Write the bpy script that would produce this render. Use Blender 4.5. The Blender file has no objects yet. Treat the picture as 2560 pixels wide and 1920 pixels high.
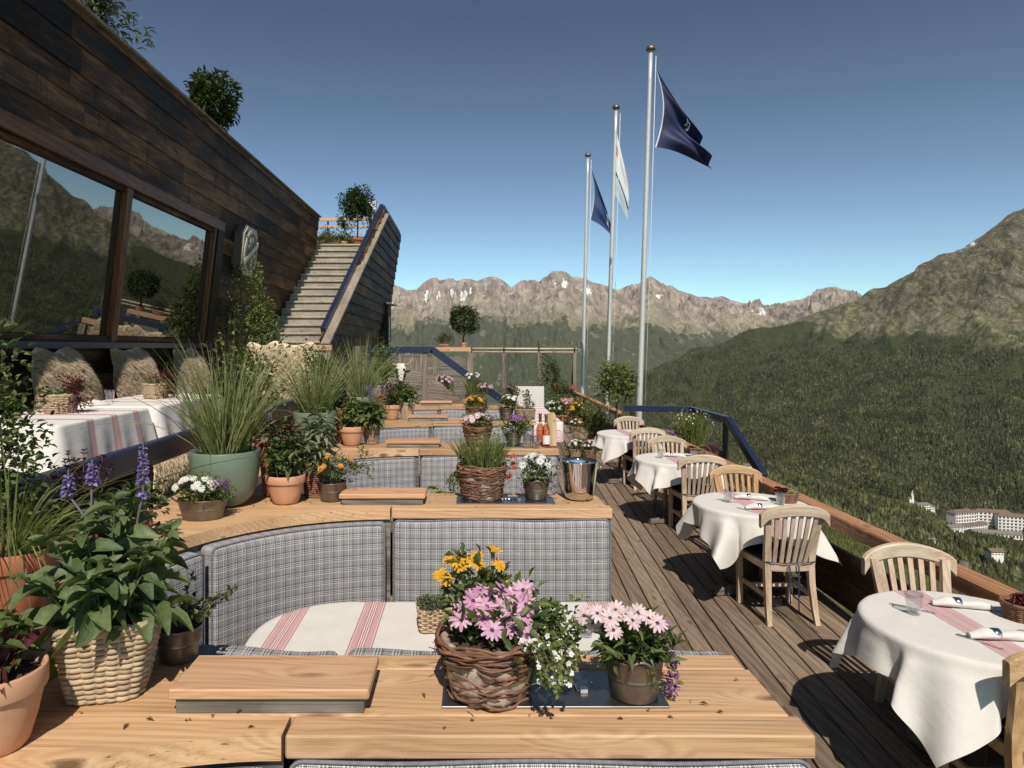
import bpy, math, random
import numpy as np
from mathutils import Vector
R_ = np.random.default_rng(11)
random.seed(11)
S = bpy.context.scene
C = S.collection
F, U0, V0, H = 1475.0, 1010.0, 750.0, 2.1     # survey of the place: eye height and lens
pi = math.pi
def PX(U, Y): return (U - U0) * Y / F
def PZ(V, Y): return H - (V - V0) * Y / F
def gp(U, V, z):
    Y = F * (H - z) / (V - V0)
    return (PX(U, Y), Y)

# ------------------------------------------------------------------ mesh builder
def nrm(a):
    a = np.asarray(a, float)
    return a / (np.linalg.norm(a, axis=-1, keepdims=True) + 1e-12)

class MB:
    def __init__(s):
        s.V = []; s.n = 0; s.ch = []
    def add(s, v, f, mat=0, smooth=False, uv=None):
        v = np.asarray(v, float).reshape(-1, 3)
        f = np.asarray(f, int)
        if f.ndim == 1: f = f[None]
        if len(f) == 0: return
        s.V.append(v); s.ch.append((f + s.n, mat, smooth, uv)); s.n += len(v)
    def box(s, lo, hi, bev=0.0, mat=0, M=None, off=(0, 0, 0)):
        lo = np.array(lo, float); hi = np.array(hi, float)
        lo, hi = np.minimum(lo, hi), np.maximum(lo, hi)
        b = min(bev, 0.45 * float((hi - lo).min()))
        vs = []; idx = {}
        for i in range(8):
            sg = np.array([(i >> 0) & 1, (i >> 1) & 1, (i >> 2) & 1])
            p = np.where(sg, hi, lo); d = np.where(sg, -b, b)
            for a in range(3):
                q = p + d; q[a] = p[a]
                idx[(i, a)] = len(vs); vs.append(q)
        vs = np.array(vs)
        if M is not None: vs = vs @ np.asarray(M).T
        vs = vs + np.asarray(off)
        quads = []; tris = []
        for a in range(3):
            o = [x for x in range(3) if x != a]
            for sd in (0, 1):
                cs = []
                for (p, q) in ((0, 0), (1, 0), (1, 1), (0, 1)):
                    i = (sd << a) | (p << o[0]) | (q << o[1])
                    cs.append(idx[(i, a)])
                flip = (sd == 0) ^ (a == 1)
                quads.append(cs[::-1] if flip else cs)
        if b > 1e-6:
            for e in range(3):
                o = [x for x in range(3) if x != e]
                for p in (0, 1):
                    for q in (0, 1):
                        i0 = (p << o[0]) | (q << o[1]); i1 = i0 | (1 << e)
                        cs = [idx[(i0, o[0])], idx[(i1, o[0])], idx[(i1, o[1])], idx[(i0, o[1])]]
                        quads.append(cs)
            for i in range(8):
                tris.append([idx[(i, 0)], idx[(i, 1)], idx[(i, 2)]])
        # one island
        n0 = s.n
        s.V.append(vs); s.n += len(vs)
        s.ch.append((np.array(quads) + n0, mat, False, None))
        if tris: s.ch.append((np.array(tris) + n0, mat, False, None))
    def bar(s, p0, p1, w, h, up=(0, 0, 1), bev=0.003, mat=0):
        """box running p0 -> p1, w across, h in the up direction"""
        p0 = np.array(p0, float); p1 = np.array(p1, float)
        d = p1 - p0; L = np.linalg.norm(d); y = d / L
        x = nrm(np.cross(y, up)); z = np.cross(x, y)
        M = np.stack([x, y, z], axis=1)
        s.box((-w / 2, 0, -h / 2), (w / 2, L, h / 2), bev, mat, M, p0)
    def tube(s, P, r, seg=8, mat=0, caps=True, closed=False, smooth=True):
        P = np.asarray(P, float); n = len(P)
        r = np.broadcast_to(np.asarray(r, float), (n,))
        if closed: T = nrm(np.roll(P, -1, 0) - np.roll(P, 1, 0))
        else: T = nrm(np.gradient(P, axis=0))
        ref = np.array([0, 0, 1.0]) if abs(T[0][2]) < 0.9 else np.array([1.0, 0, 0])
        x = nrm(np.cross(T[0], ref)); X = []
        for i in range(n):
            x = nrm(x - T[i] * np.dot(x, T[i])); X.append(x)
        X = np.array(X); Yv = np.cross(T, X)
        a = np.linspace(0, 2 * pi, seg, endpoint=False)
        V = P[:, None] + r[:, None, None] * (np.cos(a)[None, :, None] * X[:, None] + np.sin(a)[None, :, None] * Yv[:, None])
        i = np.arange(n if closed else n - 1)[:, None]; j = np.arange(seg)[None]
        i2 = (i + 1) % n; j2 = (j + 1) % seg
        f = np.stack([i * seg + j, i * seg + j2, i2 * seg + j2, i2 * seg + j], -1).reshape(-1, 4)
        n0 = s.n
        s.add(V.reshape(-1, 3), f, mat, smooth)
        if caps and not closed:
            s.ch.append((np.arange(seg)[::-1][None] + n0, mat, False, None))
            s.ch.append((np.arange(seg)[None] + n0 + (n - 1) * seg, mat, False, None))
    def lathe(s, prof, seg=24, c=(0, 0, 0), mat=0, rib=None, sx=1.0, sy=1.0, smooth=True):
        prof = np.asarray(prof, float); n = len(prof)
        a = np.linspace(0, 2 * pi, seg, endpoint=False)
        r = prof[:, 0][:, None] * np.ones(seg)[None]
        if rib is not None: r = r + rib(prof[:, 1][:, None], a[None])
        V = np.stack([r * np.cos(a) * sx, r * np.sin(a) * sy, np.broadcast_to(prof[:, 1][:, None], r.shape)], -1) + np.asarray(c)
        i = np.arange(n - 1)[:, None]; j = np.arange(seg)[None]; j2 = (j + 1) % seg
        f = np.stack([i * seg + j, i * seg + j2, (i + 1) * seg + j2, (i + 1) * seg + j], -1).reshape(-1, 4)
        s.add(V.reshape(-1, 3), f, mat, smooth)
    def disc(s, c, r, seg=20, mat=0, sx=1, sy=1, bump=0.0):
        a = np.linspace(0, 2 * pi, seg, endpoint=False)
        rings = [0.33, 0.66, 1.0]; V = [[0, 0, bump]]
        for q in rings:
            V += [[math.cos(t) * r * q * sx, math.sin(t) * r * q * sy, bump * (1 - q) + (R_.uniform(-1, 1) * bump * .5 if q < 1 else 0)] for t in a]
        V = np.array(V) + np.asarray(c)
        tri = [[0, 1 + j, 1 + (j + 1) % seg] for j in range(seg)]
        q4 = []
        for k in range(2):
            b = 1 + k * seg
            q4 += [[b + j, b + seg + j, b + seg + (j + 1) % seg, b + (j + 1) % seg] for j in range(seg)]
        n0 = s.n; s.V.append(V); s.n += len(V)
        s.ch.append((np.array(tri) + n0, mat, True, None)); s.ch.append((np.array(q4) + n0, mat, True, None))
    def prism(s, poly, z0, z1, mat=0, M=None, off=(0, 0, 0)):
        poly = np.asarray(poly, float); n = len(poly)
        V = np.concatenate([np.c_[poly, np.full(n, z0)], np.c_[poly, np.full(n, z1)]])
        if M is not None: V = V @ np.asarray(M).T
        V = V + np.asarray(off)
        n0 = s.n; s.V.append(V); s.n += 2 * n
        s.ch.append((np.arange(n)[::-1][None] + n0, mat, False, None))
        s.ch.append((np.arange(n)[None] + n + n0, mat, False, None))
        j = np.arange(n); j2 = (j + 1) % n
        s.ch.append((np.stack([j, j2, j2 + n, j + n], -1) + n0, mat, False, None))
    def grid(s, P, uv=None, mat=0, smooth=True, wrap=False):
        P = np.asarray(P, float); a, b = P.shape[:2]
        i = np.arange(a - 1)[:, None]; j = np.arange(b if wrap else b - 1)[None]; j2 = (j + 1) % b
        f = np.stack([i * b + j, i * b + j2, (i + 1) * b + j2, (i + 1) * b + j], -1).reshape(-1, 4)
        u = None
        if uv is not None: u = np.asarray(uv, float).reshape(-1, 2)[f]
        s.add(P.reshape(-1, 3), f, mat, smooth, u)
    def scatter(s, tv, tf, T, Rm, sc, mat=0, smooth=False):
        """template (n,3), faces (m,k); T (N,3), Rm (N,3,3), sc (N,3)"""
        T = np.asarray(T, float); N = len(T)
        if N == 0: return
        tv = np.asarray(tv, float); tf = np.asarray(tf, int)
        v = tv[None] * np.asarray(sc, float).reshape(N, -1)[:, None, :]
        v = np.einsum('nij,nkj->nki', Rm, v) + T[:, None]
        f = tf[None] + (np.arange(N) * len(tv))[:, None, None]
        s.add(v.reshape(-1, 3), f.reshape(-1, tf.shape[1]), mat, smooth)
    def rbox(s, lo, hi, r, n=(8, 3, 8), mat=0, fn=None, uvs=1.0):
        """rounded box with cushion seams rounded off, UV in metres; fn maps the points"""
        lo = np.array(lo, float); hi = np.array(hi, float); ilo = lo + r; ihi = hi - r
        mid = (ilo + ihi) / 2
        ilo = np.minimum(ilo, mid); ihi = np.maximum(ihi, mid)
        for a in range(3):
            o = [x for x in range(3) if x != a]
            for sd in (0, 1):
                ts = []
                for q in o:
                    e = np.concatenate([[0, .3, .7], np.linspace(1, n[q] - 1, n[q] + 1), [n[q] - .7, n[q] - .3, n[q]]]) / n[q]
                    rr = r / (hi[q] - lo[q])
                    inner = np.linspace(rr, 1 - rr, n[q] + 1)
                    ts.append(np.concatenate([[0, rr * .3, rr * .65], inner, [1 - rr * .65, 1 - rr * .3, 1]]))
                A, B = np.meshgrid(ts[0], ts[1], indexing='ij')
                P = np.zeros(A.shape + (3,))
                P[..., o[0]] = lo[o[0]] + A * (hi - lo)[o[0]]
                P[..., o[1]] = lo[o[1]] + B * (hi - lo)[o[1]]
                P[..., a] = (lo, hi)[sd][a]
                uv = np.stack([P[..., o[0]], P[..., o[1]]], -1) * uvs
                c = np.clip(P, ilo, ihi); d = P - c
                P = c + r * nrm(d)
                if fn is not None: P = fn(P)
                if (sd == 0) ^ (a == 1): P = P[::-1]; uv = uv[::-1]
                s.grid(P, uv, mat, True)
    def build(s, name, mats, parent=None, loc=None, sharp=None):
        me = bpy.data.meshes.new(name)
        V = np.concatenate(s.V) if s.V else np.zeros((0, 3))
        loops = np.concatenate([c[0].ravel() for c in s.ch])
        tot = np.concatenate([np.full(len(c[0]), c[0].shape[1]) for c in s.ch])
        start = np.concatenate([[0], np.cumsum(tot)[:-1]])
        mi = np.concatenate([np.broadcast_to(np.asarray(c[1], int), (len(c[0]),)) for c in s.ch])
        sm = np.concatenate([np.full(len(c[0]), bool(c[2])) for c in s.ch])
        me.vertices.add(len(V)); me.vertices.foreach_set('co', V.astype(np.float32).ravel())
        me.loops.add(len(loops)); me.loops.foreach_set('vertex_index', loops.astype(np.int32))
        me.polygons.add(len(tot)); me.polygons.foreach_set('loop_start', start.astype(np.int32))
        me.polygons.foreach_set('loop_total', tot.astype(np.int32))
        me.polygons.foreach_set('material_index', mi.astype(np.int32))
        me.polygons.foreach_set('use_smooth', sm)
        if any(c[3] is not None for c in s.ch):
            uv = np.concatenate([(c[3].reshape(-1, 2) if c[3] is not None else np.zeros((c[0].size, 2))) for c in s.ch])
            l = me.uv_layers.new(name='UVMap'); l.data.foreach_set('uv', uv.astype(np.float32).ravel())
        if not isinstance(mats, (list, tuple)): mats = [mats]
        for m in mats: me.materials.append(m)
        me.update(calc_edges=True)
        o = bpy.data.objects.new(name, me); C.objects.link(o)
        if parent is not None: o.parent = parent
        if loc is not None: o.location = loc
        return o

def tag(o, label=None, cat=None, group=None, kind=None):
    if label: o['label'] = label
    if cat: o['category'] = cat
    if group: o['group'] = group
    if kind: o['kind'] = kind
    return o
def thing(name, label, cat, loc=(0, 0, 0), rz=0.0, group=None):
    o = bpy.data.objects.new(name, None); C.objects.link(o)
    o.empty_display_size = .1
    o.location = loc; o.rotation_euler = (0, 0, rz)
    return tag(o, label, cat, group)
def dup(root, loc, rz=0.0, label=None, group=None, mats=None):
    r = root.copy(); C.objects.link(r); r.location = loc; r.rotation_euler = (0, 0, rz)
    if label: r['label'] = label
    if group: r['group'] = group
    for ch in list(root.children):
        c = ch.copy(); C.objects.link(c); c.parent = r
        for g in list(ch.children):
            d = g.copy(); C.objects.link(d); d.parent = c
    return r
def rotz(a):
    c, s_ = math.cos(a), math.sin(a)
    return np.array([[c, -s_, 0], [s_, c, 0], [0, 0, 1.0]])

# ------------------------------------------------------------------ numpy noise
_perm = np.random.default_rng(3).permutation(4096)
_gr = np.random.default_rng(4).uniform(-1, 1, 4096)
def vnoise(x, y, seed=0):
    x = np.asarray(x, float); y = np.asarray(y, float)
    xi = np.floor(x).astype(int); yi = np.floor(y).astype(int); fx = x - xi; fy = y - yi
    h = lambda a, b: _gr[_perm[(_perm[(a + seed * 131) & 4095] + b) & 4095]]
    u = fx * fx * fx * (fx * (fx * 6 - 15) + 10); v = fy * fy * fy * (fy * (fy * 6 - 15) + 10)
    return (h(xi, yi) * (1 - u) + h(xi + 1, yi) * u) * (1 - v) + (h(xi, yi + 1) * (1 - u) + h(xi + 1, yi + 1) * u) * v
def fbm(x, y, o=5, seed=0, g=.5):
    t = 0; a = 1; n = 0
    for k in range(o):
        t = t + a * vnoise(x * 2 ** k + k * 17.3, y * 2 ** k - k * 9.1, seed + k); n += a; a *= g
    return t / n
def ridged(x, y, o=5, seed=0, g=.5):
    t = 0; a = 1; n = 0
    for k in range(o):
        t = t + a * (1 - np.abs(vnoise(x * 2 ** k + k * 7.7, y * 2 ** k + k * 3.3, seed + k)) * 2); n += a; a *= g
    return t / n

# ------------------------------------------------------------------ materials
def NM(name):
    m = bpy.data.materials.new(name); m.use_nodes = True
    nt = m.node_tree; b = nt.nodes['Principled BSDF']
    return m, nt, b
def N(nt, t, ins=None, **props):
    n = nt.nodes.new('ShaderNode' + t)
    for k, v in props.items(): setattr(n, k, v)
    for k, v in (ins or {}).items():
        sk = n.inputs[k]
        if isinstance(v, bpy.types.NodeSocket): nt.links.new(v, sk)
        else: sk.default_value = v
    return n
def c4(c): return (c[0], c[1], c[2], 1.0)
def MA(nt, op, a, b=None, c=None, clamp=False):
    n = nt.nodes.new('ShaderNodeMath'); n.operation = op; n.use_clamp = clamp
    for i, v in enumerate((a, b, c)):
        if v is None: continue
        if isinstance(v, bpy.types.NodeSocket): nt.links.new(v, n.inputs[i])
        else: n.inputs[i].default_value = v
    return n.outputs[0]
def RAMP(nt, fac, els, interp='LINEAR'):
    n = nt.nodes.new('ShaderNodeValToRGB'); cr = n.color_ramp; cr.interpolation = interp
    while len(cr.elements) < len(els): cr.elements.new(0.5)
    for e, (p, c) in zip(cr.elements, els):
        e.position = p; e.color = c4(c) if not isinstance(c, (int, float)) else (c, c, c, 1)
    if isinstance(fac, bpy.types.NodeSocket): nt.links.new(fac, n.inputs[0])
    return n.outputs[0]
def MIX(nt, fac, a, b, blend='MIX'):
    n = nt.nodes.new('ShaderNodeMix'); n.data_type = 'RGBA'; n.blend_type = blend
    for i, v in ((0, fac), (6, a), (7, b)):
        if isinstance(v, bpy.types.NodeSocket): nt.links.new(v, n.inputs[i])
        elif i == 0: n.inputs[0].default_value = v
        else: n.inputs[i].default_value = c4(v)
    return n.outputs[2]
def BUMP(nt, b, h, strength=.3, dist=.01):
    n = N(nt, 'Bump', {'Height': h, 'Strength': strength, 'Distance': dist})
    nt.links.new(n.outputs[0], b.inputs['Normal'])
def NOISE(nt, vec, scale, detail=4, rough=.55, dist=0.0):
    n = N(nt, 'TexNoise', {'Scale': scale, 'Detail': detail, 'Roughness': rough, 'Distortion': dist})
    if vec is not None: nt.links.new(vec, n.inputs['Vector'])
    return n.outputs[0]
def OBJ(nt): return N(nt, 'TexCoord').outputs['Object']
def ISL(nt): return N(nt, 'NewGeometry').outputs['Random Per Island']
def VMAP(nt, vec, scale=(1, 1, 1), loc=(0, 0, 0), rot=(0, 0, 0)):
    n = N(nt, 'Mapping', {'Scale': scale, 'Location': loc, 'Rotation': rot}); nt.links.new(vec, n.inputs['Vector'])
    return n.outputs[0]

def plain(name, col, rough=.6, metal=0.0, var=.12, scale=30, bump=0.0, spec=None, island=0.0):
    m, nt, b = NM(name)
    o = OBJ(nt)
    n = NOISE(nt, o, scale, 5)
    col_s = RAMP(nt, n, [(.25, [x * (1 - var) for x in col]), (.75, [min(1, x * (1 + var)) for x in col])])
    if island:
        v = N(nt, 'MapRange', {'Value': ISL(nt), 'To Min': 1 - island, 'To Max': 1 + island})
        col_s = MIX(nt, 1.0, col_s, v.outputs[0], 'MULTIPLY')
    nt.links.new(col_s, b.inputs['Base Color'])
    rr = N(nt, 'MapRange', {'Value': n, 'To Min': max(0, rough - .08), 'To Max': min(1, rough + .08)})
    nt.links.new(rr.outputs[0], b.inputs['Roughness'])
    b.inputs['Metallic'].default_value = metal
    if spec is not None: b.inputs['Specular IOR Level'].default_value = spec
    if bump: BUMP(nt, b, n, bump, .004)
    return m

def wood(name, dark, mid, light, axis=0, rough=.6, grain=1.0, knots=.5, crack=.6, isl=.22, bump=.35, spec=.3, gscale=1.0, wavy=2.2, weather=0.0, sp=1.2, lines=.3):
    m, nt, b = NM(name)
    o = OBJ(nt); r = MA(nt, 'FRACT', MA(nt, 'ADD', ISL(nt), MA(nt, 'MULTIPLY', N(nt, 'ObjectInfo').outputs['Random'], 3.7)))
    off = N(nt, 'CombineXYZ', {0: MA(nt, 'MULTIPLY', r, 37.0), 1: MA(nt, 'MULTIPLY', r, 91.0), 2: MA(nt, 'MULTIPLY', r, 53.0)}).outputs[0]
    v = N(nt, 'VectorMath', {0: o, 1: off}, operation='ADD').outputs[0]
    sc = [14.0 * gscale] * 3; sc[axis] = .8 * gscale
    vs = VMAP(nt, v, sc)
    low = NOISE(nt, VMAP(nt, v, [5 * gscale if i != axis else .9 * gscale for i in range(3)]), 1.0, 4)
    lowb = NOISE(nt, VMAP(nt, v, [2.2 * gscale if i != axis else .5 * gscale for i in range(3)], (3, 7, 5)), 1.0, 2)
    ks = [7.0] * 3; ks[axis] = 2.2
    fs = [120.0 * gscale] * 3; fs[axis] = 2.2 * gscale
    fine = NOISE(nt, VMAP(nt, v, fs), 1.0, 5, .65)
    vo = N(nt, 'TexVoronoi', {'Vector': VMAP(nt, v, ks), 'Scale': 1.0, 'Randomness': 1.0})
    wq = MA(nt, 'ADD', MA(nt, 'MULTIPLY', lowb, wavy), MA(nt, 'MULTIPLY', RAMP(nt, vo.outputs['Distance'], [(.02, 1.0), (.16, .45), (.42, 0.0)]), 1.1 * knots))
    warp = N(nt, 'VectorMath', {0: vs, 1: N(nt, 'CombineXYZ', {0: wq, 1: wq, 2: wq}).outputs[0]}, operation='ADD').outputs[0]
    w = N(nt, 'TexWave', {'Vector': warp, 'Scale': .75 * grain, 'Distortion': 1.2, 'Detail': 2, 'Detail Scale': 1.0}, wave_type='BANDS', bands_direction='DIAGONAL').outputs['Fac']
    ln = MA(nt, 'MULTIPLY', RAMP(nt, w, [(.02, 1.0), (.30, 0.0)]), RAMP(nt, low, [(.38, .15), (.62, 1.0)]))
    w = MA(nt, 'POWER', w, 2.0)
    f = MA(nt, 'ADD', MA(nt, 'MULTIPLY', w, .08), MA(nt, 'ADD', MA(nt, 'MULTIPLY', fine, .50), MA(nt, 'MULTIPLY', low, .42)))
    col = RAMP(nt, f, [(.475 - .115 * sp, dark), (.475, mid), (.475 + .145 * sp, light)])
    if weather:
        wn = NOISE(nt, VMAP(nt, v, [6 if i != axis else 1.5 for i in range(3)], (9, 2, 4)), 1.0, 5, .65)
        col = MIX(nt, RAMP(nt, wn, [(.50, 0.0), (.66, weather)]), col, MIX(nt, .5, dark, (.30, .26, .21)))
    col = MIX(nt, MA(nt, 'MULTIPLY', ln, lines), col, dark)
    if knots:
        kd = MA(nt, 'ADD', vo.outputs['Distance'], MA(nt, 'MULTIPLY', MA(nt, 'SUBTRACT', fine, .5), .12))
        km = RAMP(nt, kd, [(.07, 1.0), (.17, 0.0)])
        rim = RAMP(nt, kd, [(.10, 0.0), (.16, .8), (.30, 0.0)])
        col = MIX(nt, MA(nt, 'MULTIPLY', rim, knots * .6), col, light)
        col = MIX(nt, MA(nt, 'MULTIPLY', km, knots), col, [x * .45 for x in dark])
    if crack:
        cs = [150.0] * 3; cs[axis] = 1.2
        cr = RAMP(nt, NOISE(nt, VMAP(nt, v, cs), 1.0, 2), [(.30, 1.0), (.36, 0.0)])
        col = MIX(nt, MA(nt, 'MULTIPLY', cr, crack), col, [x * .35 for x in dark])
    mr = N(nt, 'MapRange', {'Value': r, 'To Min': 1 - isl, 'To Max': 1 + isl})
    col = MIX(nt, 1.0, col, mr.outputs[0], 'MULTIPLY')
    nt.links.new(col, b.inputs['Base Color'])
    rr = N(nt, 'MapRange', {'Value': fine, 'To Min': rough - .1, 'To Max': rough + .15})
    nt.links.new(rr.outputs[0], b.inputs['Roughness'])
    b.inputs['Specular IOR Level'].default_value = spec
    BUMP(nt, b, f, bump, .006)
    return m

def leafmat(name, cols, rough=.45, trans=.3, spec=.4):
    rough += .10; spec *= .7
    m, nt, b = NM(name)
    r = ISL(nt)
    k = len(cols)
    col = RAMP(nt, r, [(i / max(1, k - 1), c) for i, c in enumerate(cols)])
    n = NOISE(nt, OBJ(nt), 60, 3)
    col = MIX(nt, 1.0, col, RAMP(nt, n, [(.3, .75), (.7, 1.2)]), 'MULTIPLY')
    nt.links.new(col, b.inputs['Base Color'])
    b.inputs['Roughness'].default_value = rough
    b.inputs['Specular IOR Level'].default_value = spec
    BUMP(nt, b, NOISE(nt, OBJ(nt), 130, 2), .5, .004)
    tr = N(nt, 'BsdfTranslucent', {'Color': MIX(nt, 1.0, col, (1.15, 1.25, .55), 'MULTIPLY')})
    mx = N(nt, 'MixShader', {0: trans, 1: b.outputs[0], 2: tr.outputs[0]})
    nt.links.new(mx.outputs[0], nt.nodes['Material Output'].inputs['Surface'])
    return m

def stripecloth(name, period, c0, width, axis=0, lim=None, base=(.66, .625, .58), red=(.40, .12, .14), pink=(.55, .33, .33)):
    """white linen with groups of woven red stripes; UV in metres"""
    m, nt, b = NM(name)
    uv = N(nt, 'TexCoord').outputs['UV']
    sp = N(nt, 'SeparateXYZ', {0: uv}).outputs[axis]
    x = MA(nt, 'SUBTRACT', sp, c0)
    if period: x = MA(nt, 'SUBTRACT', MA(nt, 'MODULO', MA(nt, 'ADD', MA(nt, 'ADD', x, period / 2), period * 40), period), period / 2)
    t = MA(nt, 'ADD', MA(nt, 'DIVIDE', x, width), .5)
    if lim: t = MA(nt, 'ADD', t, MA(nt, 'MULTIPLY', MA(nt, 'GREATER_THAN', MA(nt, 'ABSOLUTE', MA(nt, 'SUBTRACT', sp, lim[0])), lim[1]), 9.0))
    q = [(0, base), (.02, red), (.07, base), (.10, pink), (.34, red), (.38, base), (.43, red), (.48, base), (.52, red), (.57, base), (.62, red), (.66, pink), (.90, base), (.93, red), (.98, base)]
    col = RAMP(nt, t, q, 'CONSTANT')
    n = NOISE(nt, uv, 9, 5, .6)
    wv = N(nt, 'TexWave', {'Vector': uv, 'Scale': 160.0}, bands_direction='X').outputs['Fac']
    wv2 = N(nt, 'TexWave', {'Vector': uv, 'Scale': 160.0}, bands_direction='Y').outputs['Fac']
    col = MIX(nt, 1.0, col, RAMP(nt, n, [(.3, .95), (.7, 1.03)]), 'MULTIPLY')
    nt.links.new(col, b.inputs['Base Color'])
    b.inputs['Roughness'].default_value = .85; b.inputs['Specular IOR Level'].default_value = .15
    b.inputs['Sheen Weight'].default_value = .08
    h = MA(nt, 'ADD', MA(nt, 'MULTIPLY', MA(nt, 'ADD', wv, wv2), .02), NOISE(nt, uv, 5, 6, .55))
    h = MA(nt, 'ADD', h, MA(nt, 'MULTIPLY', NOISE(nt, VMAP(nt, uv, (14, 3, 1), rot=(0, 0, .7)), 1.0, 5, .6), .8))
    BUMP(nt, b, h, .35, .012)
    return m

def glencheck(name, p=.062, navy=(.075, .074, .093), white=(.61, .585, .56)):
    m, nt, b = NM(name)
    uv = N(nt, 'TexCoord').outputs['UV']
    s = N(nt, 'SeparateXYZ', {0: uv})
    def band(x):
        a = MA(nt, 'FRACT', MA(nt, 'ADD', MA(nt, 'DIVIDE', x, p), 100.0))
        big = RAMP(nt, a, [(0, 1.0), (.07, 0.0), (.16, 1.0), (.23, 0.0), (.32, 1.0), (.39, .0), (.5, .5)], 'CONSTANT')
        fine = MA(nt, 'GREATER_THAN', MA(nt, 'FRACT', MA(nt, 'MULTIPLY', a, 12.0)), .60)
        isf = MA(nt, 'GREATER_THAN', a, .5)
        return MA(nt, 'ADD', MA(nt, 'MULTIPLY', fine, isf), MA(nt, 'MULTIPLY', big, MA(nt, 'SUBTRACT', 1.0, isf)))
    f = MA(nt, 'MULTIPLY', MA(nt, 'ADD', band(s.outputs[0]), band(s.outputs[1])), .5)
    col = MIX(nt, f, navy, white)
    n = NOISE(nt, uv, 14, 4)
    col = MIX(nt, 1.0, col, RAMP(nt, n, [(.3, .88), (.7, 1.08)]), 'MULTIPLY')
    nt.links.new(col, b.inputs['Base Color'])
    b.inputs['Roughness'].default_value = .9; b.inputs['Specular IOR Level'].default_value = .15
    BUMP(nt, b, MA(nt, 'ADD', MA(nt, 'MULTIPLY', f, .15), NOISE(nt, uv, 7, 3)), .5, .012)
    return m

M_ = {}
LARCH = dict(dark=(.28, .145, .068), mid=(.53, .32, .168), light=(.66, .45, .27))
M_['larch_x'] = wood('larch_beam', **LARCH, axis=0, rough=.6, knots=.9, crack=.75, isl=.14, weather=.30, grain=1.5, sp=1.9, lines=.26, wavy=1.2, gscale=1.45)
M_['larch_y'] = wood('larch_rail', (.16, .06, .025), (.40, .19, .085), (.52, .29, .14), axis=1, rough=.55, knots=.6, crack=.7, isl=.1)
M_['larch_red'] = wood('larch_fresh', (.33, .165, .085), (.55, .32, .18), (.64, .41, .245), axis=0, rough=.5, knots=.5, crack=.4, isl=.1, weather=.15, grain=1.5, sp=1.8, lines=.25, wavy=1.2, gscale=1.4)
M_['grey_x'] = wood('weathered_wood', (.055, .046, .038), (.17, .145, .115), (.28, .25, .205), axis=0, rough=.75, knots=.4, isl=.2)
M_['grey_z'] = wood('weathered_post', (.07, .055, .043), (.21, .175, .135), (.32, .28, .225), axis=2, rough=.75, knots=.4, isl=.18)
M_['deck'] = wood('deck_plank', (.065, .048, .036), (.205, .148, .10), (.33, .255, .18), axis=1, rough=.7, knots=.45, crack=.9, isl=.36, bump=.5, wavy=.8, sp=1.9, weather=.3)
M_['teak_z'] = wood('bleached_teak', (.32, .235, .155), (.50, .385, .27), (.60, .485, .355), axis=2, rough=.6, knots=.15, crack=.25, isl=.1, bump=.2)
M_['teak_x'] = wood('bleached_teak_rail', (.36, .27, .18), (.55, .43, .305), (.66, .535, .40), axis=0, rough=.6, knots=.15, crack=.25, isl=.1, bump=.2)
M_['warm_z'] = wood('warm_teak', (.25, .13, .06), (.45, .27, .135), (.56, .36, .20), axis=2, rough=.55, knots=.15, crack=.2, isl=.1, bump=.2)
M_['warm_x'] = wood('warm_teak_rail', (.28, .16, .08), (.50, .32, .17), (.60, .41, .24), axis=0, rough=.55, knots=.15, crack=.2, isl=.1, bump=.2)
M_['dark_y'] = wood('charred_board', (.008, .006, .005), (.036, .020, .012), (.15, .075, .036), axis=1, rough=.5, knots=.7, crack=.7, isl=.55, bump=1.0, spec=.5, gscale=.8)
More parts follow.
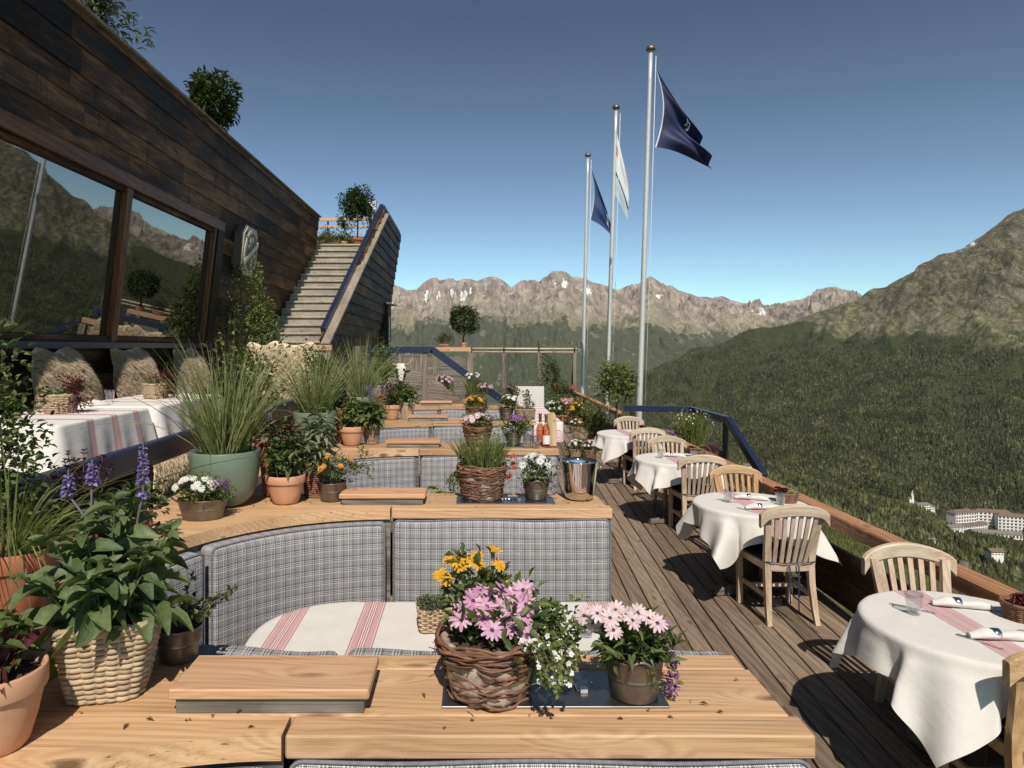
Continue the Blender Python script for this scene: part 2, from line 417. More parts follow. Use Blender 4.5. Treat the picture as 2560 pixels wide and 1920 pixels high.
def burnt(name, axis, k=1.0):
    m, nt, b = NM(name); o = OBJ(nt); r = MA(nt, 'FRACT', MA(nt, 'ADD', ISL(nt), MA(nt, 'MULTIPLY', N(nt, 'ObjectInfo').outputs['Random'], 3.7)))
    off = N(nt, 'CombineXYZ', {0: MA(nt, 'MULTIPLY', r, 37.0), 1: MA(nt, 'MULTIPLY', r, 91.0), 2: MA(nt, 'MULTIPLY', r, 53.0)}).outputs[0]
    v = N(nt, 'VectorMath', {0: o, 1: off}, operation='ADD').outputs[0]
    S3 = lambda a, c: [c if i == axis else a for i in range(3)]
    big = NOISE(nt, VMAP(nt, v, S3(4, .7)), 1.0, 4, .6); mid = NOISE(nt, VMAP(nt, v, S3(16, 2.2)), 1.0, 4, .65, .6); fine = NOISE(nt, VMAP(nt, v, S3(110, 2.5)), 1.0, 4, .7)
    f = MA(nt, 'ADD', MA(nt, 'MULTIPLY', big, .40), MA(nt, 'ADD', MA(nt, 'MULTIPLY', mid, .33), MA(nt, 'MULTIPLY', fine, .27)))
    f = MA(nt, 'ADD', f, MA(nt, 'MULTIPLY', MA(nt, 'SUBTRACT', r, .5), .12))
    col = RAMP(nt, f, [(.41, (.009, .007, .0055)), (.475, (.035, .019, .011)), (.535, (.10 * k, .049 * k, .025 * k)), (.61, (.25 * k, .135 * k, .072 * k))])
    vo = N(nt, 'TexVoronoi', {'Vector': VMAP(nt, v, S3(5, 1.3)), 'Scale': 1.0})
    col = MIX(nt, RAMP(nt, MA(nt, 'ADD', vo.outputs['Distance'], MA(nt, 'MULTIPLY', MA(nt, 'SUBTRACT', mid, .5), .25)), [(.06, .9), (.18, 0.0)]), col, (.006, .005, .004))
    drip = NOISE(nt, VMAP(nt, v, [9 if i != 2 else 1.6 for i in range(3)]), 1.0, 3)
    col = MIX(nt, RAMP(nt, drip, [(.58, 0.0), (.72, .65)]), col, (.008, .006, .005))
    nt.links.new(col, b.inputs['Base Color'])
    nt.links.new(RAMP(nt, mid, [(.3, .42), (.7, .75)]), b.inputs['Roughness']); b.inputs['Specular IOR Level'].default_value = .22
    BUMP(nt, b, f, .9, .012); return m
M_['dark_y'] = burnt('charred_cladding', 1)
M_['dark_x'] = burnt('dark_board', 0); M_['dark_w'] = burnt('charred_stair_wall', 1, .75)
M_['dark_z'] = wood('dark_post', (.010, .007, .005), (.028, .018, .012), (.06, .036, .02), axis=2, rough=.55, knots=.3, crack=.6, isl=.3, bump=.5)
M_['frame_y'] = wood('window_frame_wood', (.07, .026, .012), (.18, .075, .033), (.27, .125, .06), axis=1, rough=.4, knots=.4, crack=.3, isl=.15, bump=.2)
M_['frame_z'] = wood('window_post_wood', (.05, .018, .009), (.13, .052, .024), (.2, .09, .042), axis=2, rough=.4, knots=.3, crack=.3, isl=.15, bump=.2)
M_['navy'] = plain('navy_steel', (.016, .022, .055), .3, 0, .15, 8)
M_['zinc'] = plain('aged_zinc', (.20, .17, .14), .42, .75, .3, 18, .15)
M_['steel'] = plain('polished_steel', (.62, .58, .54), .07, 1.0, .04, 6)
M_['tray'] = plain('brushed_steel', (.20, .195, .19), .34, .9, .15, 12)
M_['alu'] = plain('brushed_aluminium', (.60, .58, .55), .38, .35, .05, 9)
M_['silver'] = plain('silver', (.72, .70, .68), .16, 1.0, .05, 30)
M_['terra'] = plain('terracotta', (.56, .30, .18), .8, 0, .18, 9, .25, .2)
M_['terra2'] = plain('dark_terracotta', (.36, .135, .07), .75, 0, .2, 9, .25, .2)
M_['soil'] = plain('potting_soil', (.055, .033, .022), .95, 0, .6, 60, .9)
M_['wick'] = plain('pale_wicker', (.42, .315, .20), .6, 0, .25, 25, .2, .3, .22)
M_['wickg'] = plain('grey_wicker', (.30, .21, .13), .65, 0, .3, 25, .2, .3, .25)
M_['vine'] = plain('vine_twig', (.20, .10, .058), .7, 0, .4, 40, .4, .3, .35)
M_['bark'] = plain('birch_bark', (.38, .30, .23), .85, 0, .75, 22, .9)
M_['greenpot'] = plain('green_glaze', (.15, .195, .14), .4, 0, .12, 5, .1, .4)
M_['linen'] = stripecloth('plain_linen', 0, 50.0, .1)
M_['bistro'] = stripecloth('bistro_linen', 0, -.03, .15, 0)
M_['booth'] = stripecloth('booth_linen', .39, -.485, .115, 0)
M_['lounge'] = stripecloth('lounge_linen', .31, .06, .085, 1, (.06, .44), (.74, .70, .66))
M_['runner'] = stripecloth('runner_linen', .62, 12.55, .40, 1, None, (.78, .745, .70), (.55, .20, .22), (.72, .50, .50))
M_['check'] = glencheck('prince_of_wales_check')
M_['pad'] = plain('navy_seat_fabric', (.018, .017, .03), .9, 0, .2, 40, .2, .1)
M_['pipe'] = plain('cushion_piping', (.17, .165, .18), .9, 0, .3, 60)
M_['blue_pad'] = plain('blue_seat_fabric', (.13, .14, .26), .9, 0, .15, 40, .2, .1)
M_['cord'] = plain('navy_cord', (.03, .035, .085), .8)
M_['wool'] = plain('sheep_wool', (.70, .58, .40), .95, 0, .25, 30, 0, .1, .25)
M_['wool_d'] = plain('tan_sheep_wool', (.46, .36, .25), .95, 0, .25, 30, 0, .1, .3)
M_['stone'] = None
M_['black'] = plain('black_iron', (.012, .012, .014), .5, .3)
M_['white'] = plain('white_paint', (.74, .72, .69), .5, 0, .05)
M_['bone'] = plain('bleached_bone', (.72, .67, .58), .7, 0, .15, 30, .3)
M_['horn'] = plain('horn', (.38, .28, .18), .5, 0, .3, 20)
# stone
m, nt, b = NM('quartzite_slab'); o = OBJ(nt)
n1 = NOISE(nt, VMAP(nt, o, (1.2, 2, 6)), 1.6, 6, .65); n2 = NOISE(nt, o, 22, 5, .7)
col = RAMP(nt, n1, [(.28, (.20, .18, .14)), (.5, (.36, .32, .25)), (.66, (.44, .39, .30)), (.82, (.34, .22, .11))])
col = MIX(nt, 1.0, col, RAMP(nt, n2, [(.3, .7), (.7, 1.15)]), 'MULTIPLY')
mr = N(nt, 'MapRange', {'Value': ISL(nt), 'To Min': .8, 'To Max': 1.15})
col = MIX(nt, 1.0, col, mr.outputs[0], 'MULTIPLY')
nt.links.new(col, b.inputs['Base Color']); b.inputs['Roughness'].default_value = .75
BUMP(nt, b, MA(nt, 'ADD', n1, MA(nt, 'MULTIPLY', n2, .5)), .7, .02); M_['stone'] = m
# clear glass (thin walls): sees through, mirrors at grazing angles
def clearglass(name, tint=(.97, .98, .97), ior=1.45, base=.0):
    m, nt, b = NM(name)
    tr = N(nt, 'BsdfTransparent', {'Color': c4(tint)}); gl = N(nt, 'BsdfGlossy', {'Color': (1, 1, 1, 1), 'Roughness': .02})
    lw = N(nt, 'LayerWeight', {'Blend': .5})
    fac = MA(nt, 'ADD', MA(nt, 'MULTIPLY', MA(nt, 'POWER', lw.outputs['Facing'], 3.0), (ior - 1) * 1.6), .04 + base, None, True)
    mx = N(nt, 'MixShader', {0: fac, 1: tr.outputs[0], 2: gl.outputs[0]})
    nt.links.new(mx.outputs[0], nt.nodes['Material Output'].inputs['Surface'])
    return m
M_['tumbler'] = clearglass('cut_glass', (.93, .93, .93), 1.6, .10)
M_['pane'] = clearglass('wind_screen_glass', (.95, .96, .95), 1.35, -.055)
m, nt, b = NM('tinted_window_glass'); b.inputs['Base Color'].default_value = (.006, .007, .007, 1)
b.inputs['Roughness'].default_value = .015; b.inputs['IOR'].default_value = 3.3; M_['window'] = m
m = clearglass('rose_wine_glass', (.95, .80, .70), 1.5, .03); M_['rose'] = m
M_['foil'] = plain('copper_foil', (.42, .26, .15), .35, .8)
M_['paper'] = plain('label_paper', (.72, .69, .64), .8)
# leaves
G = lambda *c: list(c)
M_['sage'] = leafmat('salvia_leaf', G((.075, .112, .040), (.12, .165, .062), (.18, .215, .095)), .42, .3, .5)
M_['basil'] = leafmat('herb_leaf', G((.055, .08, .024), (.105, .14, .043), (.175, .21, .072)), .4, .3)
M_['darkleaf'] = leafmat('bay_leaf', G((.02, .035, .010), (.045, .068, .018), (.10, .13, .04)), .32, .25, .5)
M_['bright'] = leafmat('fresh_leaf', G((.10, .13, .038), (.17, .205, .066), (.27, .29, .10)), .4, .35)
M_['grass'] = leafmat('lemongrass_blade', G((.11, .155, .045), (.18, .235, .075), (.27, .30, .12), (.40, .34, .19)), .5, .35)
M_['grey_leaf'] = leafmat('grey_sage_leaf', G((0.128, 0.147, 0.080), (0.198, 0.214, 0.123), (0.285, 0.289, 0.174)), .6, .25)
M_['red_leaf'] = leafmat('burgundy_leaf', G((.06, .012, .015), (.12, .025, .03), (.17, .05, .04)), .4, .25)
M_['succ'] = leafmat('succulent_leaf', G((.17, .22, .09), (.26, .30, .14), (.33, .34, .17)), .5, .2)
M_['olive'] = leafmat('olive_leaf', G((.05, .06, .035), (.10, .115, .07), (.2, .21, .15)), .5, .2)
M_['stem'] = plain('green_stem', (.07, .09, .035), .6, 0, .3)
M_['pstem'] = plain('purple_stem', (.12, .09, .12), .6, 0, .3)
M_['trunk'] = plain('tree_bark', (.10, .075, .05), .85, 0, .4, 40, .6)
for k, c in dict(pink=G((.60, .27, .46), (.66, .38, .54), (.72, .52, .62)), yellow=G((.72, .36, .03), (.80, .45, .05)), white=G((.76, .74, .70), (.82, .80, .77)),
                 purple=G((.16, .06, .20), (.26, .10, .30), (.38, .20, .40)), violet=G((.18, .135, .40), (.27, .21, .50), (.40, .34, .62)), orange=G((.62, .24, .04), (.72, .36, .08)),
                 red=G((.38, .03, .04), (.5, .06, .06)), palepink=G((.70, .50, .56), (.78, .64, .67))).items():
    M_['p_' + k] = leafmat('petal_' + k, c, .6, .3, .2)
M_['eye_dark'] = plain('flower_eye', (.05, .02, .06), .8)
M_['eye_yel'] = plain('flower_disc', (.50, .27, .03), .8)
# ------------------------------------------------------------------ camera, light, sky
cam = bpy.data.cameras.new('camera'); co = bpy.data.objects.new('camera', cam); C.objects.link(co)
co.location = (0, 0, H); co.rotation_euler = (pi / 2, 0, 0)
cam.sensor_fit = 'HORIZONTAL'; cam.sensor_width = 36.0
cam.lens = 36.0 * F / 2212.0
cam.shift_x = (1106.0 - U0) / 2212.0
cam.shift_y = -(829.5 - V0) / 2212.0
cam.clip_start = .05; cam.clip_end = 60000
S.camera = co
SUN = nrm(np.array([.045, -.86, 1.0]))
el = math.asin(SUN[2]); az = math.atan2(SUN[0], SUN[1])
l = bpy.data.lights.new('sun', 'SUN'); l.energy = 4.3; l.angle = math.radians(.5); l.color = (1.0, .93, .83)
lo_ = bpy.data.objects.new('sun', l); C.objects.link(lo_)
lo_.rotation_euler = Vector(SUN).to_track_quat('Z', 'Y').to_euler()
w = bpy.data.worlds.new('World'); S.world = w; w.use_nodes = True
nt = w.node_tree; bg = nt.nodes['Background']
sk = nt.nodes.new('ShaderNodeTexSky'); sk.sky_type = 'NISHITA'; sk.sun_disc = False
sk.sun_elevation = el; sk.sun_rotation = az % (2 * pi); sk.altitude = 3000; sk.air_density = 1.0; sk.dust_density = 1.6; sk.ozone_density = 2.0
gm = nt.nodes.new('ShaderNodeGamma'); gm.inputs[1].default_value = 1.78; nt.links.new(sk.outputs[0], gm.inputs[0])
hs = nt.nodes.new('ShaderNodeHueSaturation'); hs.inputs['Saturation'].default_value = .80; nt.links.new(MIX(nt, 1.0, gm.outputs[0], (.275, .325, .238), 'MULTIPLY'), hs.inputs['Color'])
nt.links.new(hs.outputs[0], bg.inputs[0]); bg.inputs[1].default_value = .11
S.view_settings.view_transform = 'Standard'; S.view_settings.look = 'None'; S.view_settings.gamma = 1.0
S.view_settings.exposure = 0.18
S.cycles.max_bounces = 8; S.cycles.transparent_max_bounces = 24; S.cycles.diffuse_bounces = 3; S.cycles.glossy_bounces = 4
S.cycles.caustics_reflective = False; S.cycles.caustics_refractive = False

# ------------------------------------------------------------------ terrain
def itab(x, tab):
    t = np.array(tab, float); return np.interp(x, t[:, 0], t[:, 1])
RIDGE = [(-900, 1000), (900, 960), (1100, 915), (1200, 885), (1300, 845), (1395, 800), (1440, 784), (1500, 762), (1600, 724), (1700, 700), (1790, 668), (1860, 640), (1900, 621),
         (1930, 604), (1960, 589), (1985, 577), (2005, 560), (2040, 544), (2080, 536), (2105, 520), (2130, 500), (2165, 478), (2190, 458), (2212, 449), (2300, 420), (2400, 392), (2700, 350), (3100, 335), (3700, 335)]
FLOOR = [(-900, -420), (1200, -420), (1500, -350), (1800, -340), (1960, -352), (2040, -392), (2212, -402), (2600, -410), (3700, -420)]
E_V = [(-900, 1040), (1400, 1085), (1600, 1105), (1790, 1152), (2000, 1208), (2212, 1285), (2500, 1370), (3700, 1700)]     # brow of our own hill
M8 = [(-900, 1080), (1400, 1060), (1600, 1085), (1800, 1122), (2000, 1165), (2060, 1192), (2212, 1235), (2500, 1290), (3700, 1500)]
M12 = [(-900, 1010), (1400, 985), (1600, 1012), (1800, 1055), (1990, 1102), (2050, 1152), (2212, 1188), (2500, 1220), (3700, 1350)]
TLN = [(1300, 150), (1650, 150), (1780, 105), (1900, 62), (2050, 35), (2212, 25), (3700, 25)]
def base_z(U, Y):
    """ground height, U = azimuth as a pixel column, Y = depth"""
    U, Y = np.broadcast_arrays(np.asarray(U, float), np.asarray(Y, float))
    zr = H + (V0 - itab(U, RIDGE)) * 4200 / F; zf = itab(U, FLOOR)
    ze = H - (itab(U, E_V) - V0) * 50 / F
    z8 = H - (itab(U, M8) - V0) * 800 / F; z12 = H - (itab(U, M12) - V0) * 1200 / F
    ys = [0, 9, 20, 50, 110, 300, 800, 1200, 1500]
    zs = [np.full_like(U, -1.6), np.full_like(U, -1.7), -2.2 + (ze + 2.2) * .2, ze, ze - 26 - 0 * U, ze + (z8 - ze) * .52 - 12, z8, z12, zf]
    z = np.array(zs[0])
    for k in range(len(ys) - 1):
        t = np.clip((Y - ys[k]) / (ys[k + 1] - ys[k]), 0, 1)
        z = np.where(Y > ys[k], zs[k] + (zs[k + 1] - zs[k]) * t, z)
    t = np.clip((Y - 1500) / 2700, 0, 1.0)
    z = np.where(Y > 1500, zf + (zr - zf) * t ** 1.12, z)
    t2 = np.clip((Y - 4200) / 1500, 0, 1.5)
    z = np.where(Y > 4200, zr - t2 * (zr + 520) * .8, z)
    return z
def land_z(U, Y):
    U, Y = np.broadcast_arrays(np.asarray(U, float), np.asarray(Y, float))
    z = base_z(U, Y)
    x = (U - U0) * Y / F
    near = np.clip((Y - 12) / 30, 0, 1)
    z = z + near * np.clip(Y, 0, 60) / 60 * fbm(x / 9, Y / 9, 4, 5) * 1.0
    far = np.clip((Y - 150) / 500, 0, 1)
    z = z + far * fbm(x / 240, Y / 240, 4, 9) * 26 * np.clip(Y / 1500, .3, 1)
    spur = np.clip((Y - 1550) / 500, 0, 1) * np.clip((4500 - Y) / 700, 0, 1)
    z = z + spur * (ridged((x - .75 * Y) / 520 + fbm(x / 700, Y / 700, 2, 15) * .8, Y / 2600, 3, 13, .45) - .5) * 85
    up = np.clip((Y - 2300) / 1200, 0, 1) * np.clip((4700 - Y) / 500, 0, 1)
    edge = np.clip((4200 - Y) / 600, .16, 1)
    g = ridged((x + .55 * Y) / 420, Y / 1500 + x / 3000, 5, 21) - .45
    z = z + up * edge * (g * 120 + fbm(x / 120, Y / 120, 5, 31, .62) * 75 + (ridged(x / 75, Y / 75, 4, 37, .6) - .45) * 26)
    return z
us = np.concatenate([np.linspace(-900, 1150, 60), np.linspace(1158, 2320, 420), np.linspace(2330, 3700, 130)])
yr = np.concatenate([np.linspace(-14, 9, 6), np.geomspace(10, 60, 46), np.geomspace(62, 1500, 90), np.linspace(1520, 4200, 330), np.linspace(4260, 5700, 14)])
UU, YY = np.meshgrid(us, yr, indexing='ij')
YA = np.maximum(YY, 9.0)
Zt = land_z(UU, YA)
XT = (UU - U0) * YA / F
mb = MB(); mb.grid(np.stack([XT, YY, Zt], -1))
def col_attr(o, name, val):
    a = o.data.attributes.new(name, 'FLOAT', 'POINT'); a.data.foreach_set('value', np.asarray(val, np.float32).ravel())
m, nt, b = NM('alpine_ground'); M_['alp'] = m
o_ = OBJ(nt)
at = lambda n_: N(nt, 'Attribute', attribute_name=n_).outputs['Fac']
nbig = NOISE(nt, o_, .006, 6, .6); nmid = NOISE(nt, o_, .03, 6, .68); nfin = NOISE(nt, o_, .14, 4, .7); nmic = NOISE(nt, o_, 2.5, 5, .7)
strk = NOISE(nt, VMAP(nt, o_, (.035, .006, .012), rot=(0, 0, .5)), 1.0, 5, .6)
meadow = RAMP(nt, nmid, [(.36, (.052, .056, .024)), (.5, (.105, .104, .048)), (.64, (.20, .178, .10))])
alp = RAMP(nt, MA(nt, 'ADD', MA(nt, 'MULTIPLY', nmid, .5), MA(nt, 'ADD', MA(nt, 'MULTIPLY', strk, .3), MA(nt, 'MULTIPLY', nfin, .2))), [(.40, (.046, .044, .022)), (.47, (.105, .100, .045)), (.53, (.185, .165, .085)), (.60, (.33, .28, .185))])
rock = RAMP(nt, MA(nt, 'ADD', MA(nt, 'MULTIPLY', nfin, .5), MA(nt, 'MULTIPLY', strk, .5)), [(.40, (.035, .030, .024)), (.49, (.125, .108, .078)), (.58, (.30, .26, .195))])
rk = RAMP(nt, MA(nt, 'ADD', nbig, MA(nt, 'MULTIPLY', MA(nt, 'SUBTRACT', nfin, .5), .4)), [(.47, 0.0), (.52, 1.0)])
col = MIX(nt, at('alpine'), meadow, MIX(nt, MA(nt, 'MULTIPLY', rk, .8), alp, rock))
floor_ = RAMP(nt, nfin, [(.35, (.020, .026, .010)), (.6, (.05, .06, .022)), (.75, (.11, .12, .05))])
col = MIX(nt, at('wood'), col, floor_)
lawn = RAMP(nt, MA(nt, 'ADD', MA(nt, 'MULTIPLY', nmic, .5), MA(nt, 'MULTIPLY', NOISE(nt, o_, .3, 4), .5)), [(.35, (.055, .065, .02)), (.5, (.105, .12, .038)), (.68, (.20, .185, .085))])
col = MIX(nt, at('lawn'), col, lawn)
sn = MA(nt, 'ADD', at('snow'), MA(nt, 'MULTIPLY', MA(nt, 'SUBTRACT', nmid, .5), .9))
col = MIX(nt, RAMP(nt, sn, [(.56, 0.0), (.62, 1.0)]), col, (.80, .79, .77))
nt.links.new(col, b.inputs['Base Color']); b.inputs['Roughness'].default_value = .95; b.inputs['Specular IOR Level'].default_value = .1
hb = MA(nt, 'ADD', MA(nt, 'MULTIPLY', nmid, 1.0), MA(nt, 'MULTIPLY', nfin, .35))
bp = N(nt, 'Bump', {'Height': hb, 'Strength': at('alpine'), 'Distance': 30.0}); nt.links.new(bp.outputs[0], b.inputs['Normal'])
land = mb.build('mountainside', m); tag(land, kind='structure')
treeline = itab(UU, TLN) + 75 * fbm(XT / 420, YA / 420, 3, 41) + 50 * fbm(XT / 110, YA / 110, 3, 47)
alpine = np.clip((Zt - treeline) / 230 + .28 + .5 * fbm(XT / 60, YA / 60, 3, 49), 0, 1) * (YA > 1600)
woodm = np.clip((treeline - Zt) / 30 + .2, 0, 1) * (YA > 70)
lawn = np.clip((75 - YA) / 12, 0, 1)
RV = H + (V0 - itab(UU, RIDGE)) * 4200 / F
down = np.clip((RV - Zt) / 500, 0, 1)
sx = (XT + .55 * YA)
snow = np.clip(ridged(sx / 300, YA / 2600, 3, 61) * .75 + fbm(XT / 60, YA / 160, 3, 66) * .5 - .17, 0, 1) * np.clip((Zt - 330) / 200, 0, 1)
col_attr(land, 'alpine', alpine); col_attr(land, 'wood', woodm * (1 - lawn)); col_attr(land, 'lawn', lawn); col_attr(land, 'snow', snow)

# far range across the valley
FR = [(-900, 640), (300, 615), (600, 605), (780, 600), (853, 615), (880, 627), (900, 625), (927, 603), (938, 600), (950, 605), (967, 603), (986, 607), (1003, 602), (1017, 603), (1030, 607), (1048, 600), (1064, 597), (1076, 600), (1087, 606), (1105, 621),
      (1126, 606), (1140, 607), (1154, 604), (1163, 609), (1175, 601), (1183, 597), (1193, 588), (1203, 587), (1214, 585), (1225, 589), (1236, 598), (1250, 601), (1267, 603), (1280, 610), (1298, 613), (1318, 622), (1337, 626), (1355, 617), (1376, 615),
      (1392, 606), (1404, 596), (1415, 602), (1426, 610), (1439, 617), (1450, 616), (1466, 628), (1493, 635), (1508, 641), (1525, 641), (1540, 644), (1560, 639), (1580, 648), (1607, 655), (1630, 655), (1646, 657), (1669, 665), (1693, 654), (1704, 650), (1748, 647),
      (1757, 634), (1767, 626), (1785, 621), (1804, 619), (1820, 625), (1842, 632), (1867, 644), (1950, 690), (2300, 720), (3700, 700)]
uf = np.concatenate([np.linspace(-900, 780, 80), np.linspace(784, 1900, 620), np.linspace(1910, 3700, 80)])
yf = np.concatenate([np.linspace(5200, 9500, 260), np.linspace(9560, 11500, 16)])
UU, YY = np.meshgrid(uf, yf, indexing='ij')
x = (UU - U0) * YY / F
zr = H + (V0 - itab(UU, FR)) * 9500 / F
t = np.clip((YY - 5200) / 4300, 0, 1)
# pull the profile: sharp crest only near the top, smooth massif lower down
k = np.exp(-((np.linspace(-3, 3, 61)) ** 2)); k /= k.sum()
zs_ = np.interp(uf, np.linspace(-900, 3700, 1151), np.convolve(np.pad(np.interp(np.linspace(-900, 3700, 1151), [a for a, _ in FR], [H + (V0 - v) * 9500 / F for _, v in FR]), 30, mode='edge'), k, 'valid'))
blend = np.clip((t - .72) / .28, 0, 1) ** 1.3
zc = zr * blend + zs_[:, None] * (1 - blend)
Zf = -470 + (zc + 470) * t ** .85
env = np.sin(np.clip(t, 0, 1) * pi) ** .7
wv = x + 260 * fbm(x / 900, YY / 900, 3, 71)
g = ridged(wv / 1050, YY / 5200 + .3, 5, 81, .55) - .42
cr = ridged(wv / 300 + 3, YY / 1300, 5, 91, .6) - .45
Zf = Zf + env * (g * 360 + cr * 120) + np.clip((t - .55) / .3, 0, 1) * np.where(t < 1, 1, 0) * (1 - .82 * np.clip((t - .93) / .07, 0, 1)) * (ridged(x / 260, YY / 420, 6, 101, .66) - .45) * 240
Zf = np.where(YY > 9500, zr - (YY - 9500) * .9, Zf)
mb = MB(); mb.grid(np.stack([x, YY, Zf], -1))
m, nt, b = NM('far_range_rock'); M_['range'] = m
o_ = OBJ(nt)
nbig = NOISE(nt, o_, .0016, 6, .62); nmid = NOISE(nt, o_, .006, 6, .68); nfin = NOISE(nt, o_, .028, 4, .7)
strk = NOISE(nt, VMAP(nt, o_, (.012, .0012, .0016)), 1.0, 6, .62)
f = MA(nt, 'ADD', MA(nt, 'MULTIPLY', nmid, .45), MA(nt, 'ADD', MA(nt, 'MULTIPLY', strk, .4), MA(nt, 'MULTIPLY', nfin, .15)))
rock = RAMP(nt, f, [(.38, (.15, .122, .105)), (.475, (.27, .222, .187)), (.54, (.40, .335, .275)), (.63, (.54, .46, .385))])
grass = RAMP(nt, f, [(.38, (.15, .138, .092)), (.48, (.25, .222, .152)), (.58, (.38, .33, .24))])
col = MIX(nt, at('rock'), grass, rock)
fw = MA(nt, 'ADD', at('wood'), MA(nt, 'ADD', MA(nt, 'MULTIPLY', MA(nt, 'SUBTRACT', nmid, .5), 1.6), MA(nt, 'MULTIPLY', MA(nt, 'SUBTRACT', strk, .5), .9)))
col = MIX(nt, RAMP(nt, fw, [(.45, 0.0), (.56, 1.0)]), col, RAMP(nt, nfin, [(.3, (.05, .058, .035)), (.7, (.10, .11, .065))]))
sn = MA(nt, 'ADD', at('snow'), MA(nt, 'MULTIPLY', MA(nt, 'SUBTRACT', nfin, .5), .8))
col = MIX(nt, RAMP(nt, sn, [(.55, 0.0), (.60, 1.0)]), col, (.80, .79, .77))
nt.links.new(col, b.inputs['Base Color']); b.inputs['Roughness'].default_value = .95; b.inputs['Specular IOR Level'].default_value = .05
bp = N(nt, 'Bump', {'Height': f, 'Strength': .9, 'Distance': 90.0}); nt.links.new(bp.outputs[0], b.inputs['Normal'])
rng_o = mb.build('mountain_range', m); tag(rng_o, kind='structure')
hrel = (Zf + 470) / np.maximum(zr + 470, 1)
col_attr(rng_o, 'rock', np.clip((hrel - .62) / .22 + .35 * fbm(x / 500, YY / 500, 4, 111), 0, 1))
col_attr(rng_o, 'wood', np.clip((.56 - hrel) / .2 + .5 + .6 * fbm(x / 800, YY / 800, 4, 121), 0, 1) * .72)
snowf = np.zeros_like(x)
for (a0, a1, w0, st) in ((875, 1110, 34, 1.0), (1180, 1290, 26, .85), (1375, 1450, 30, 1.0), (1500, 1700, 16, .75), (860, 920, 30, .8), (1300, 1400, 18, .5)):
    Vpix = V0 - (Zf - H) * F / YY
    dv = Vpix - itab(UU, FR)
    snowf = np.maximum(snowf, st * np.clip(np.minimum(UU - a0, a1 - UU) / 20, 0, 1) * np.exp(-((dv - w0) / 17) ** 2))
snowf = snowf * np.clip(1.5 * ridged(x / 150, YY / 900, 4, 131) - .25, 0, 1)
col_attr(rng_o, 'snow', snowf * 1.12)

# ------------------------------------------------------------------ forest: conifers as one wood
def cone(seg=6, tiers=((0.0, 1.0, .55), (.28, .74, .80), (.55, .46, 1.0))):
    V = []; Fc = []
    for (z0, r, z1) in tiers:
        n0 = len(V)
        for j in range(seg):
            a = 2 * pi * j / seg + z0 * 3; V.append((r * math.cos(a) * (1 + .25 * ((j * 7) % 3 - 1)), r * math.sin(a), z0 + .04 * ((j * 5) % 3)))
        V.append((0, 0, z1))
        Fc += [(n0 + j, n0 + (j + 1) % seg, n0 + seg) for j in range(seg)]
    return np.array(V), np.array(Fc)
def zrots(n, rg, tilt=0.0):
    a = rg.uniform(0, 2 * pi, n); c, s_ = np.cos(a), np.sin(a); z = np.zeros(n); o = np.ones(n)
    return np.stack([np.stack([c, -s_, z], -1), np.stack([s_, c, z], -1), np.stack([z, z, o], -1)], 1)
rg = np.random.default_rng(5)
def sample_trees(n, u0, u1, y0, y1, clear=.0):
    U = rg.uniform(u0, u1, n); Y = np.sqrt(rg.uniform(y0 ** 2, y1 ** 2, n))
    x = (U - U0) * Y / F; z = land_z(U, Y)
    tl = itab(U, TLN) + 75 * fbm(x / 420, Y / 420, 3, 41) + 50 * fbm(x / 110, Y / 110, 3, 47)
    p = np.clip((tl + 30 - z) / 90, 0, 1) * np.where(fbm(x / 150, Y / 150, 4, 51) + .55 * fbm(x / 45, Y / 45, 2, 53) > clear + .05 - np.clip((tl - z) / 250, 0, 1) * .5, 1, .12)
    keep = rg.uniform(0, 1, n) < p
    return U[keep], Y[keep], x[keep], z[keep]
mb = MB(); tv, tf = cone()
VILL = [(2120, 1450, 88, 130), (2140, 1330, 75, 90), (1982, 1480, 28, 60)]
parts_ = [sample_trees(46000, 1230, 2330, 1480, 2900), sample_trees(9000, 2330, 3300, 1480, 2900), sample_trees(24000, 1300, 1980, 2880, 4180), sample_trees(15000, 1480, 2330, 330, 1480, -.9), sample_trees(2500, 2330, 3300, 150, 1480)]
for q, (U, Y, x, z) in enumerate(parts_):
    k = np.ones(len(U), bool)
    for (a, y_, du, dy) in VILL: k &= ~((np.abs(U - a) < du) & (Y > y_ - dy) & (Y < y_ + dy))
    if q >= 3: k &= ~((U > 2120) & (Y < 900) & (Y < 260 + (U - 2120) * 6))
    U, Y, x, z = U[k], Y[k], x[k], z[k]; n = len(U)
    h = rg.uniform(9, 21, n) * np.clip(1 - (z + 30) / 180, .5, 1) * (1.0 if q < 3 else .78); w_ = h * rg.uniform(.19, .30, n) * (1.0 if q < 3 else 1.15)
    mb.scatter(tv, tf, np.stack([x, Y, z - .5], -1), zrots(n, rg), np.stack([w_, w_, h], -1), 0 if q < 3 else 1)
def needles(name, els):
    m, nt, b = NM(name); c_ = RAMP(nt, ISL(nt), els)
    nt.links.new(MIX(nt, 1.0, c_, RAMP(nt, NOISE(nt, OBJ(nt), .012, 4, .65), [(.38, .5), (.62, 1.4)]), 'MULTIPLY'), b.inputs['Base Color']); b.inputs['Roughness'].default_value = .85; b.inputs['Specular IOR Level'].default_value = .12; return m
m = [needles('conifer_needles', [(0, (.022, .025, .010)), (.45, (.046, .050, .019)), (.85, (.082, .084, .033)), (1, (.15, .142, .062))]), needles('pine_needles', [(0, (.030, .034, .013)), (.45, (.066, .070, .026)), (.85, (.108, .110, .042)), (1, (.16, .155, .068))])]
wood_o = mb.build('conifer_forest', m)
tag(wood_o, 'dark green conifer forest covering the valley slope below the bare mountainside', 'forest', kind='stuff')
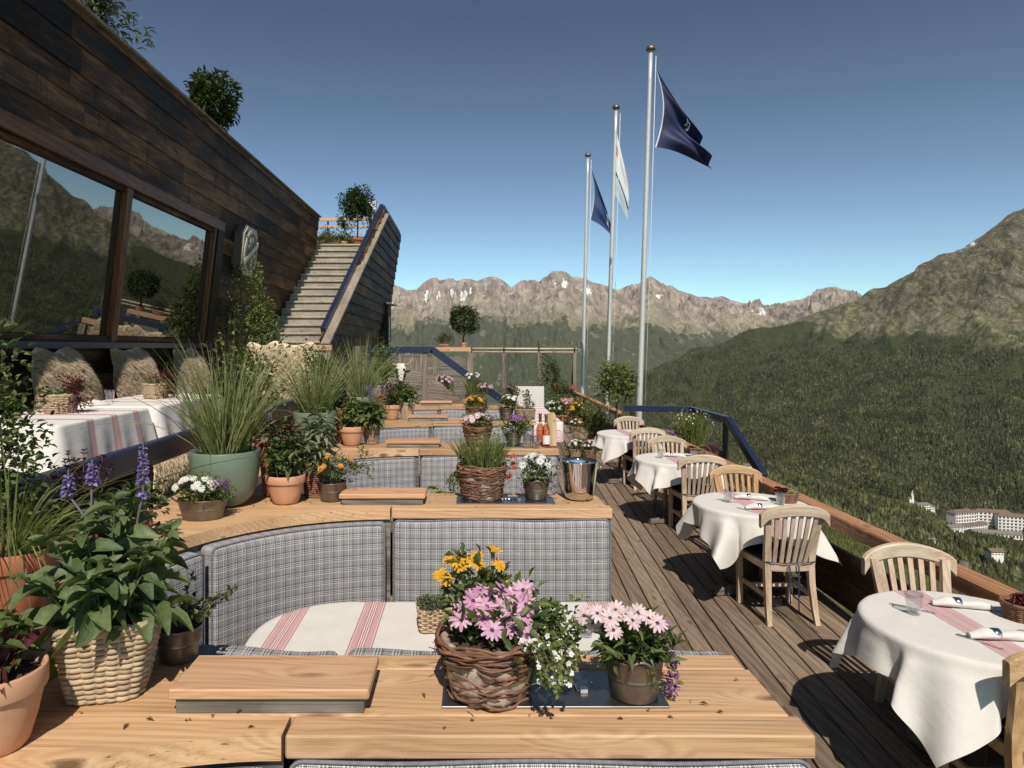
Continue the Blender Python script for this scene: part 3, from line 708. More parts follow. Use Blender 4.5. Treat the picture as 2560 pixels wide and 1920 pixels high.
# grass on the slope just below the rail
n = 42000
U = rg.uniform(1500, 2500, n); Y = np.sqrt(rg.uniform(5.0 ** 2, 62 ** 2, n)); x = (U - U0) * Y / F
k = x > 4.3 + 0 * x; U, Y, x = U[k], Y[k], x[k]; n = len(U); z = land_z(U, Y)
bl = np.array([(-.5, 0, 0), (.5, 0, 0), (.28, .12, .55), (-.28, .12, .55), (0, .45, 1.0)]); bf = np.array([(0, 1, 2), (0, 2, 3), (3, 2, 4)])
sc = rg.uniform(.7, 1.4, n) * np.clip(Y / 20, .8, 2.2)
mb = MB(); mb.scatter(bl, bf, np.stack([x, Y, z - .01], -1), zrots(n, rg), np.stack([.022 * sc, .10 * sc, .13 * sc], -1))
gr = mb.build('hillside_grass', leafmat('hill_grass', G((.075, .085, .026), (.125, .14, .045), (.21, .19, .085)), .7, .3, .1))
tag(gr, 'short green grass on the hillside right below the wooden rail', 'grass', kind='stuff')
# pale footpath on the meadow at the right edge
pts = [(2172, 1190, 700), (2170, 1203, 640), (2166, 1218, 590), (2164, 1232, 540), (2170, 1246, 500), (2188, 1252, 480), (2212, 1258, 460), (2240, 1266, 440)]
P = []
for (u, v, y) in pts: P.append([PX(u, y), y, float(land_z(u, y)) + .6])
P = np.array(P); d = nrm(np.gradient(P, axis=0)); sd = np.cross(d, [0, 0, 1.0])
mb = MB(); mb.grid(np.stack([P - sd * 3.2, P + sd * 3.2], 1)); o = mb.build('footpath', plain('path_gravel', (.42, .37, .30), .9, 0, .2, .2)); tag(o, kind='structure')

# ------------------------------------------------------------------ the village in the valley
M_['stucco'] = plain('pale_stucco', (.80, .76, .70), .8, 0, .06, .1); M_['vroof'] = plain('brown_tiles', (.17, .115, .08), .8, 0, .3, .3)
M_['vroof2'] = plain('grey_slate_roof', (.19, .165, .145), .8, 0, .3, .3); M_['vglass'] = plain('dark_window_pane', (.035, .035, .04), .3)
def house(name, label, cat, U, V, Y, L, D, hgt, rz=0.0, roof='gable', rm='vroof', floors=3, cols=8, group=None, z=None):
    x = PX(U, Y); zz = PZ(V, Y) if z is None else z
    t = thing(name, label, cat, (x, Y, zz), rz, group)
    mb = MB(); mb.box((-L / 2, -D / 2, -9), (L / 2, D / 2, hgt)); mb.build('wall', M_['stucco'], t)
    mb = MB(); rh = D * .28
    e = 1.2
    if roof == 'gable':
        A = np.array([(-L / 2 - e, -D / 2 - e, hgt), (L / 2 + e, -D / 2 - e, hgt), (L / 2 + e, D / 2 + e, hgt), (-L / 2 - e, D / 2 + e, hgt), (-L / 2 - e, 0, hgt + rh), (L / 2 + e, 0, hgt + rh)])
    else:
        A = np.array([(-L / 2 - e, -D / 2 - e, hgt), (L / 2 + e, -D / 2 - e, hgt), (L / 2 + e, D / 2 + e, hgt), (-L / 2 - e, D / 2 + e, hgt), (-L / 2 + D * .4, 0, hgt + rh), (L / 2 - D * .4, 0, hgt + rh)])
    n0 = mb.n; mb.V.append(A); mb.n += 6
    mb.ch.append((np.array([[0, 1, 5, 4], [2, 3, 4, 5], [3, 2, 1, 0]]) + n0, 0, False, None)); mb.ch.append((np.array([[1, 2, 5], [3, 0, 4]]) + n0, 0, False, None))
    mb.build('roof', M_[rm], t)
    fh = hgt / floors
    for i in range(floors):
        mb = MB()
        for j in range(cols):
            cx = -L / 2 + L * (j + .5) / cols
            mb.box((cx - L / cols * .27, -D / 2 - .12, fh * i + fh * .28), (cx + L / cols * .27, -D / 2 + .2, fh * i + fh * .80))
        if L > 20: mb.box((-L / 2, -D / 2 - .9, fh * i + fh * .02), (L / 2, -D / 2 - .05, fh * i + fh * .1), 0, 1)
        mb.build('window_row', [M_['vglass'], M_['stucco']], t)
    return t
HG = 'white houses and hotels down in the valley'
house('hotel_building', 'white hotel with a flag on its hipped brown roof, left end of the hotel row', 'hotel', 2077, 1133, 1500, 58, 22, 28, .25, 'hip', 'vroof', 4, 8, HG)
house('hotel_building', 'long low white hotel wing in front of the flagged hotel', 'hotel', 2098, 1153, 1440, 74, 16, 20, .3, 'gable', 'vroof', 3, 14, HG)
house('hotel_building', 'tall white balconied hotel block under brown roof, right of the flagged hotel', 'hotel', 2142, 1138, 1530, 74, 20, 34, -.25, 'hip', 'vroof', 5, 9, HG)
house('hotel_building', 'white balconied block at the far right end of the hotel row', 'hotel', 2190, 1148, 1500, 66, 20, 34, -.3, 'hip', 'vroof', 5, 9, HG)
house('hotel_building', 'lowest grey roofed white building in front of the hotel row', 'hotel', 2150, 1170, 1380, 86, 20, 18, -.25, 'gable', 'vroof2', 2, 14, HG)
house('school_building', 'long flat white building beneath the small church', 'building', 1985, 1103, 1500, 50, 14, 14, .2, 'hip', 'vroof2', 3, 8, HG)
t = thing('church', 'small white church with a slim pointed steeple among the trees', 'church', (PX(1968, 1520), 1520, PZ(1084, 1520)))
mb = MB(); mb.box((-6, -4, -8), (4, 4, 7)); mb.build('nave', M_['stucco'], t)
mb = MB(); mb.prism([(-6.4, 7), (4.4, 7), (-1, 11)], -4.5, 4.5, 0, np.array([[1, 0, 0], [0, 0, 1], [0, 1, 0]])); mb.build('roof', M_['vroof2'], t)
mb = MB(); mb.box((-1.5, -5.5, -8), (2.5, -1.5, 15)); mb.build('tower', M_['stucco'], t)
mb = MB(); mb.lathe([(2.6, 15), (.05, 27)], 4, (.5, -3.5, 0), 0, smooth=False); mb.build('steeple', M_['stucco'], t)
for k, (U, V, Y, L, rz) in enumerate(((2052, 1140, 1470, 12, .3), (2122, 1122, 1580, 16, -.2), (2170, 1164, 1430, 15, .1), (2203, 1180, 1330, 14, -.3), (2128, 1168, 1400, 11, .4), (2012, 1102, 1520, 11, -.1))):
    house('village_house', ['small pale house at the left end of the hotel row', 'pale house rising behind the gap in the hotel row', 'pale house in front of the right hotel blocks', 'pale house at the right edge below the last hotel block', 'small house squeezed between the two lowest hotel wings', 'small house right of the flat building beneath the church'][k], 'house', U, V, Y, L, L * .7, 9, rz, 'gable', 'vroof', 3, 4, HG)
CH = [('chalet', 'pale chalet at the upper left of the wood, beyond the blue handrail', 1612, 1003, 900, 11, 8, 6, .3), ('chalet', 'white chalet half hidden by trees left of the church', 1905, 1098, 1050, 15, 10, 9, .1), ('chalet', 'brown roofed chalet on the wooded slope below the pale twin houses', 1920, 1128, 900, 13, 9, 8, -.2),
      ('chalet', 'small white house deep in trees above the nearest chair with the arched back', 2010, 1163, 760, 8, 6, 5, .4), ('chalet', 'white house at the wood edge near the pale footpath', 2148, 1188, 780, 14, 10, 5.6, 0), ('chalet', 'grey flat roofed house in trees below the hotel row', 2060, 1133, 1100, 26, 12, 5, .2)]
for (nm, lb, U, V, Y, L, D, hg, rz) in CH:
    zz = float(land_z(U, Y)) - 1
    house(nm, lb, 'house', U, V, Y, L, D, hg * .75, rz, 'gable', 'vroof' if hg > 5.5 else 'vroof2', 2, 4, HG, z=max(zz, PZ(V + 9, Y)))

# ------------------------------------------------------------------ mountain air
mb = MB(); mb.box((-16000, -400, -640), (22000, 12800, 1300)); hz = mb.build('haze', [])
m = bpy.data.materials.new('mountain_air'); m.use_nodes = True; nt = m.node_tree; nt.nodes.remove(nt.nodes['Principled BSDF'])
pv = nt.nodes.new('ShaderNodeVolumePrincipled'); pv.inputs['Color'].default_value = (.95, .93, .90, 1); pv.inputs['Density'].default_value = 2.2e-5; pv.inputs['Anisotropy'].default_value = .2
nt.links.new(pv.outputs[0], nt.nodes['Material Output'].inputs['Volume']); hz.data.materials.append(m); tag(hz, 'thin mountain air paling the far range', 'haze', kind='stuff')
# ------------------------------------------------------------------ the deck
A_ = math.radians(4.0); dx, dy = math.sin(A_), math.cos(A_)
mb = MB(); rd = np.random.default_rng(2)
M = np.array([[dy, dx, 0], [-dx, dy, 0], [0, 0, 1]])
u = -4.0
while u < 4.6:
    # centre line of a board: p = u*(dy,-dx) + s*(dx,dy)
    s0, s1 = -1.5, 21.0
    for (lim, sg) in ((-2.0, 1), (3.0, -1)):
        c = (lim - u * dy) / dx
        if sg > 0: s0 = max(s0, c)
        else: s1 = min(s1, c)
    s0 = max(s0, (-1.2 + u * dx) / dy); s1 = min(s1, (20.4 + u * dx) / dy)
    if s1 - s0 > .3:
        s = s0 - rd.uniform(0, 3.5)
        while s < s1:
            e = s + rd.uniform(3.2, 4.6); a, b_ = max(s, s0), min(e, s1)
            if b_ - a > .05:
                zz = rd.uniform(-.0025, .0025)
                mb.box((u - .0645, a + .002, -.032 + zz), (u + .0645, b_ - .002, zz), .004, 0, M)
            s = e
    u += .1395
mb.box((-2.0, -1.2, -.14), (3.0, 20.4, -.05), 0, 1)
deck = mb.build('deck', [M_['deck'], M_['dark_x']]); tag(deck, kind='structure')

# ------------------------------------------------------------------ bench ledges, one per booth
RC, XJ, XR, XL = 1.1, -.46, .87, -1.93
ZT = 1.13
def YL(i): return 1.80 + 2.39 * i
LED = ['nearest timber ledge, in the foreground, carrying the birch bark flower basket', 'second timber ledge, carrying the polished champagne bucket', 'third timber ledge, carrying two rose wine bottles',
       'fourth timber ledge, behind the one with the wine bottles', 'farthest timber ledge, at the foot of the sloping stair side']
fake = []
for i in range(5):
    Y = YL(i); rr = np.random.default_rng(40 + i)
    t = thing('bench_ledge', LED[i], 'bench', (0, Y, 0), 0, 'timber ledges with padded benches')
    mb = MB(); mb.box((XJ + .004, -.097, ZT - .060), (XR, -.004, ZT + .001), .005); mb.build('front_beam', M_['larch_x'], t)
    # curved slab, sawn to the bench's radius
    cx, cy = XJ - .005, -.097 - RC
    pol = [(XJ - .006, -.004)]
    pol += [(XL, -.004), (XL, -2.02), (cx - RC, -2.02)]
    for a in np.linspace(pi, pi / 2, 34): pol.append((cx + RC * math.cos(a), cy + RC * math.sin(a)))
    mb = MB(); mb.prism(pol, ZT - .062, ZT + .0, 0); mb.build('curved_slab', M_['larch_x'], t)
    # top boards behind the beam
    mb = MB(); mb.box((XL, .004, ZT - .05), (XR - .02, .262, ZT - .002), .004); mb.build('top_board', M_['larch_x'], t)
    mb = MB(); mb.box((XL, .267, ZT - .05), (XR - .03, .36, ZT - .003), .004); mb.build('top_board', M_['larch_x'], t)
    # carcass: weathered boards at the end, riser behind the cushions
    for k in range(7):
        mb = MB(); mb.box((XR - .028, -.06, .155 * k + .002), (XR - .004, .33, .155 * k + .151), .003, 0); 
        if k: mb.build('end_board', M_['grey_x'], t)
    mb = MB(); mb.box((XJ, .035, .02), (XR - .03, .32, ZT - .055), .002)
    P = []
    for a in np.linspace(pi, pi / 2, 25):
        P.append([(cx + (RC + .02) * math.cos(a), cy + (RC + .02) * math.sin(a), z) for z in (.02, ZT - .063)])
    P.insert(0, [(cx - RC - .02, -2.02, z) for z in (.02, ZT - .063)])
    mb.grid(np.array(P), None, 0, True)
    mb.build('riser_panel', M_['grey_x'], t)
    mb = MB()
    for a in (1.02, 1.98): mb.box((-.02, -.012, .3), (.02, .012, ZT - .064), .002, 0, rotz(a), (cx + (RC + .008) * math.cos(pi / 2 + 1.02 * (a > 1.5) * 0 + (a - 0)), cy + (RC + .008) * math.sin(a), 0)) if False else None
    # seat along the curve
    pol = []
    for a in np.linspace(pi, pi / 2, 30): pol.append((cx + (RC - .02) * math.cos(a), cy + (RC - .02) * math.sin(a)))
    pol += [(XR - .03, cy + RC - .02), (XR - .03, cy + RC - .55)]
    for a in np.linspace(pi / 2, pi, 24): pol.append((cx + (RC - .55) * math.cos(a), cy + (RC - .55) * math.sin(a)))
    pol += [(cx - RC + .55, -1.75), (cx - RC + .02, -1.75)]
    mb = MB(); mb.prism(pol, .34, .44); mb.build('seat_pad', M_['pad'], t)
    # raised lid of the ice well
    mb = MB(); mb.box((-.775, .012, ZT - .0015), (-.275, .20, ZT + .037), .002); mb.build('lid_base', M_['grey_x'], t)
    mb = MB(); mb.box((-.79, .000, ZT + .039), (-.26, .205, ZT + .067), .004); mb.build('lid_board', M_['larch_red'], t)
    # steel hatch
    tr = None
    mb = MB(); mb.box((-.07, .035, ZT - .0015), (.545, .235, ZT + .004), .0015); tr = mb.build('steel_hatch', M_['tray'], t)
    if i < 2:
        mb = MB(); mb.tube([(.10 + .012 * q, .152 + .004 * math.sin(q * 1.7), ZT + .007) for q in range(16)], .0028, 6); mb.tube([(.29, .152, ZT + .006), (.305, .14, ZT + .008), (.305, .115, ZT + .008), (.325, .112, ZT + .008)], .003, 6)
        mb.box((.312, .10, ZT + .004), (.338, .124, ZT + .016), .003); mb.build('hatch_pull', M_['silver'], tr)

# ------------------------------------------------------------------ checked cushions
def puff(lo, hi, amt, ax=1):
    lo = np.array(lo); hi = np.array(hi)
    def fn(P):
        o = [x for x in range(3) if x != ax]
        q = np.ones(P.shape[:-1])
        for a in o:
            u = np.clip((P[..., a] - lo[a]) / (hi[a] - lo[a]), 0, 1); q = q * (1 - (2 * u - 1) ** 4)
        P = P.copy(); P[..., ax] -= amt * q
        return P
    return fn
def piping(o, lo, hi, fn):
    r = .034; q = []
    for (cx, cz, a0) in ((hi[0] - r, hi[2] - r, 0), (lo[0] + r, hi[2] - r, pi / 2), (lo[0] + r, lo[2] + r, pi), (hi[0] - r, lo[2] + r, 1.5 * pi)):
        q += [(cx + r * math.cos(a0 + t), cz + r * math.sin(a0 + t)) for t in np.linspace(0, pi / 2, 6)]
    q = np.array(q); out = []
    for a, b_ in zip(q, np.roll(q, -1, 0)):
        n = max(1, int(np.hypot(*(b_ - a)) / .05)); out += [a + (b_ - a) * k / n for k in range(n)]
    out = np.array(out); P = np.stack([out[:, 0], np.full(len(out), lo[1] + .012), out[:, 1]], -1)
    mb = MB(); mb.tube(fn(P), .0055, 6, 0, False, True); mb.build('piping', M_['pipe'], o)
def cushion_straight(i, lab):
    Y = YL(i)
    lo, hi = (XJ + .015, -.105, .45), (XR - .012, .02, 1.062)
    pf = puff(lo, hi, .018)
    def fn(P):
        P = pf(P); P = P.copy(); P[..., 2] += .004 * np.sin(P[..., 0] * 9 + i) * np.clip((P[..., 2] - .8) / .25, 0, 1)
        return P
    mb = MB(); mb.rbox(lo, hi, .032, (26, 3, 14), 0, fn)
    o = mb.build('back_cushion', M_['check'], None, (0, Y, 0)); tag(o, lab, 'cushion', 'checked back cushions'); piping(o, lo, hi, fn); return o
def cushion_curved(i, a0, a1, lab, top=1.062, zr=0):
    Y = YL(i); cx, cy = XJ - .005, -.097 - RC
    L = RC * (a1 - a0)
    lo, hi = (0, -.115, .45), (L, .01, top)
    pf = puff(lo, hi, .014)
    def fn(P):
        P = pf(P); a = pi / 2 + a0 + (L - P[..., 0]) / RC * 1.0
        a = pi / 2 + a1 - P[..., 0] / RC
        r = RC + P[..., 1] + .0
        return np.stack([cx + r * np.cos(a), cy + r * np.sin(a), P[..., 2] + zr * 0], -1)
    mb = MB(); mb.rbox(lo, hi, .032, (22, 3, 14), 0, fn)
    o = mb.build('back_cushion', M_['check'], None, (0, Y, 0)); tag(o, lab, 'cushion', 'checked back cushions'); piping(o, lo, hi, fn); return o
ORD = ['nearest', 'second', 'third', 'fourth', 'farthest']
for i in range(5):
    cushion_straight(i, ['checked cushion at the very bottom edge of the picture, right of the gap', 'long straight checked cushion facing the table with the yellow and pink flowers', 'straight checked cushion of the second booth, behind the vine basket of green grass',
                         'straight checked cushion under the ledge with the wine bottles behind the pink daisies', 'straight checked cushion of the farthest booth'][i] if i != 3 else 'straight checked cushion of the fourth booth, beyond the wine bottles')
    cushion_curved(i, .02, 1.02, ['curved checked cushion at the very bottom edge, left of the gap', 'long curved checked cushion left of the foreground table', 'curved checked cushion behind the bucket of orange flowers', 'curved checked cushion behind the woven basket on the third ledge', 'curved checked cushion of the farthest booth'][i])
    if i == 1:
        cushion_curved(i, 1.07, 1.62, 'short checked cushion at the left end of the foreground booth, beside the big leaved plant', 1.055)
# cushions of the bench that faces away, their tops just above the foreground ledge
def cushion_back(x0, x1, zt, y, lab, bend):
    lo, hi = (x0, y, .5), (x1, y + .11, zt)
    def fn(P):
        P = P.copy(); P[..., 1] += bend * (P[..., 0] - x1) ** 2; P[..., 2] += .006 * np.sin(P[..., 0] * 14); return P
    mb = MB(); mb.rbox(lo, hi, .03, (20, 3, 8), 0, fn); o = mb.build('back_cushion', M_['check']); tag(o, lab, 'cushion', 'checked back cushions')
cushion_back(-.40, .86, 1.088, 2.20, 'checked cushion showing only its top edge between the foreground lid and the birch basket', 0)
cushion_back(-1.25, -.43, 1.085, 2.20, 'checked cushion whose dark top edge runs behind the foreground lid toward the big leaved plant', .20)

# ------------------------------------------------------------------ cloths
def skirt(poly, zt, drop, name, mat, loc, label, cat='tablecloth', group=None, wave=.02, nw=26, flare=.06, uvs=(1, 1), tips=0.0):
    poly = np.asarray(poly, float)
    # resample outline
    seg = np.roll(poly, -1, 0) - poly; ln = np.linalg.norm(seg, axis=1); cum = np.concatenate([[0], np.cumsum(ln)])
    n = 160; s = np.linspace(0, cum[-1], n, endpoint=False)
    k = np.clip(np.searchsorted(cum, s, 'right') - 1, 0, len(poly) - 1)
    Q = poly[k] + seg[k] * ((s - cum[k]) / ln[k])[:, None]
    T = nrm(np.roll(Q, -1, 0) - np.roll(Q, 1, 0)); Nn = np.stack([T[:, 1], -T[:, 0]], 1)
    bx0, bx1 = Q.min(0), Q.max(0); dc = np.min([np.hypot(*(Q - np.array([a, b_])).T) for a in (bx0[0], bx1[0]) for b_ in (bx0[1], bx1[1])], axis=0); tip = tips * np.exp(-(dc / .10) ** 2)
    c = Q.mean(0); rings = []; uvr = []
    for f in (0.0, .3, .6, .85, .97, 1.0):
        q = c + (Q - c) * f; rings.append(np.c_[q, np.full(n, zt)]); uvr.append(q)
    for j, e in enumerate((.015, .05, .25, .5, .75, 1.0)):
        q = Q + Nn * (.008 + flare * drop * e + wave * e * (np.sin(s / cum[-1] * 2 * pi * nw) + .5 * np.sin(s / cum[-1] * 2 * pi * (nw * .37) + 1)))[:, None]
        q = q + Nn * (tip * .45 * e)[:, None]; rings.append(np.c_[q, zt - .004 - (drop + tip) * e]); uvr.append(Q + Nn * (drop * e))
    P = np.stack(rings, 0); U = np.stack(uvr, 0) * np.array(uvs)
    P = np.concatenate([P, P[:, :1]], 1); U = np.concatenate([U, U[:, :1]], 1)
    mb = MB(); mb.grid(P[:, ::-1], U[:, ::-1], 0, True); o = mb.build(name, mat, None, loc); tag(o, label, cat, group); return o
def rrect(x0, x1, y0, y1, rl, rr, n=10):
    P = []
    for (cx, cy, r, a) in ((x1 - rr, y1 - rr, rr, 0), (x0 + rl, y1 - rl, rl, pi / 2), (x0 + rl, y0 + rl, rl, pi), (x1 - rr, y0 + rr, rr, 3 * pi / 2)):
        for t in np.linspace(0, pi / 2, n): P.append((cx + r * math.cos(a + t), cy + r * math.sin(a + t)))
    return P
# booth table
t = thing('booth_table', 'long wooden booth table standing under the striped cloth in the foreground', 'table', (0, YL(0), 0))
mb = MB(); mb.prism(rrect(-.98, .78, .98, 1.80, .38, .08), .70, .742); mb.build('tabletop', M_['grey_x'], t)
for x in (-.55, .45):
    mb = MB(); mb.box((x - .05, 1.34, .02), (x + .05, 1.44, .70), .005); mb.build('leg', M_['grey_z'], t)
    mb = MB(); mb.box((x - .06, 1.08, .001), (x + .06, 1.70, .06), .005); mb.build('foot', M_['grey_x'], t)
skirt(rrect(-1.01, .80, .96, 1.82, .40, .07), .75, .24, 'tablecloth', M_['booth'], (0, YL(0), 0), 'white cloth with red stripes on the foreground booth table', 'tablecloth', None, .008, 19)

# square linen over a round table
def drape(name, mat, loc, rz, label, group, r=.47, a=.70, seed=0, asp=1.0):
    n = 84; t = np.linspace(-a, a, n)
    s_, t_ = np.meshgrid(t, t, indexing='ij'); rho = np.hypot(s_, t_); th = np.arctan2(t_, s_)
    e = np.maximum(rho - r, 0); ph = seed * 1.7
    f = .16 + .15 * np.cos(4 * (th - pi / 4)) + .15 * np.cos(8 * th + ph) + .17 * np.cos(12 * th + 2.1 * ph) + .10 * np.cos(19 * th + ph)
    f = np.clip(f, -.05, .75) * np.clip(e / .1, 0, 1)
    th2 = th + .10 * np.clip(e / .2, 0, 1) * np.sin(8 * th + ph) * np.clip(1 - e, .3, 1)
    edge = .025
    out = np.minimum(e, edge) * .8 + np.maximum(e - edge, 0) * f
    drop = np.maximum(e - edge * .8, 0) * np.sqrt(np.maximum(1 - f ** 2, .3)) + np.clip(e, 0, edge) ** 2 / edge * .3
    rr = np.minimum(rho, r) + out
    z = .762 - drop + .0015 * np.sin(s_ * 21 + ph) * np.sin(t_ * 17) * (rho < r)
    P = np.stack([rr * np.cos(th2), rr * np.sin(th2), z], -1)
    mb = MB(); mb.grid(P, np.stack([s_, t_], -1), 0, True); o = mb.build(name, mat, None, loc); o.rotation_euler = (0, 0, rz)
    tag(o, label, 'tablecloth', group); return o
TB = [(2.43, 3.30), (2.43, 5.86), (2.50, 8.22), (2.50, 10.66)]
TL = ['nearest round bistro table, at the lower right corner', 'second round bistro table from the front, beside the chair with tassels', 'third round bistro table from the front', 'farthest round bistro table, beside the small flower baskets on the deck']
CL = ['white cloth on the nearest bistro table, hanging corners at the lower right', 'white cloth on the second bistro table, under the tasselled chair', 'white cloth on the third bistro table, right of the champagne bucket', 'white cloth on the farthest bistro table by the deck flower baskets']
t0 = thing('bistro_table', TL[0], 'table', (TB[0][0], TB[0][1], 0), 0, 'round bistro tables along the rail')
mb = MB(); mb.lathe([(.0, .715), (.44, .715), (.447, .725), (.447, .745), (.44, .752), (0, .752)], 40); mb.build('tabletop', M_['warm_x'], t0)
mb = MB(); mb.box((-.05, -.05, .075), (.05, .05, .715), .006); mb.build('pedestal', M_['dark_z'], t0)
for k in range(2):
    Mr = rotz(k * pi / 2 + .12)
    mb = MB(); mb.box((-.36, -.045, .001 + .004 * k), (.36, .045, .07 + .004 * k), .012, 0, Mr); mb.build('foot', M_['grey_x'], t0)
for q, (x, y) in enumerate(TB):
    if q: dup(t0, (x, y, 0), .1 * q, TL[q])
    drape('tablecloth', M_['bistro'], (x, y, 0), [-.03, .02, .0, .03][q], CL[q], 'white cloths on the bistro tables', .455, .655, q)

# ------------------------------------------------------------------ chairs
def make_chair(lab, mz, mx, loc, rz, tie):
    t = thing('garden_chair', lab, 'chair', loc, rz, 'teak chairs at the bistro tables')
    arc = lambda x: -.30 - .055 * (1 - (x / .27) ** 2)          # plan curve of the back
    # crest rail: arched, rolled ends
    n = 33; xs = np.linspace(-.262, .262, n); q = (xs / .262) ** 2
    top = .925 - .062 * q - .018 * q ** 6; bot = top - .072 - .012 * (1 - q) - .030 * np.clip((np.abs(xs) - .205) / .05, 0, 1)
    y = arc(xs); th = .021
    prof = []
    for i in range(n):
        yy, zt, zb = y[i], top[i], bot[i]
        prof.append([(xs[i], yy - th + .006, zt), (xs[i], yy + th - .006, zt), (xs[i], yy + th, zt - .008), (xs[i], yy + th, zb + .008), (xs[i], yy + th - .006, zb), (xs[i], yy - th + .006, zb), (xs[i], yy - th, zb + .008), (xs[i], yy - th, zt - .008)])
    P = np.array(prof)
    mb = MB(); mb.grid(np.concatenate([P, P[:, :1]], 1)[:, ::-1], None, 0, False)
    for e in (0, n - 1): mb.add(P[e] if e else P[e][::-1], np.arange(8)[None], 0)
    mb.build('crest_rail', mx, t)
    for s in (-1, 1):     # rear leg runs up into the back post
        L = [(.185, -.285, .0), (.178, -.255, .12), (.170, -.225, .30), (.168, -.215, .43), (.172, -.225, .52), (.185, -.262, .68), (.203, -.30, .845)]
        mb = MB()
        for a, b_ in zip(L[:-1], L[1:]):
            pass
        L = np.array(L) * np.array([s, 1, 1]); ww = np.array([.036, .040, .046, .05, .05, .046, .044]); dd = np.array([.034, .038, .042, .046, .04, .034, .03])
        ring = [[(p[0] - w / 2, p[1] - d / 2, p[2]), (p[0] + w / 2, p[1] - d / 2, p[2]), (p[0] + w / 2, p[1] + d / 2, p[2]), (p[0] - w / 2, p[1] + d / 2, p[2])] for p, w, d in zip(L, ww, dd)]
        R4 = np.array(ring); mb.grid(np.concatenate([R4, R4[:, :1]], 1), None, 0, False); mb.add(R4[0][::-1], np.arange(4)[None]); mb.add(R4[-1], np.arange(4)[None])
        mb.build('rear_leg', mz, t)
        mb = MB(); mb.box((s * .205 - .021, .165, .0), (s * .205 + .021, .208, .43), .004); mb.build('front_leg', mz, t)
        mb = MB(); mb.bar((s * .195, .17, .20), (s * .176, -.23, .20), .022, .036); mb.build('stretcher', mx, t)
    mb = MB(); mb.bar((-.19, .02, .205), (.19, .02, .205), .022, .034); mb.build('stretcher', mx, t)
    for k in range(6):
        u = (k - 2.5) / 2.5; xb = u * .118; xt = u * .150
        mb = MB()
        pr = [(xb, arc(xb * 1.25) + .115 - .0, .45), ((xb + xt) / 2, (arc(xb) + .115 + arc(xt)) / 2 - .012, .66), (xt, arc(xt), .862 - .03 * u * u)]
        w, d = .030, .016
        R4 = np.array([[(p[0] - w / 2, p[1] - d / 2, p[2]), (p[0] + w / 2, p[1] - d / 2, p[2]), (p[0] + w / 2, p[1] + d / 2, p[2]), (p[0] - w / 2, p[1] + d / 2, p[2])] for p in pr])
        mb.grid(np.concatenate([R4, R4[:, :1]], 1), None, 0, False)
        for g in (-.006, .006): mb.box((xb + g - .0012, pr[0][1] + d / 2 - .001, .46), (xb + g + .0012, pr[0][1] + d / 2 + .0008, .5), 0)
        mb.build('back_slat', mz, t)
    # seat frame with a curved rear rail
    mb = MB()
    for s in (-1, 1): mb.bar((s * .203, .185, .425), (s * .178, -.215, .425), .03, .055)
    mb.bar((-.19, .19, .425), (.19, .19, .425), .03, .055)
    xs2 = np.linspace(-.15, .15, 13); mb2 = [(x, -.222 - .03 * (1 - (x / .17) ** 2), .425) for x in xs2]
    R4 = np.array([[(p[0], p[1] - .014, p[2] - .027), (p[0], p[1] + .014, p[2] - .027), (p[0], p[1] + .014, p[2] + .027), (p[0], p[1] - .014, p[2] + .027)] for p in mb2])
    mb.grid(np.concatenate([R4, R4[:, :1]], 1), None, 0, False)
    mb.build('seat_frame', mx, t)
    lo, hi = (-.195, -.20, .44), (.195, .20, .475)
    def fn(P):
        P = P.copy(); P[..., 0] *= 1 - .12 * np.clip((.2 - P[..., 1]) / .4, 0, 1); P[..., 2] += .006 * (1 - (P[..., 0] / .2) ** 2); return P
    mb = MB(); mb.rbox(lo, hi, .016, (8, 8, 3), 0, fn); mb.build('seat_cushion', M_['pad'], t)
    if tie:
        mb = MB(); mb.tube([(x * 1.12, -.245 - .034 * (1 - (x / .17) ** 2) + .004 * math.sin(k), .466 + .003 * math.sin(k * 2.3)) for k, x in enumerate(np.linspace(-.175, .175, 15))], .004, 6)
        for (x, L) in ((-.035, .27), (-.028, .20), (.03, .33), (.036, .22)):
            mb.tube([(x, -.285, .462), (x * 1.1, -.30, .44), (x + .004, -.30, .44 - L * .6), (x + .008, -.298, .44 - L)], [.003, .003, .0035, .0055], 6)
        mb.build('cushion_tie', M_['cord'], t)
    return t
pale = make_chair('bleached chair with hanging navy tassels, its back to us at the second bistro table', M_['teak_z'], M_['teak_x'], (2.45, 5.44, 0), .03, True)
warm = make_chair('honey coloured chair facing us behind the second bistro table', M_['warm_z'], M_['warm_x'], (2.67, 6.47, 0), pi + .05, False)
# (crest x, crest y, rotation, prototype)
dup(pale, (2.60, 3.75, 0), pi - .06, 'bleached chair with a broad arched back facing us behind the nearest bistro table')
dup(warm, (2.43, 3.02, 0), -.05, 'chair cut off by the right edge, its back to us at the nearest bistro table')
dup(pale, (2.585, 7.82, 0), -.02, 'bleached chair with its back to us at the third bistro table')
dup(pale, (2.66, 8.73, 0), pi + .08, 'bleached chair facing us behind the third bistro table')
dup(pale, (2.63, 10.34, 0), .06, 'bleached chair with its back to us at the farthest bistro table')
dup(pale, (2.77, 11.30, 0), pi + .1, 'farthest bleached chair, facing us in front of the tall flagpole')

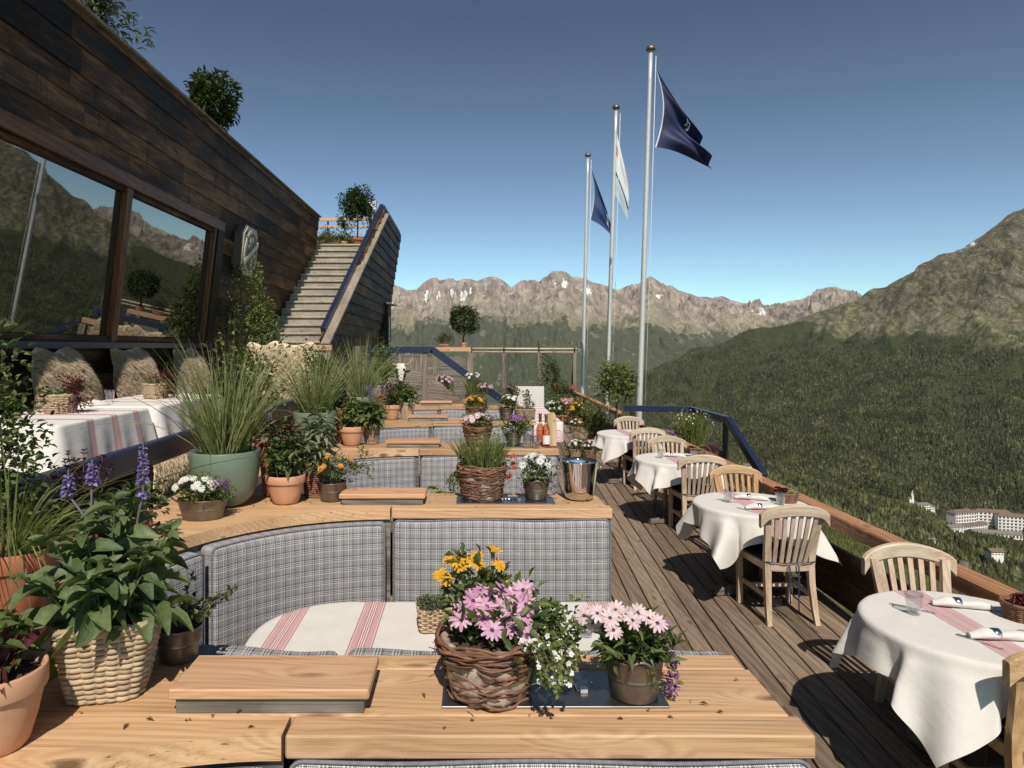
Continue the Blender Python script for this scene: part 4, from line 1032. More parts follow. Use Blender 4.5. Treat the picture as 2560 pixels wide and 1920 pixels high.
# ------------------------------------------------------------------ rails on the valley side
def xr(Y): return 2.96 + .012 * Y
t = thing('timber_rail', 'long orange timber rail with dark board parapet beside the bistro tables', 'railing', (0, 0, 0))
mb = MB(); mb.bar((xr(1.2), 1.2, .69), (xr(11.0), 11.0, .69), .15, .105, bev=.01); mb.build('top_rail', M_['larch_y'], t)
for k in range(2):
    mb = MB(); mb.bar((xr(1) + .02, 1.0, .12 + .225 * k), (xr(11) + .02, 11.0, .12 + .225 * k), .035, .22, bev=.003); mb.build('parapet_board', M_['dark_y'], t)
for y in (1.3, 3.75, 6.2, 8.65, 10.9):
    mb = MB(); mb.box((xr(y) + .04, y - .05, -.3), (xr(y) + .13, y + .05, .635), .004); mb.build('post', M_['grey_z'], t)
t = thing('timber_rail', 'short orange timber rail on slim posts, further along in front of the flagpoles', 'railing', (0, 0, 0))
mb = MB(); mb.bar((3.12, 14.1, .74), (3.14, 20.2, .76), .13, .09, bev=.01); mb.build('top_rail', M_['larch_y'], t)
for y in (14.2, 16.2, 18.2, 20.0):
    mb = MB(); mb.box((3.08, y - .05, -.2), (3.17, y + .05, .695), .004); mb.build('post', M_['grey_z'], t)
mb = MB(); mb.box((3.10, 14.3, 0), (3.13, 20.2, .42), .003); mb.build('parapet_board', M_['dark_y'], t)
# blue handrail of the lower landing, with stair rail falling away
t = thing('steel_handrail', 'blue steel handrail of the landing beyond the rail, its end sloping steeply down', 'handrail', (0, 0, 0))
zz = .95
a, b_, c_, d_ = (2.95, 12.9, zz), (4.12, 12.6, zz), (4.12, 10.8, zz), (4.02, 9.25, .33)
mb = MB(); mb.bar(a, b_, .06, .11, bev=.004); mb.bar(b_, c_, .08, .11, bev=.004); mb.bar(c_, d_, .08, .13, bev=.004); mb.build('rail', M_['navy'], t)
for p in ((4.12, 10.9, .9), (4.12, 12.5, .9), (3.1, 12.85, .9), (4.05, 9.5, .36)):
    mb = MB(); mb.box((p[0] - .035, p[1] - .035, -.6), (p[0] + .035, p[1] + .035, p[2]), .004); mb.build('post', M_['dark_z'], t)
mb = MB(); mb.box((4.10, 10.9, -.4), (4.135, 12.5, .42), .003); mb.box((3.1, 12.84, -.4), (4.1, 12.87, .55), .003); mb.build('side_board', M_['grey_x'], t)
mb = MB(); mb.box((3.2, 10.4, -.18), (4.15, 13.2, -.06), .003, 0)
for k in range(6): mb.box((3.2, 10.4 - .3 * (k + 1), -.18 - .17 * (k + 1)), (4.15, 10.4 - .3 * k, -.06 - .17 * (k + 1)), .003)
o = mb.build('landing', M_['deck']); tag(o, kind='structure')
# wire fence on the slope
t = thing('wire_fence', 'round fence post with wire on the grass below the rail', 'fence', (0, 0, 0))
for (u, y) in ((2082, 9.5), (2290, 8.0), (1890, 14)):
    x = PX(u, y); z = float(land_z(u, y)); mb = MB(); mb.tube([(x, y, z - .1), (x, y, z + .95)], .055, 10); mb.build('fence_post', M_['grey_z'], t)
pw = [(PX(u, y), y, float(land_z(u, y)) + .8) for (u, y) in ((1890, 14), (2082, 9.5), (2290, 8.0))]
for dz in (0, -.35):
    mb = MB(); mb.tube([(p[0], p[1], p[2] + dz) for p in pw], .006, 5); mb.build('wire', M_['silver'], t)
# ------------------------------------------------------------------ the timber building, front leaning out over the lounge
XS, ZS, LEAN = -3.85, 2.10, .1125
FL = .88                                              # lounge floor
def xw(z): return XS + LEAN * (z - ZS)
nw_ = nrm(np.array([1.0, 0, -LEAN]))
def wallboards(mb, y0, y1, z0, z1, bh, rd, lap=.022, mat=0, xf=None, nv=None, thick=.03):
    xf = xf or xw; nv = nw_ if nv is None else nv
    z = z0
    while z < z1 - .01:
        h = min(bh * rd.uniform(.9, 1.1), z1 - z); y = y0 - rd.uniform(0, 2.5)
        while y < y1:
            e = y + rd.uniform(2.2, 4.2); a, b_ = max(y, y0), min(e, y1)
            if b_ - a > .03:
                o = rd.uniform(0, .006)
                p = lambda yy, zz, d: np.array([xf(zz), yy, zz]) + nv * d
                q = [p(a + .002, z, lap + o), p(b_ - .002, z, lap + o), p(b_ - .002, z + h + .015, .004 + o), p(a + .002, z + h + .015, .004 + o),
                     p(a + .002, z, -thick), p(b_ - .002, z, -thick), p(b_ - .002, z + h + .015, -thick), p(a + .002, z + h + .015, -thick)]
                mb.add(q, [(0, 1, 2, 3), (0, 4, 5, 1), (1, 5, 6, 2), (3, 2, 6, 7), (0, 3, 7, 4)], mat)
            y = e
        z += h
rd = np.random.default_rng(8)
B = thing('timber_building', 'dark charred timber building with large windows on the left', 'building', (0, 0, 0))
ZTOP = 5.16; WY0, WY1, WZ0, WZ1 = -2.0, 9.8, 2.16, 3.80
mb = MB(); wallboards(mb, -2.5, 16.1, WZ1 + .14, ZTOP, .235, rd); mb.build('upper_cladding', M_['dark_y'], B)
mb = MB(); wallboards(mb, WY1 + .30, 16.1, FL, WZ1 + .14, .235, rd); mb.build('side_cladding', M_['dark_y'], B)
mb = MB(); wallboards(mb, -2.5, WY1 + .30, FL, WZ0 - .08, .235, rd); mb.build('lower_cladding', M_['dark_y'], B)
mb = MB()
for (a, b_) in ((-2.5, 3.1), (3.11, 9.0), (9.01, 16.15)): mb.box((xw(ZTOP) - .30, a, ZTOP + .0), (xw(ZTOP) + .05, b_, ZTOP + .035), .004)
mb.build('roof_edge', M_['grey_x'], B)
mb = MB(); mb.box((-12, -2.5, ZTOP - .25), (xw(ZTOP) - .28, 16.1, ZTOP - .15)); mb.box((-12, 15.95, -.5), (xw(FL) - .04, 16.06, ZTOP - .25)); mb.build('roof', M_['dark_y'], B)
mb = MB()
for (z, w_, t_) in ((WZ1 + .07, .15, .05),):
    mb.bar((xw(z) + .035, -2.5, z), (xw(z) + .035, WY1 + .29, z), .07, .14, bev=.004)
mb.build('lintel', M_['frame_y'], B)
edges = [-2.0, 1.7, 4.55, 7.3, 9.8]
for a, b_ in zip(edges[:-1], edges[1:]):
    # one pane with its frame
    fr = MB()
    wn = thing('window', None, None); wn.parent = B
    for y in (a + .03, b_ - .03):
        fr = MB(); fr.bar((xw(WZ0) + .03, y, WZ0), (xw(WZ1) + .03, y, WZ1), .055, .07, up=(1, 0, 0), bev=.004); fr.build('jamb', M_['frame_z'], wn)
    fr = MB(); fr.bar((xw(WZ0) + .02, a + .06, WZ0 + .03), (xw(WZ0) + .02, b_ - .06, WZ0 + .03), .06, .06, bev=.003); fr.build('bottom_sash', M_['dark_y'], wn)
    fr = MB(); fr.bar((xw(WZ1) + .01, a + .06, WZ1 - .03), (xw(WZ1) + .01, b_ - .06, WZ1 - .03), .05, .055, bev=.003); fr.build('top_sash', M_['dark_y'], wn)
    g = MB(); g.add([(xw(WZ0) - .005, a + .05, WZ0), (xw(WZ0) - .005, b_ - .05, WZ0), (xw(WZ1) - .005, b_ - .05, WZ1), (xw(WZ1) - .005, a + .05, WZ1), (xw(WZ0) - .03, a + .05, WZ0), (xw(WZ0) - .03, b_ - .05, WZ0), (xw(WZ1) - .03, b_ - .05, WZ1), (xw(WZ1) - .03, a + .05, WZ1)],
              [(0, 1, 2, 3), (7, 6, 5, 4), (0, 4, 5, 1), (1, 5, 6, 2), (2, 6, 7, 3), (3, 7, 4, 0)]); g.build('pane', M_['window'], wn)
mb = MB(); mb.bar((xw(WZ1) + .04, WY1 + .16, WZ1 + .0), (xw(WZ0) + .04, WY1 + .16, WZ0 - .1), .24, .08, up=(1, 0, 0), bev=.004); mb.build('corner_post', M_['dark_z'], B)
mb = MB(); mb.box((xw(WZ0) - .02, -2.5, WZ0 - .075), (xw(WZ0) + .10, WY1 + .2, WZ0 - .005), .006); mb.build('sill', M_['navy'], B)
# lit-from-nothing dark room behind the glass is the glass itself; sign on the wall
t = thing('wall_sign', 'octagonal framed sign with an oval emblem and pale diagonal band on the dark wall', 'sign', (0, 0, 0))
yc, zc = 11.03, 3.66; xo = xw(zc)
ex = np.array([0, 1.0, 0]); ez = nrm(np.array([LEAN, 0, 1.0])); en = nw_
def wp(a, b_, d): return np.array([xo, yc, zc]) + ex * a + ez * b_ + en * d
Mw = np.stack([ex, ez, en], 1)
oct_ = [(-.22, -.40), (.22, -.40), (.37, -.25), (.37, .25), (.22, .40), (-.22, .40), (-.37, .25), (-.37, -.25)]
xo = xo - .07
mb = MB(); mb.prism([(x, y) for x, y in oct_], .03, .22, 0, Mw, (xo, yc, zc)); mb.build('frame', plain('sign_frame_wood', (.10, .075, .06), .6, 0, .2, 12), t)
mb = MB(); mb.prism([(x * .96, y * .96) for x, y in oct_], .2205, .232, 0, Mw, (xo, yc, zc)); mb.build('face', plain('sign_face', (.50, .45, .38), .6, 0, .1, 8), t)
el_ = lambda rx, ry, n=40: [(rx * math.cos(a), ry * math.sin(a)) for a in np.linspace(0, 2 * pi, n, endpoint=False)]
mb = MB(); mb.prism(el_(.30, .345), .2325, .246, 0, Mw, (xo, yc, zc)); mb.build('emblem_rim', plain('emblem_rim', (.62, .56, .47), .5, 0, .05), t)
mb = MB(); mb.prism(el_(.255, .30), .2465, .2555, 0, Mw, (xo, yc, zc)); mb.build('emblem', plain('emblem_ground', (.17, .14, .11), .6, 0, .6, 14), t)
mb = MB(); mb.prism([(-.30, -.16), (-.27, -.22), (.30, .13), (.27, .20)], .256, .264, 0, Mw, (xo, yc, zc)); mb.build('band', plain('emblem_band', (.66, .60, .50), .6, 0, .1), t)
mb = MB()
for (x, y, r) in ((-.08, .16, .05), (.02, .20, .035), (-.14, .07, .03), (.05, -.14, .05), (.13, -.05, .035), (.0, -.22, .03)): mb.prism([(x + r * math.cos(a) * (1 + .4 * (k % 2)), y + r * math.sin(a) * (1 + .4 * (k % 2))) for k, a in enumerate(np.linspace(0, 2 * pi, 9, endpoint=False))], .256, .262, 0, Mw, (xo, yc, zc))
mb.build('relief', plain('emblem_relief', (.56, .51, .43), .6), t)
for (a, b_) in ((.45, .24), (.45, -.22)):
    mb = MB(); mb.tube([wp(.36, b_, .12), wp(.47, b_, .14)], .02, 8)
    mb.lathe([(0, -.02), (.07, -.01), (.07, .012), (0, .02)], 14, tuple(wp(.48, b_, .15))); mb.build('clasp', M_['black'], t)
for (a, b_) in ((-.28, .27), (.3, .24), (-.3, -.25), (.28, -.28)):
    mb = MB(); mb.prism([(a + .02 * math.cos(q), b_ + .03 * math.sin(q)) for q in np.linspace(0, 6, 8)], .2325, .25, 0, Mw, (xo, yc, zc)); mb.build('bolt', M_['black'], t)


# ------------------------------------------------------------------ lounge floor, retaining wall and its steel rail
mb = MB(); mb.box((-3.95, -2.5, FL - .12), (-2.02, 17.2, FL), 0); o = mb.build('lounge_floor', M_['deck']); tag(o, kind='structure')
t = thing('retaining_wall', 'dark board wall carrying the navy rail between the lounge and the flower ledges', 'wall', (0, 0, 0))
for k in range(4):
    mb = MB(); mb.box((-2.02, -1.5, .02 + .235 * k), (-1.985, 9.0, .02 + .235 * k + .23), .003); mb.build('board', M_['dark_y'], t)
for y in (1.2, 3.05, 4.15, 5.4, 6.9, 8.4):
    mb = MB(); mb.box((-1.982, y - .05, .0), (-1.935, y + .05, 1.38), .004); mb.build('post', M_['dark_z'] if y != 3.05 else M_['grey_z'], t)
mb = MB(); mb.bar((-2.0, 1.0, 1.43), (-2.0, 8.4, 1.43), .07, .15, bev=.012); mb.build('rail', M_['navy'], t)
# bench under the window, a bench across the lounge end
t = thing('window_bench', 'dark bench along the window wall under the sheepskins', 'bench', (0, 0, 0))
mb = MB(); mb.box((-3.93, 3.0, FL + .38), (-3.42, 9.9, FL + .43), .005); mb.build('seat', M_['grey_x'], t)
mb = MB(); mb.box((-3.50, 3.0, FL), (-3.46, 9.9, FL + .37), .003); mb.build('front_panel', M_['dark_y'], t)
t = thing('end_bench', 'bench with a fresh timber top rail across the far end of the lounge', 'bench', (0, 0, 0))
mb = MB(); mb.box((-3.25, 10.02, 2.05), (-2.0, 10.14, 2.13), .006); mb.build('top_rail', M_['larch_red'], t)
mb = MB(); mb.box((-3.25, 10.04, FL), (-2.02, 10.10, 2.04), .003); mb.build('backrest', M_['grey_x'], t)
mb = MB(); mb.box((-3.25, 9.5, FL + .40), (-2.02, 10.03, FL + .45), .004); mb.build('seat', M_['grey_x'], t)
mb = MB(); mb.box((-2.10, 9.98, FL), (-2.0, 10.16, 2.04), .004); mb.build('post', M_['grey_z'], t)

# ------------------------------------------------------------------ stone stairs and the clad guard wall beside them
SL = .69; SY0, SZ0 = 11.1, FL
def guard_x(z): return -2.60 + .145 * (z - 2.27)
t = thing('stone_staircase', 'flight of pale stone steps climbing between two dark timber walls', 'stairs', (0, 0, 0))
ns = 22; dz = (4.55 - FL) / ns
for k in range(ns):
    z0 = FL + dz * k; y0 = SY0 + (z0 - FL) / SL; y1 = y0 + dz / SL + .04
    xl = XS - .3; x1 = min(guard_x(z0), guard_x(z0 + .6)) - .02
    mb = MB(); mb.box((xl, y0 + .045, z0 - .02), (x1, y1 + .05, z0 + dz - .042), .004)
    mb.box((xl, y0 + .012, z0 + dz - .04), (x1, y1 + .05, z0 + dz), .007)
    mb.build('step', M_['stone'], t)
mb = MB(); mb.box((-7.5, SY0 + (4.55 - FL) / SL + .02, 4.40), (-2.46, 20.5, 4.55)); o = mb.build('upper_terrace', M_['stone']); tag(o, kind='structure')
G_ = thing('stair_wall', 'dark clad guard wall right of the stone steps under a slanting navy rail', 'wall', (0, 0, 0))
gy = lambda z: 12.45 + (z - 2.22) / SL
p_lo, p_hi = (12.45, 2.22), (17.45, 5.62)
ng = nrm(np.array([1.0, 0, -.145]))
mb = MB(); rdg = np.random.default_rng(9)
z = .0
while z < 5.5:
    h = .235; zt_ = z + h
    ya = 12.35 + max(0, zt_ - 2.12) / SL + .02
    q0 = guard_x
    for yb in np.arange(ya, 21.3 + .05 * z, 3.1):
        ye = min(yb + 3.09, 21.3 + .05 * z)
        if ye - yb < .1: continue
        yl = yb - (h / SL if yb == ya and zt_ > 2.35 else 0)
        pts = [(guard_x(z) + .04, yl, z), (guard_x(z) + .04, ye, z), (guard_x(zt_) + .012, ye, zt_ + .01), (guard_x(zt_) + .012, yb, zt_ + .01)]
        pb = [(x - .13, y, zz) for (x, y, zz) in pts]
        mb.add(pts + pb, [(0, 1, 2, 3), (7, 6, 5, 4), (0, 4, 5, 1), (1, 5, 6, 2), (2, 6, 7, 3), (3, 7, 4, 0)])
    z += h
mb.build('cladding', M_['dark_w'], G_)
# inner face of the wall, closing it toward the steps
def slant(mb, y0, z0, y1, z1, w, hh, lift, ox, mat=0):
    a = np.array([guard_x(z0) + ox, y0, z0 + lift]); b_ = np.array([guard_x(z1) + ox, y1, z1 + lift]); mb.bar(a, b_, w, hh, bev=.006, mat=mat)
mb = MB(); slant(mb, 12.30, 2.12, 17.42, 5.46, .17, .05, .03, .055); mb.build('cap_board', wood('stair_cap_wood', (.10, .08, .06), (.27, .225, .175), (.40, .34, .27), 1, .7, 1.6, .8, .4, .1), G_)
mb = MB(); slant(mb, 12.62, 2.30, 17.50, 5.60, .09, .15, .10, -.075); slant(mb, 17.46, 5.575, 21.4, 5.575, .07, .12, .09, -.02); mb.build('handrail', M_['navy'], G_)
mb = MB(); slant(mb, 12.5, 2.18, 17.40, 5.50, .03, .30, -.06, -.065); mb.build('inner_board', M_['dark_y'], G_)
mb = MB(); mb.box((guard_x(3.1) + .03, 20.1, .9), (guard_x(3.1) + .14, 20.9, 3.35), .004); d = mb.build('door', M_['dark_z'], G_)
mb = MB(); mb.box((guard_x(3.1) + .10, 19.9, 3.36), (guard_x(3.1) + .32, 21.0, 3.42), .004); mb.build('canopy', M_['white'], d)
mb = MB(); mb.box((guard_x(3.1) + .142, 20.25, 1.9), (guard_x(3.1) + .175, 20.29, 3.0), .003); mb.build('door_pull', M_['white'], d)
# upper terrace rail and low wall
t = thing('terrace_rail', 'two fresh timber rails over a low dark wall at the top of the stone steps', 'railing', (0, 0, 0))
for z in (5.62, 5.42):
    mb = MB(); mb.box((-5.2, 19.0, z), (-2.42, 19.06, z + .075), .004); mb.build('rail', M_['larch_x'], t)
for x in (-3.9, -2.72):
    mb = MB(); mb.box((x - .02, 19.065, 4.56), (x + .02, 19.1, 5.68), .002); mb.build('post', M_['black'], t)
mb = MB(); mb.box((-5.2, 19.15, 4.56), (-2.42, 19.3, 5.16), .004); mb.build('low_wall', M_['dark_x'], t)
mb = MB(); mb.box((-5.2, 19.1, 5.165), (-2.42, 19.36, 5.21), .004); mb.build('wall_cap', M_['grey_x'], t)
t = thing('terrace_lamp', 'white box lamp on a dark post beside the round tree at the stair top', 'lamp', (-2.62, 18.4, 4.55))
mb = MB(); mb.box((-.03, -.03, .005), (.03, .03, 1.15), .003); mb.build('post', M_['black'], t)
mb = MB(); mb.box((-.02, -.09, 1.16), (.16, .09, 1.50), .01); mb.build('housing', M_['white'], t)

# ------------------------------------------------------------------ raised far deck with steps going down to the right
zf_ = 1.12
mb = MB(); mb.box((-2.4, 13.15, zf_ - .1), (-.72, 19.5, zf_)); o = mb.build('raised_deck', M_['deck']); tag(o, kind='structure')
t = thing('deck_side', 'weathered board front of the raised far deck with a sloping board side', 'wall', (0, 13.0, 0))
for k in range(7):
    mb = MB(); mb.box((-2.3, .0, .02 + .235 * k), (-.86, .035, .02 + .235 * k + .23), .004); mb.build('board', M_['grey_x'], t)
mb = MB(); q = [(-.76, .02), (-.76, 1.62), (1.15, .02)]
mb.prism(q, 0, .045, 0, np.array([[1, 0, 0], [0, 0, 1], [0, 1, 0]]), (0, .0, 0)); 
sb = mb.build('sloping_side', wood('sloping_board', (.07, .05, .035), (.19, .145, .105), (.29, .235, .18), 0, .7, 1.0, .5, .8, .15), t); 
for x, z1 in ((-.81, 2.03), (.95, .98), (-1.5, 1.62)):
    mb = MB(); mb.box((x - .045, -.06, .02), (x + .045, -.003, z1), .004); mb.build('post', M_['grey_z'], t)
t = thing('steel_handrail', 'navy handrail across the raised far deck, sloping down to the right beside its steps', 'handrail', (0, 12.95, 0))
mb = MB(); mb.bar((-2.0, 0, 2.05), (-.66, 0, 2.05), .07, .115, bev=.006); mb.bar((-.68, 0, 2.06), (.98, 0, .86), .07, .13, bev=.006); mb.build('rail', M_['navy'], t)
mb = MB(); mb.box((-1.95, -.02, 1.0), (-1.83, .02, 1.99), .004); mb.build('steel_post', M_['navy'], t)
t = thing('stair_side', 'pale far side board of the steps below the navy handrail', 'wall', (0, 14.3, 0))
mb = MB(); mb.prism([(-.7, 1.0), (-.7, 1.20), (1.35, .35), (1.35, .02), (.9, .02)], 0, .05, 0, np.array([[1, 0, 0], [0, 0, 1], [0, 1, 0]])); mb.build('board', M_['grey_x'], t)
mb = MB()
for k in range(6): mb.box((-.66 + .3 * k, -1.2, zf_ - .18 * (k + 1) - .04), (-.33 + .3 * k, -.01, zf_ - .18 * (k + 1)), .004)
mb.build('tread', M_['deck'], t)
# wooden planter boxes and ledge at the back of the raised deck
t = thing('planter_wall', 'weathered plank planter with a pale timber top, under the round clipped tree', 'planter', (0, 15.5, 0))
mb = MB(); mb.box((-.82, -.05, 2.0), (.08, .2, 2.10), .006); mb.build('top_beam', M_['larch_x'], t)
for k in range(4):
    mb = MB(); mb.box((-2.2, .02, 1.0 + .22 * k), (.05, .10, 1.0 + .22 * k + .215), .004); mb.build('plank', M_['grey_x'], t)
for x in (-1.35, -.75, .03):
    mb = MB(); mb.box((x - .05, -.06, .02), (x + .05, -.0, 1.995), .004); mb.build('post', M_['grey_z'], t)
def slat_chair(lab, loc, rz):
    t = thing('slatted_chair', lab, 'chair', loc, rz, 'grey slatted chairs on the raised deck')
    for s in (-1, 1):
        mb = MB(); mb.box((s * .23 - .025, -.25, 0), (s * .23 + .025, -.20, 1.0), .004); mb.build('rear_leg', M_['grey_z'], t)
        mb = MB(); mb.box((s * .23 - .025, .20, 0), (s * .23 + .025, .25, .62), .004); mb.build('front_leg', M_['grey_z'], t)
        mb = MB(); mb.box((s * .23 - .03, -.26, .625), (s * .23 + .03, .27, .66), .004); mb.build('armrest', M_['grey_x'], t)
        mb = MB(); mb.box((s * .23 - .015, -.2, .22), (s * .23 + .015, .2, .26), .003); mb.build('stretcher', M_['grey_x'], t)
    for k in range(7):
        x = -.18 + .06 * k; mb = MB(); mb.box((x - .024, -.238, .45), (x + .024, -.222, .95), .002); mb.build('back_slat', M_['grey_z'], t)
    mb = MB(); mb.box((-.2, -.24, .952), (.2, -.21, 1.0), .004); mb.build('top_rail', M_['grey_x'], t)
    mb = MB(); mb.box((-.23, -.22, .39), (.23, .24, .43), .004); mb.build('seat', M_['grey_x'], t)
    mb = MB(); mb.rbox((-.22, -.2, .432), (.22, .23, .50), .025, (6, 6, 3)); mb.build('seat_cushion', M_['blue_pad'], t)
    return t
c0 = slat_chair('nearest grey slatted chair with a blue cushion, at the left end of the raised deck', (-1.98, 13.45, zf_), -pi / 2 + .25)
dup(c0, (-2.05, 14.15, zf_), -pi / 2 + .25, 'middle grey slatted chair against the dark wall of the raised deck')
dup(c0, (-2.08, 14.85, zf_), -pi / 2 + .25, 'rear grey slatted chair against the dark wall of the raised deck')
dup(c0, (-1.25, 14.75, zf_ - .18), pi, 'grey slatted chair seen under the navy handrail, left of its post')
# cow skull
t = thing('cow_skull', 'bleached cow skull with horns hung on the weathered deck boards', 'skull', (-1.26, 12.955, 1.66))
prof = [(.035, -.20, .05), (.045, -.16, .055), (.05, -.09, .055), (.075, -.02, .06), (.10, .03, .065), (.085, .08, .06), (.07, .12, .05), (.06, .135, .03)]
P = np.array([[(w_ * math.cos(a), -.04 - d * .7 * (1 + math.sin(a)) * .5, z) for a in np.linspace(0, 2 * pi, 13)] for (w_, z, d) in prof])
mb = MB(); mb.grid(P[:, ::-1]); mb.add(P[-1][:-1], np.arange(12)[None]); mb.add(P[0][:-1][::-1], np.arange(12)[None]); sk_ = mb.build('cranium', M_['bone'], t)
for s in (-1, 1):
    mb = MB(); mb.tube([(s * .07, -.05, .10), (s * .14, -.06, .11), (s * .20, -.07, .16), (s * .23, -.07, .25)], [.026, .022, .015, .005], 8); mb.build('horn', M_['horn'], t)
    mb = MB(); mb.lathe([(0, -.02), (.022, -.012), (.026, 0), (.022, .012), (0, .02)], 10, (s * .062, -.075, .02)); mb.build('eye_socket', M_['black'], t)
# wind screen of glass
t = thing('glass_windscreen', 'tall glass windscreen on timber posts across the far end of the deck', 'windscreen', (0, 20.3, 0))
xs = [.12, 1.08, 2.12, 3.18]
for x in xs:
    mb = MB(); mb.box((x - .05, -.05, .0), (x + .05, .05, 1.93), .005); mb.build('post', M_['grey_z'], t)
for a, b_ in zip(xs[:-1], xs[1:]):
    mb = MB(); mb.box((a + .055, -.006, .55), (b_ - .055, .006, 1.90), .001); mb.build('pane', M_['pane'], t)
mb = MB(); mb.tube([(.0, 0, 2.06), (3.25, 0, 2.05)], .028, 8); mb.tube([(.0, 0, 1.96), (3.25, 0, 1.95)], .022, 8); mb.build('top_rail', M_['teak_x'], t)
mb = MB()
for x in xs: mb.box((x - .02, -.035, 1.90), (x + .02, .035, 2.095), .004)
mb.build('clamp', M_['black'], t)
t = thing('white_board', 'pale board standing at the far head of the long striped table', 'board', (0, 17.4, 0))
mb = MB(); mb.box((1.15, 0, .35), (1.95, .04, 1.10), .006); mb.build('panel', M_['linen'], t)
for x in (1.2, 1.9):
    mb = MB(); mb.box((x - .03, .042, .0), (x + .03, .09, 1.05), .004); mb.build('leg', M_['grey_z'], t)
t = thing('floodlight', 'pair of grey floodlights clamped on the last windscreen post', 'lamp', (3.2, 20.55, 2.12))
mb = MB(); mb.box((-.12, -.05, .0), (.0, .08, .16), .01); mb.build('housing', M_['zinc'], t)
mb = MB(); mb.box((.10, -.05, -.06), (.26, .08, .10), .01); mb.build('housing', M_['zinc'], t)
mb = MB(); mb.tube([(-.05, .1, -1.4), (.03, .1, -.2), (.05, .1, .02)], .035, 8); mb.build('bracket', M_['zinc'], t)

# long table with striped runner
t = thing('long_table', 'long table under the striped cloth, running toward the glass windscreen', 'table', (0, 0, 0))
mb = MB(); mb.box((1.08, 12.35, .69), (1.66, 16.7, .735), .004); mb.build('tabletop', M_['grey_x'], t)
for (x, y) in ((1.15, 12.5), (1.58, 12.5), (1.15, 16.5), (1.58, 16.5)):
    mb = MB(); mb.box((x - .035, y - .035, .0), (x + .035, y + .035, .69), .004); mb.build('leg', M_['grey_z'], t)
skirt(rrect(1.03, 1.72, 12.25, 16.8, .05, .05, 4), .745, .34, 'tablecloth', M_['runner'], (0, 0, 0), 'long white cloth with pale red cross stripes on the far table', 'tablecloth', None, .012, 31)

# ------------------------------------------------------------------ flagpoles and flags
def emblem_mask(u, v, kind):
    if kind == 'crescent':
        a, b_ = (u - .56) / .11, (v - .26) / .19
        return ((np.hypot(a, b_) < 1.0) & (np.hypot(a + .22, b_) > .98)) | ((np.hypot(a + .15, b_) < .72) & (np.hypot(a + .36, b_) > .70) & (a > -.2))
    if kind == 'patch': return (np.abs(u - .78) < .06) & (v > .32) & (v < .75)
    return np.zeros_like(u, bool)
def flagpole(lab, flab, base, top, Y, r, cor, mats, kind, seed, amp=.16):
    (ub, zb) = base; (ut, zt) = top
    b0 = np.array([PX(ub, Y), Y, zb]); t0_ = np.array([PX(ut, Y), Y, zt])
    t = thing('flagpole', lab, 'flagpole', tuple(b0), 0, 'tall silver flagpoles beside the deck')
    d = t0_ - b0
    mb = MB(); n = 14; k = np.linspace(0, 1, n)[:, None]; mb.tube(d * k, np.linspace(r, r * .62, n), 18); mb.build('pole', M_['alu'], t)
    mb = MB(); mb.lathe([(.0, -.02), (r * 1.1, -.015), (r * 1.5, .0), (r * 1.5, .03), (r * 1.2, .07), (0, .09)], 18, tuple(d)); mb.build('finial', M_['zinc'], t)
    mb = MB(); mb.tube([d * .985 + np.array([r * 1.7, 0, 0]), d * .5 + np.array([r * 1.9, 0, 0]), np.array([r * 2.0, 0, .3])], .006, 6); mb.build('halyard', M_['white'], t)
    # flag: corners as surveyed, folded cloth between
    H0, H1, F1, F0 = [np.array([PX(u, Y), Y, PZ(v, Y)]) for (u, v) in cor]
    n = 90; u, v = np.meshgrid(np.linspace(0, 1, n), np.linspace(0, 1, n), indexing='ij')
    P = (1 - u)[..., None] * ((1 - v)[..., None] * H0 + v[..., None] * H1) + u[..., None] * ((1 - v)[..., None] * F0 + v[..., None] * F1)
    L = np.linalg.norm(H1 - H0); ph = seed
    fold = .5 * np.sin(2 * pi * (1.7 * v + .55 * u) + ph) + .28 * np.sin(2 * pi * (3.3 * v - .6 * u) + 1.3 * ph) 
    P[..., 1] += fold * L * amp * u ** .8
    P[..., 0] += L * min(.10, amp) * np.sin(pi * v) * (1 - u)
    P[..., 2] += L * (.05 * np.sin(pi * u) * v)
    uc, vc = (u[:-1, :-1] + 1 / n / 2), (v[:-1, :-1] + 1 / n / 2)
    mi = np.where(uc < .022, 1, 0)
    if kind in ('crescent', 'patch'): mi = np.where(emblem_mask(uc, vc, kind), 1, mi)
    if kind == 'sailor': mi = np.where(vc > .70, 2, np.where(vc > .64, 3, 0)); mi = np.where((uc < .10) & (vc > .22) & (vc < .40), 4, mi)
    mb = MB(); mb.grid(P, None, 0, True); f, _, sm, uv = mb.ch[0]; mb.ch[0] = (f, mi.reshape(-1), sm, uv)
    o = mb.build('flag', mats, None); tag(o, flab, 'flag', 'flags on the flagpoles')
m, nt, b = NM('navy_flag_cloth'); b.inputs['Base Color'].default_value = (.014, .02, .07, 1); b.inputs['Roughness'].default_value = .5
def cloth2(name, c):
    m, nt, b = NM(name); b.inputs['Base Color'].default_value = c4(c); b.inputs['Roughness'].default_value = .6
    tr = N(nt, 'BsdfTranslucent', {'Color': c4(c)}); mx = N(nt, 'MixShader', {0: .25, 1: b.outputs[0], 2: tr.outputs[0]}); nt.links.new(mx.outputs[0], nt.nodes['Material Output'].inputs['Surface']); return m
navyf, whitef, bluef, lblue, redf = cloth2('navy_flag', (.014, .020, .075)), cloth2('white_flag', (.78, .78, .78)), cloth2('blue_flag', (.03, .06, .17)), cloth2('pale_blue_flag', (.52, .62, .70)), cloth2('red_flag', (.4, .08, .05))
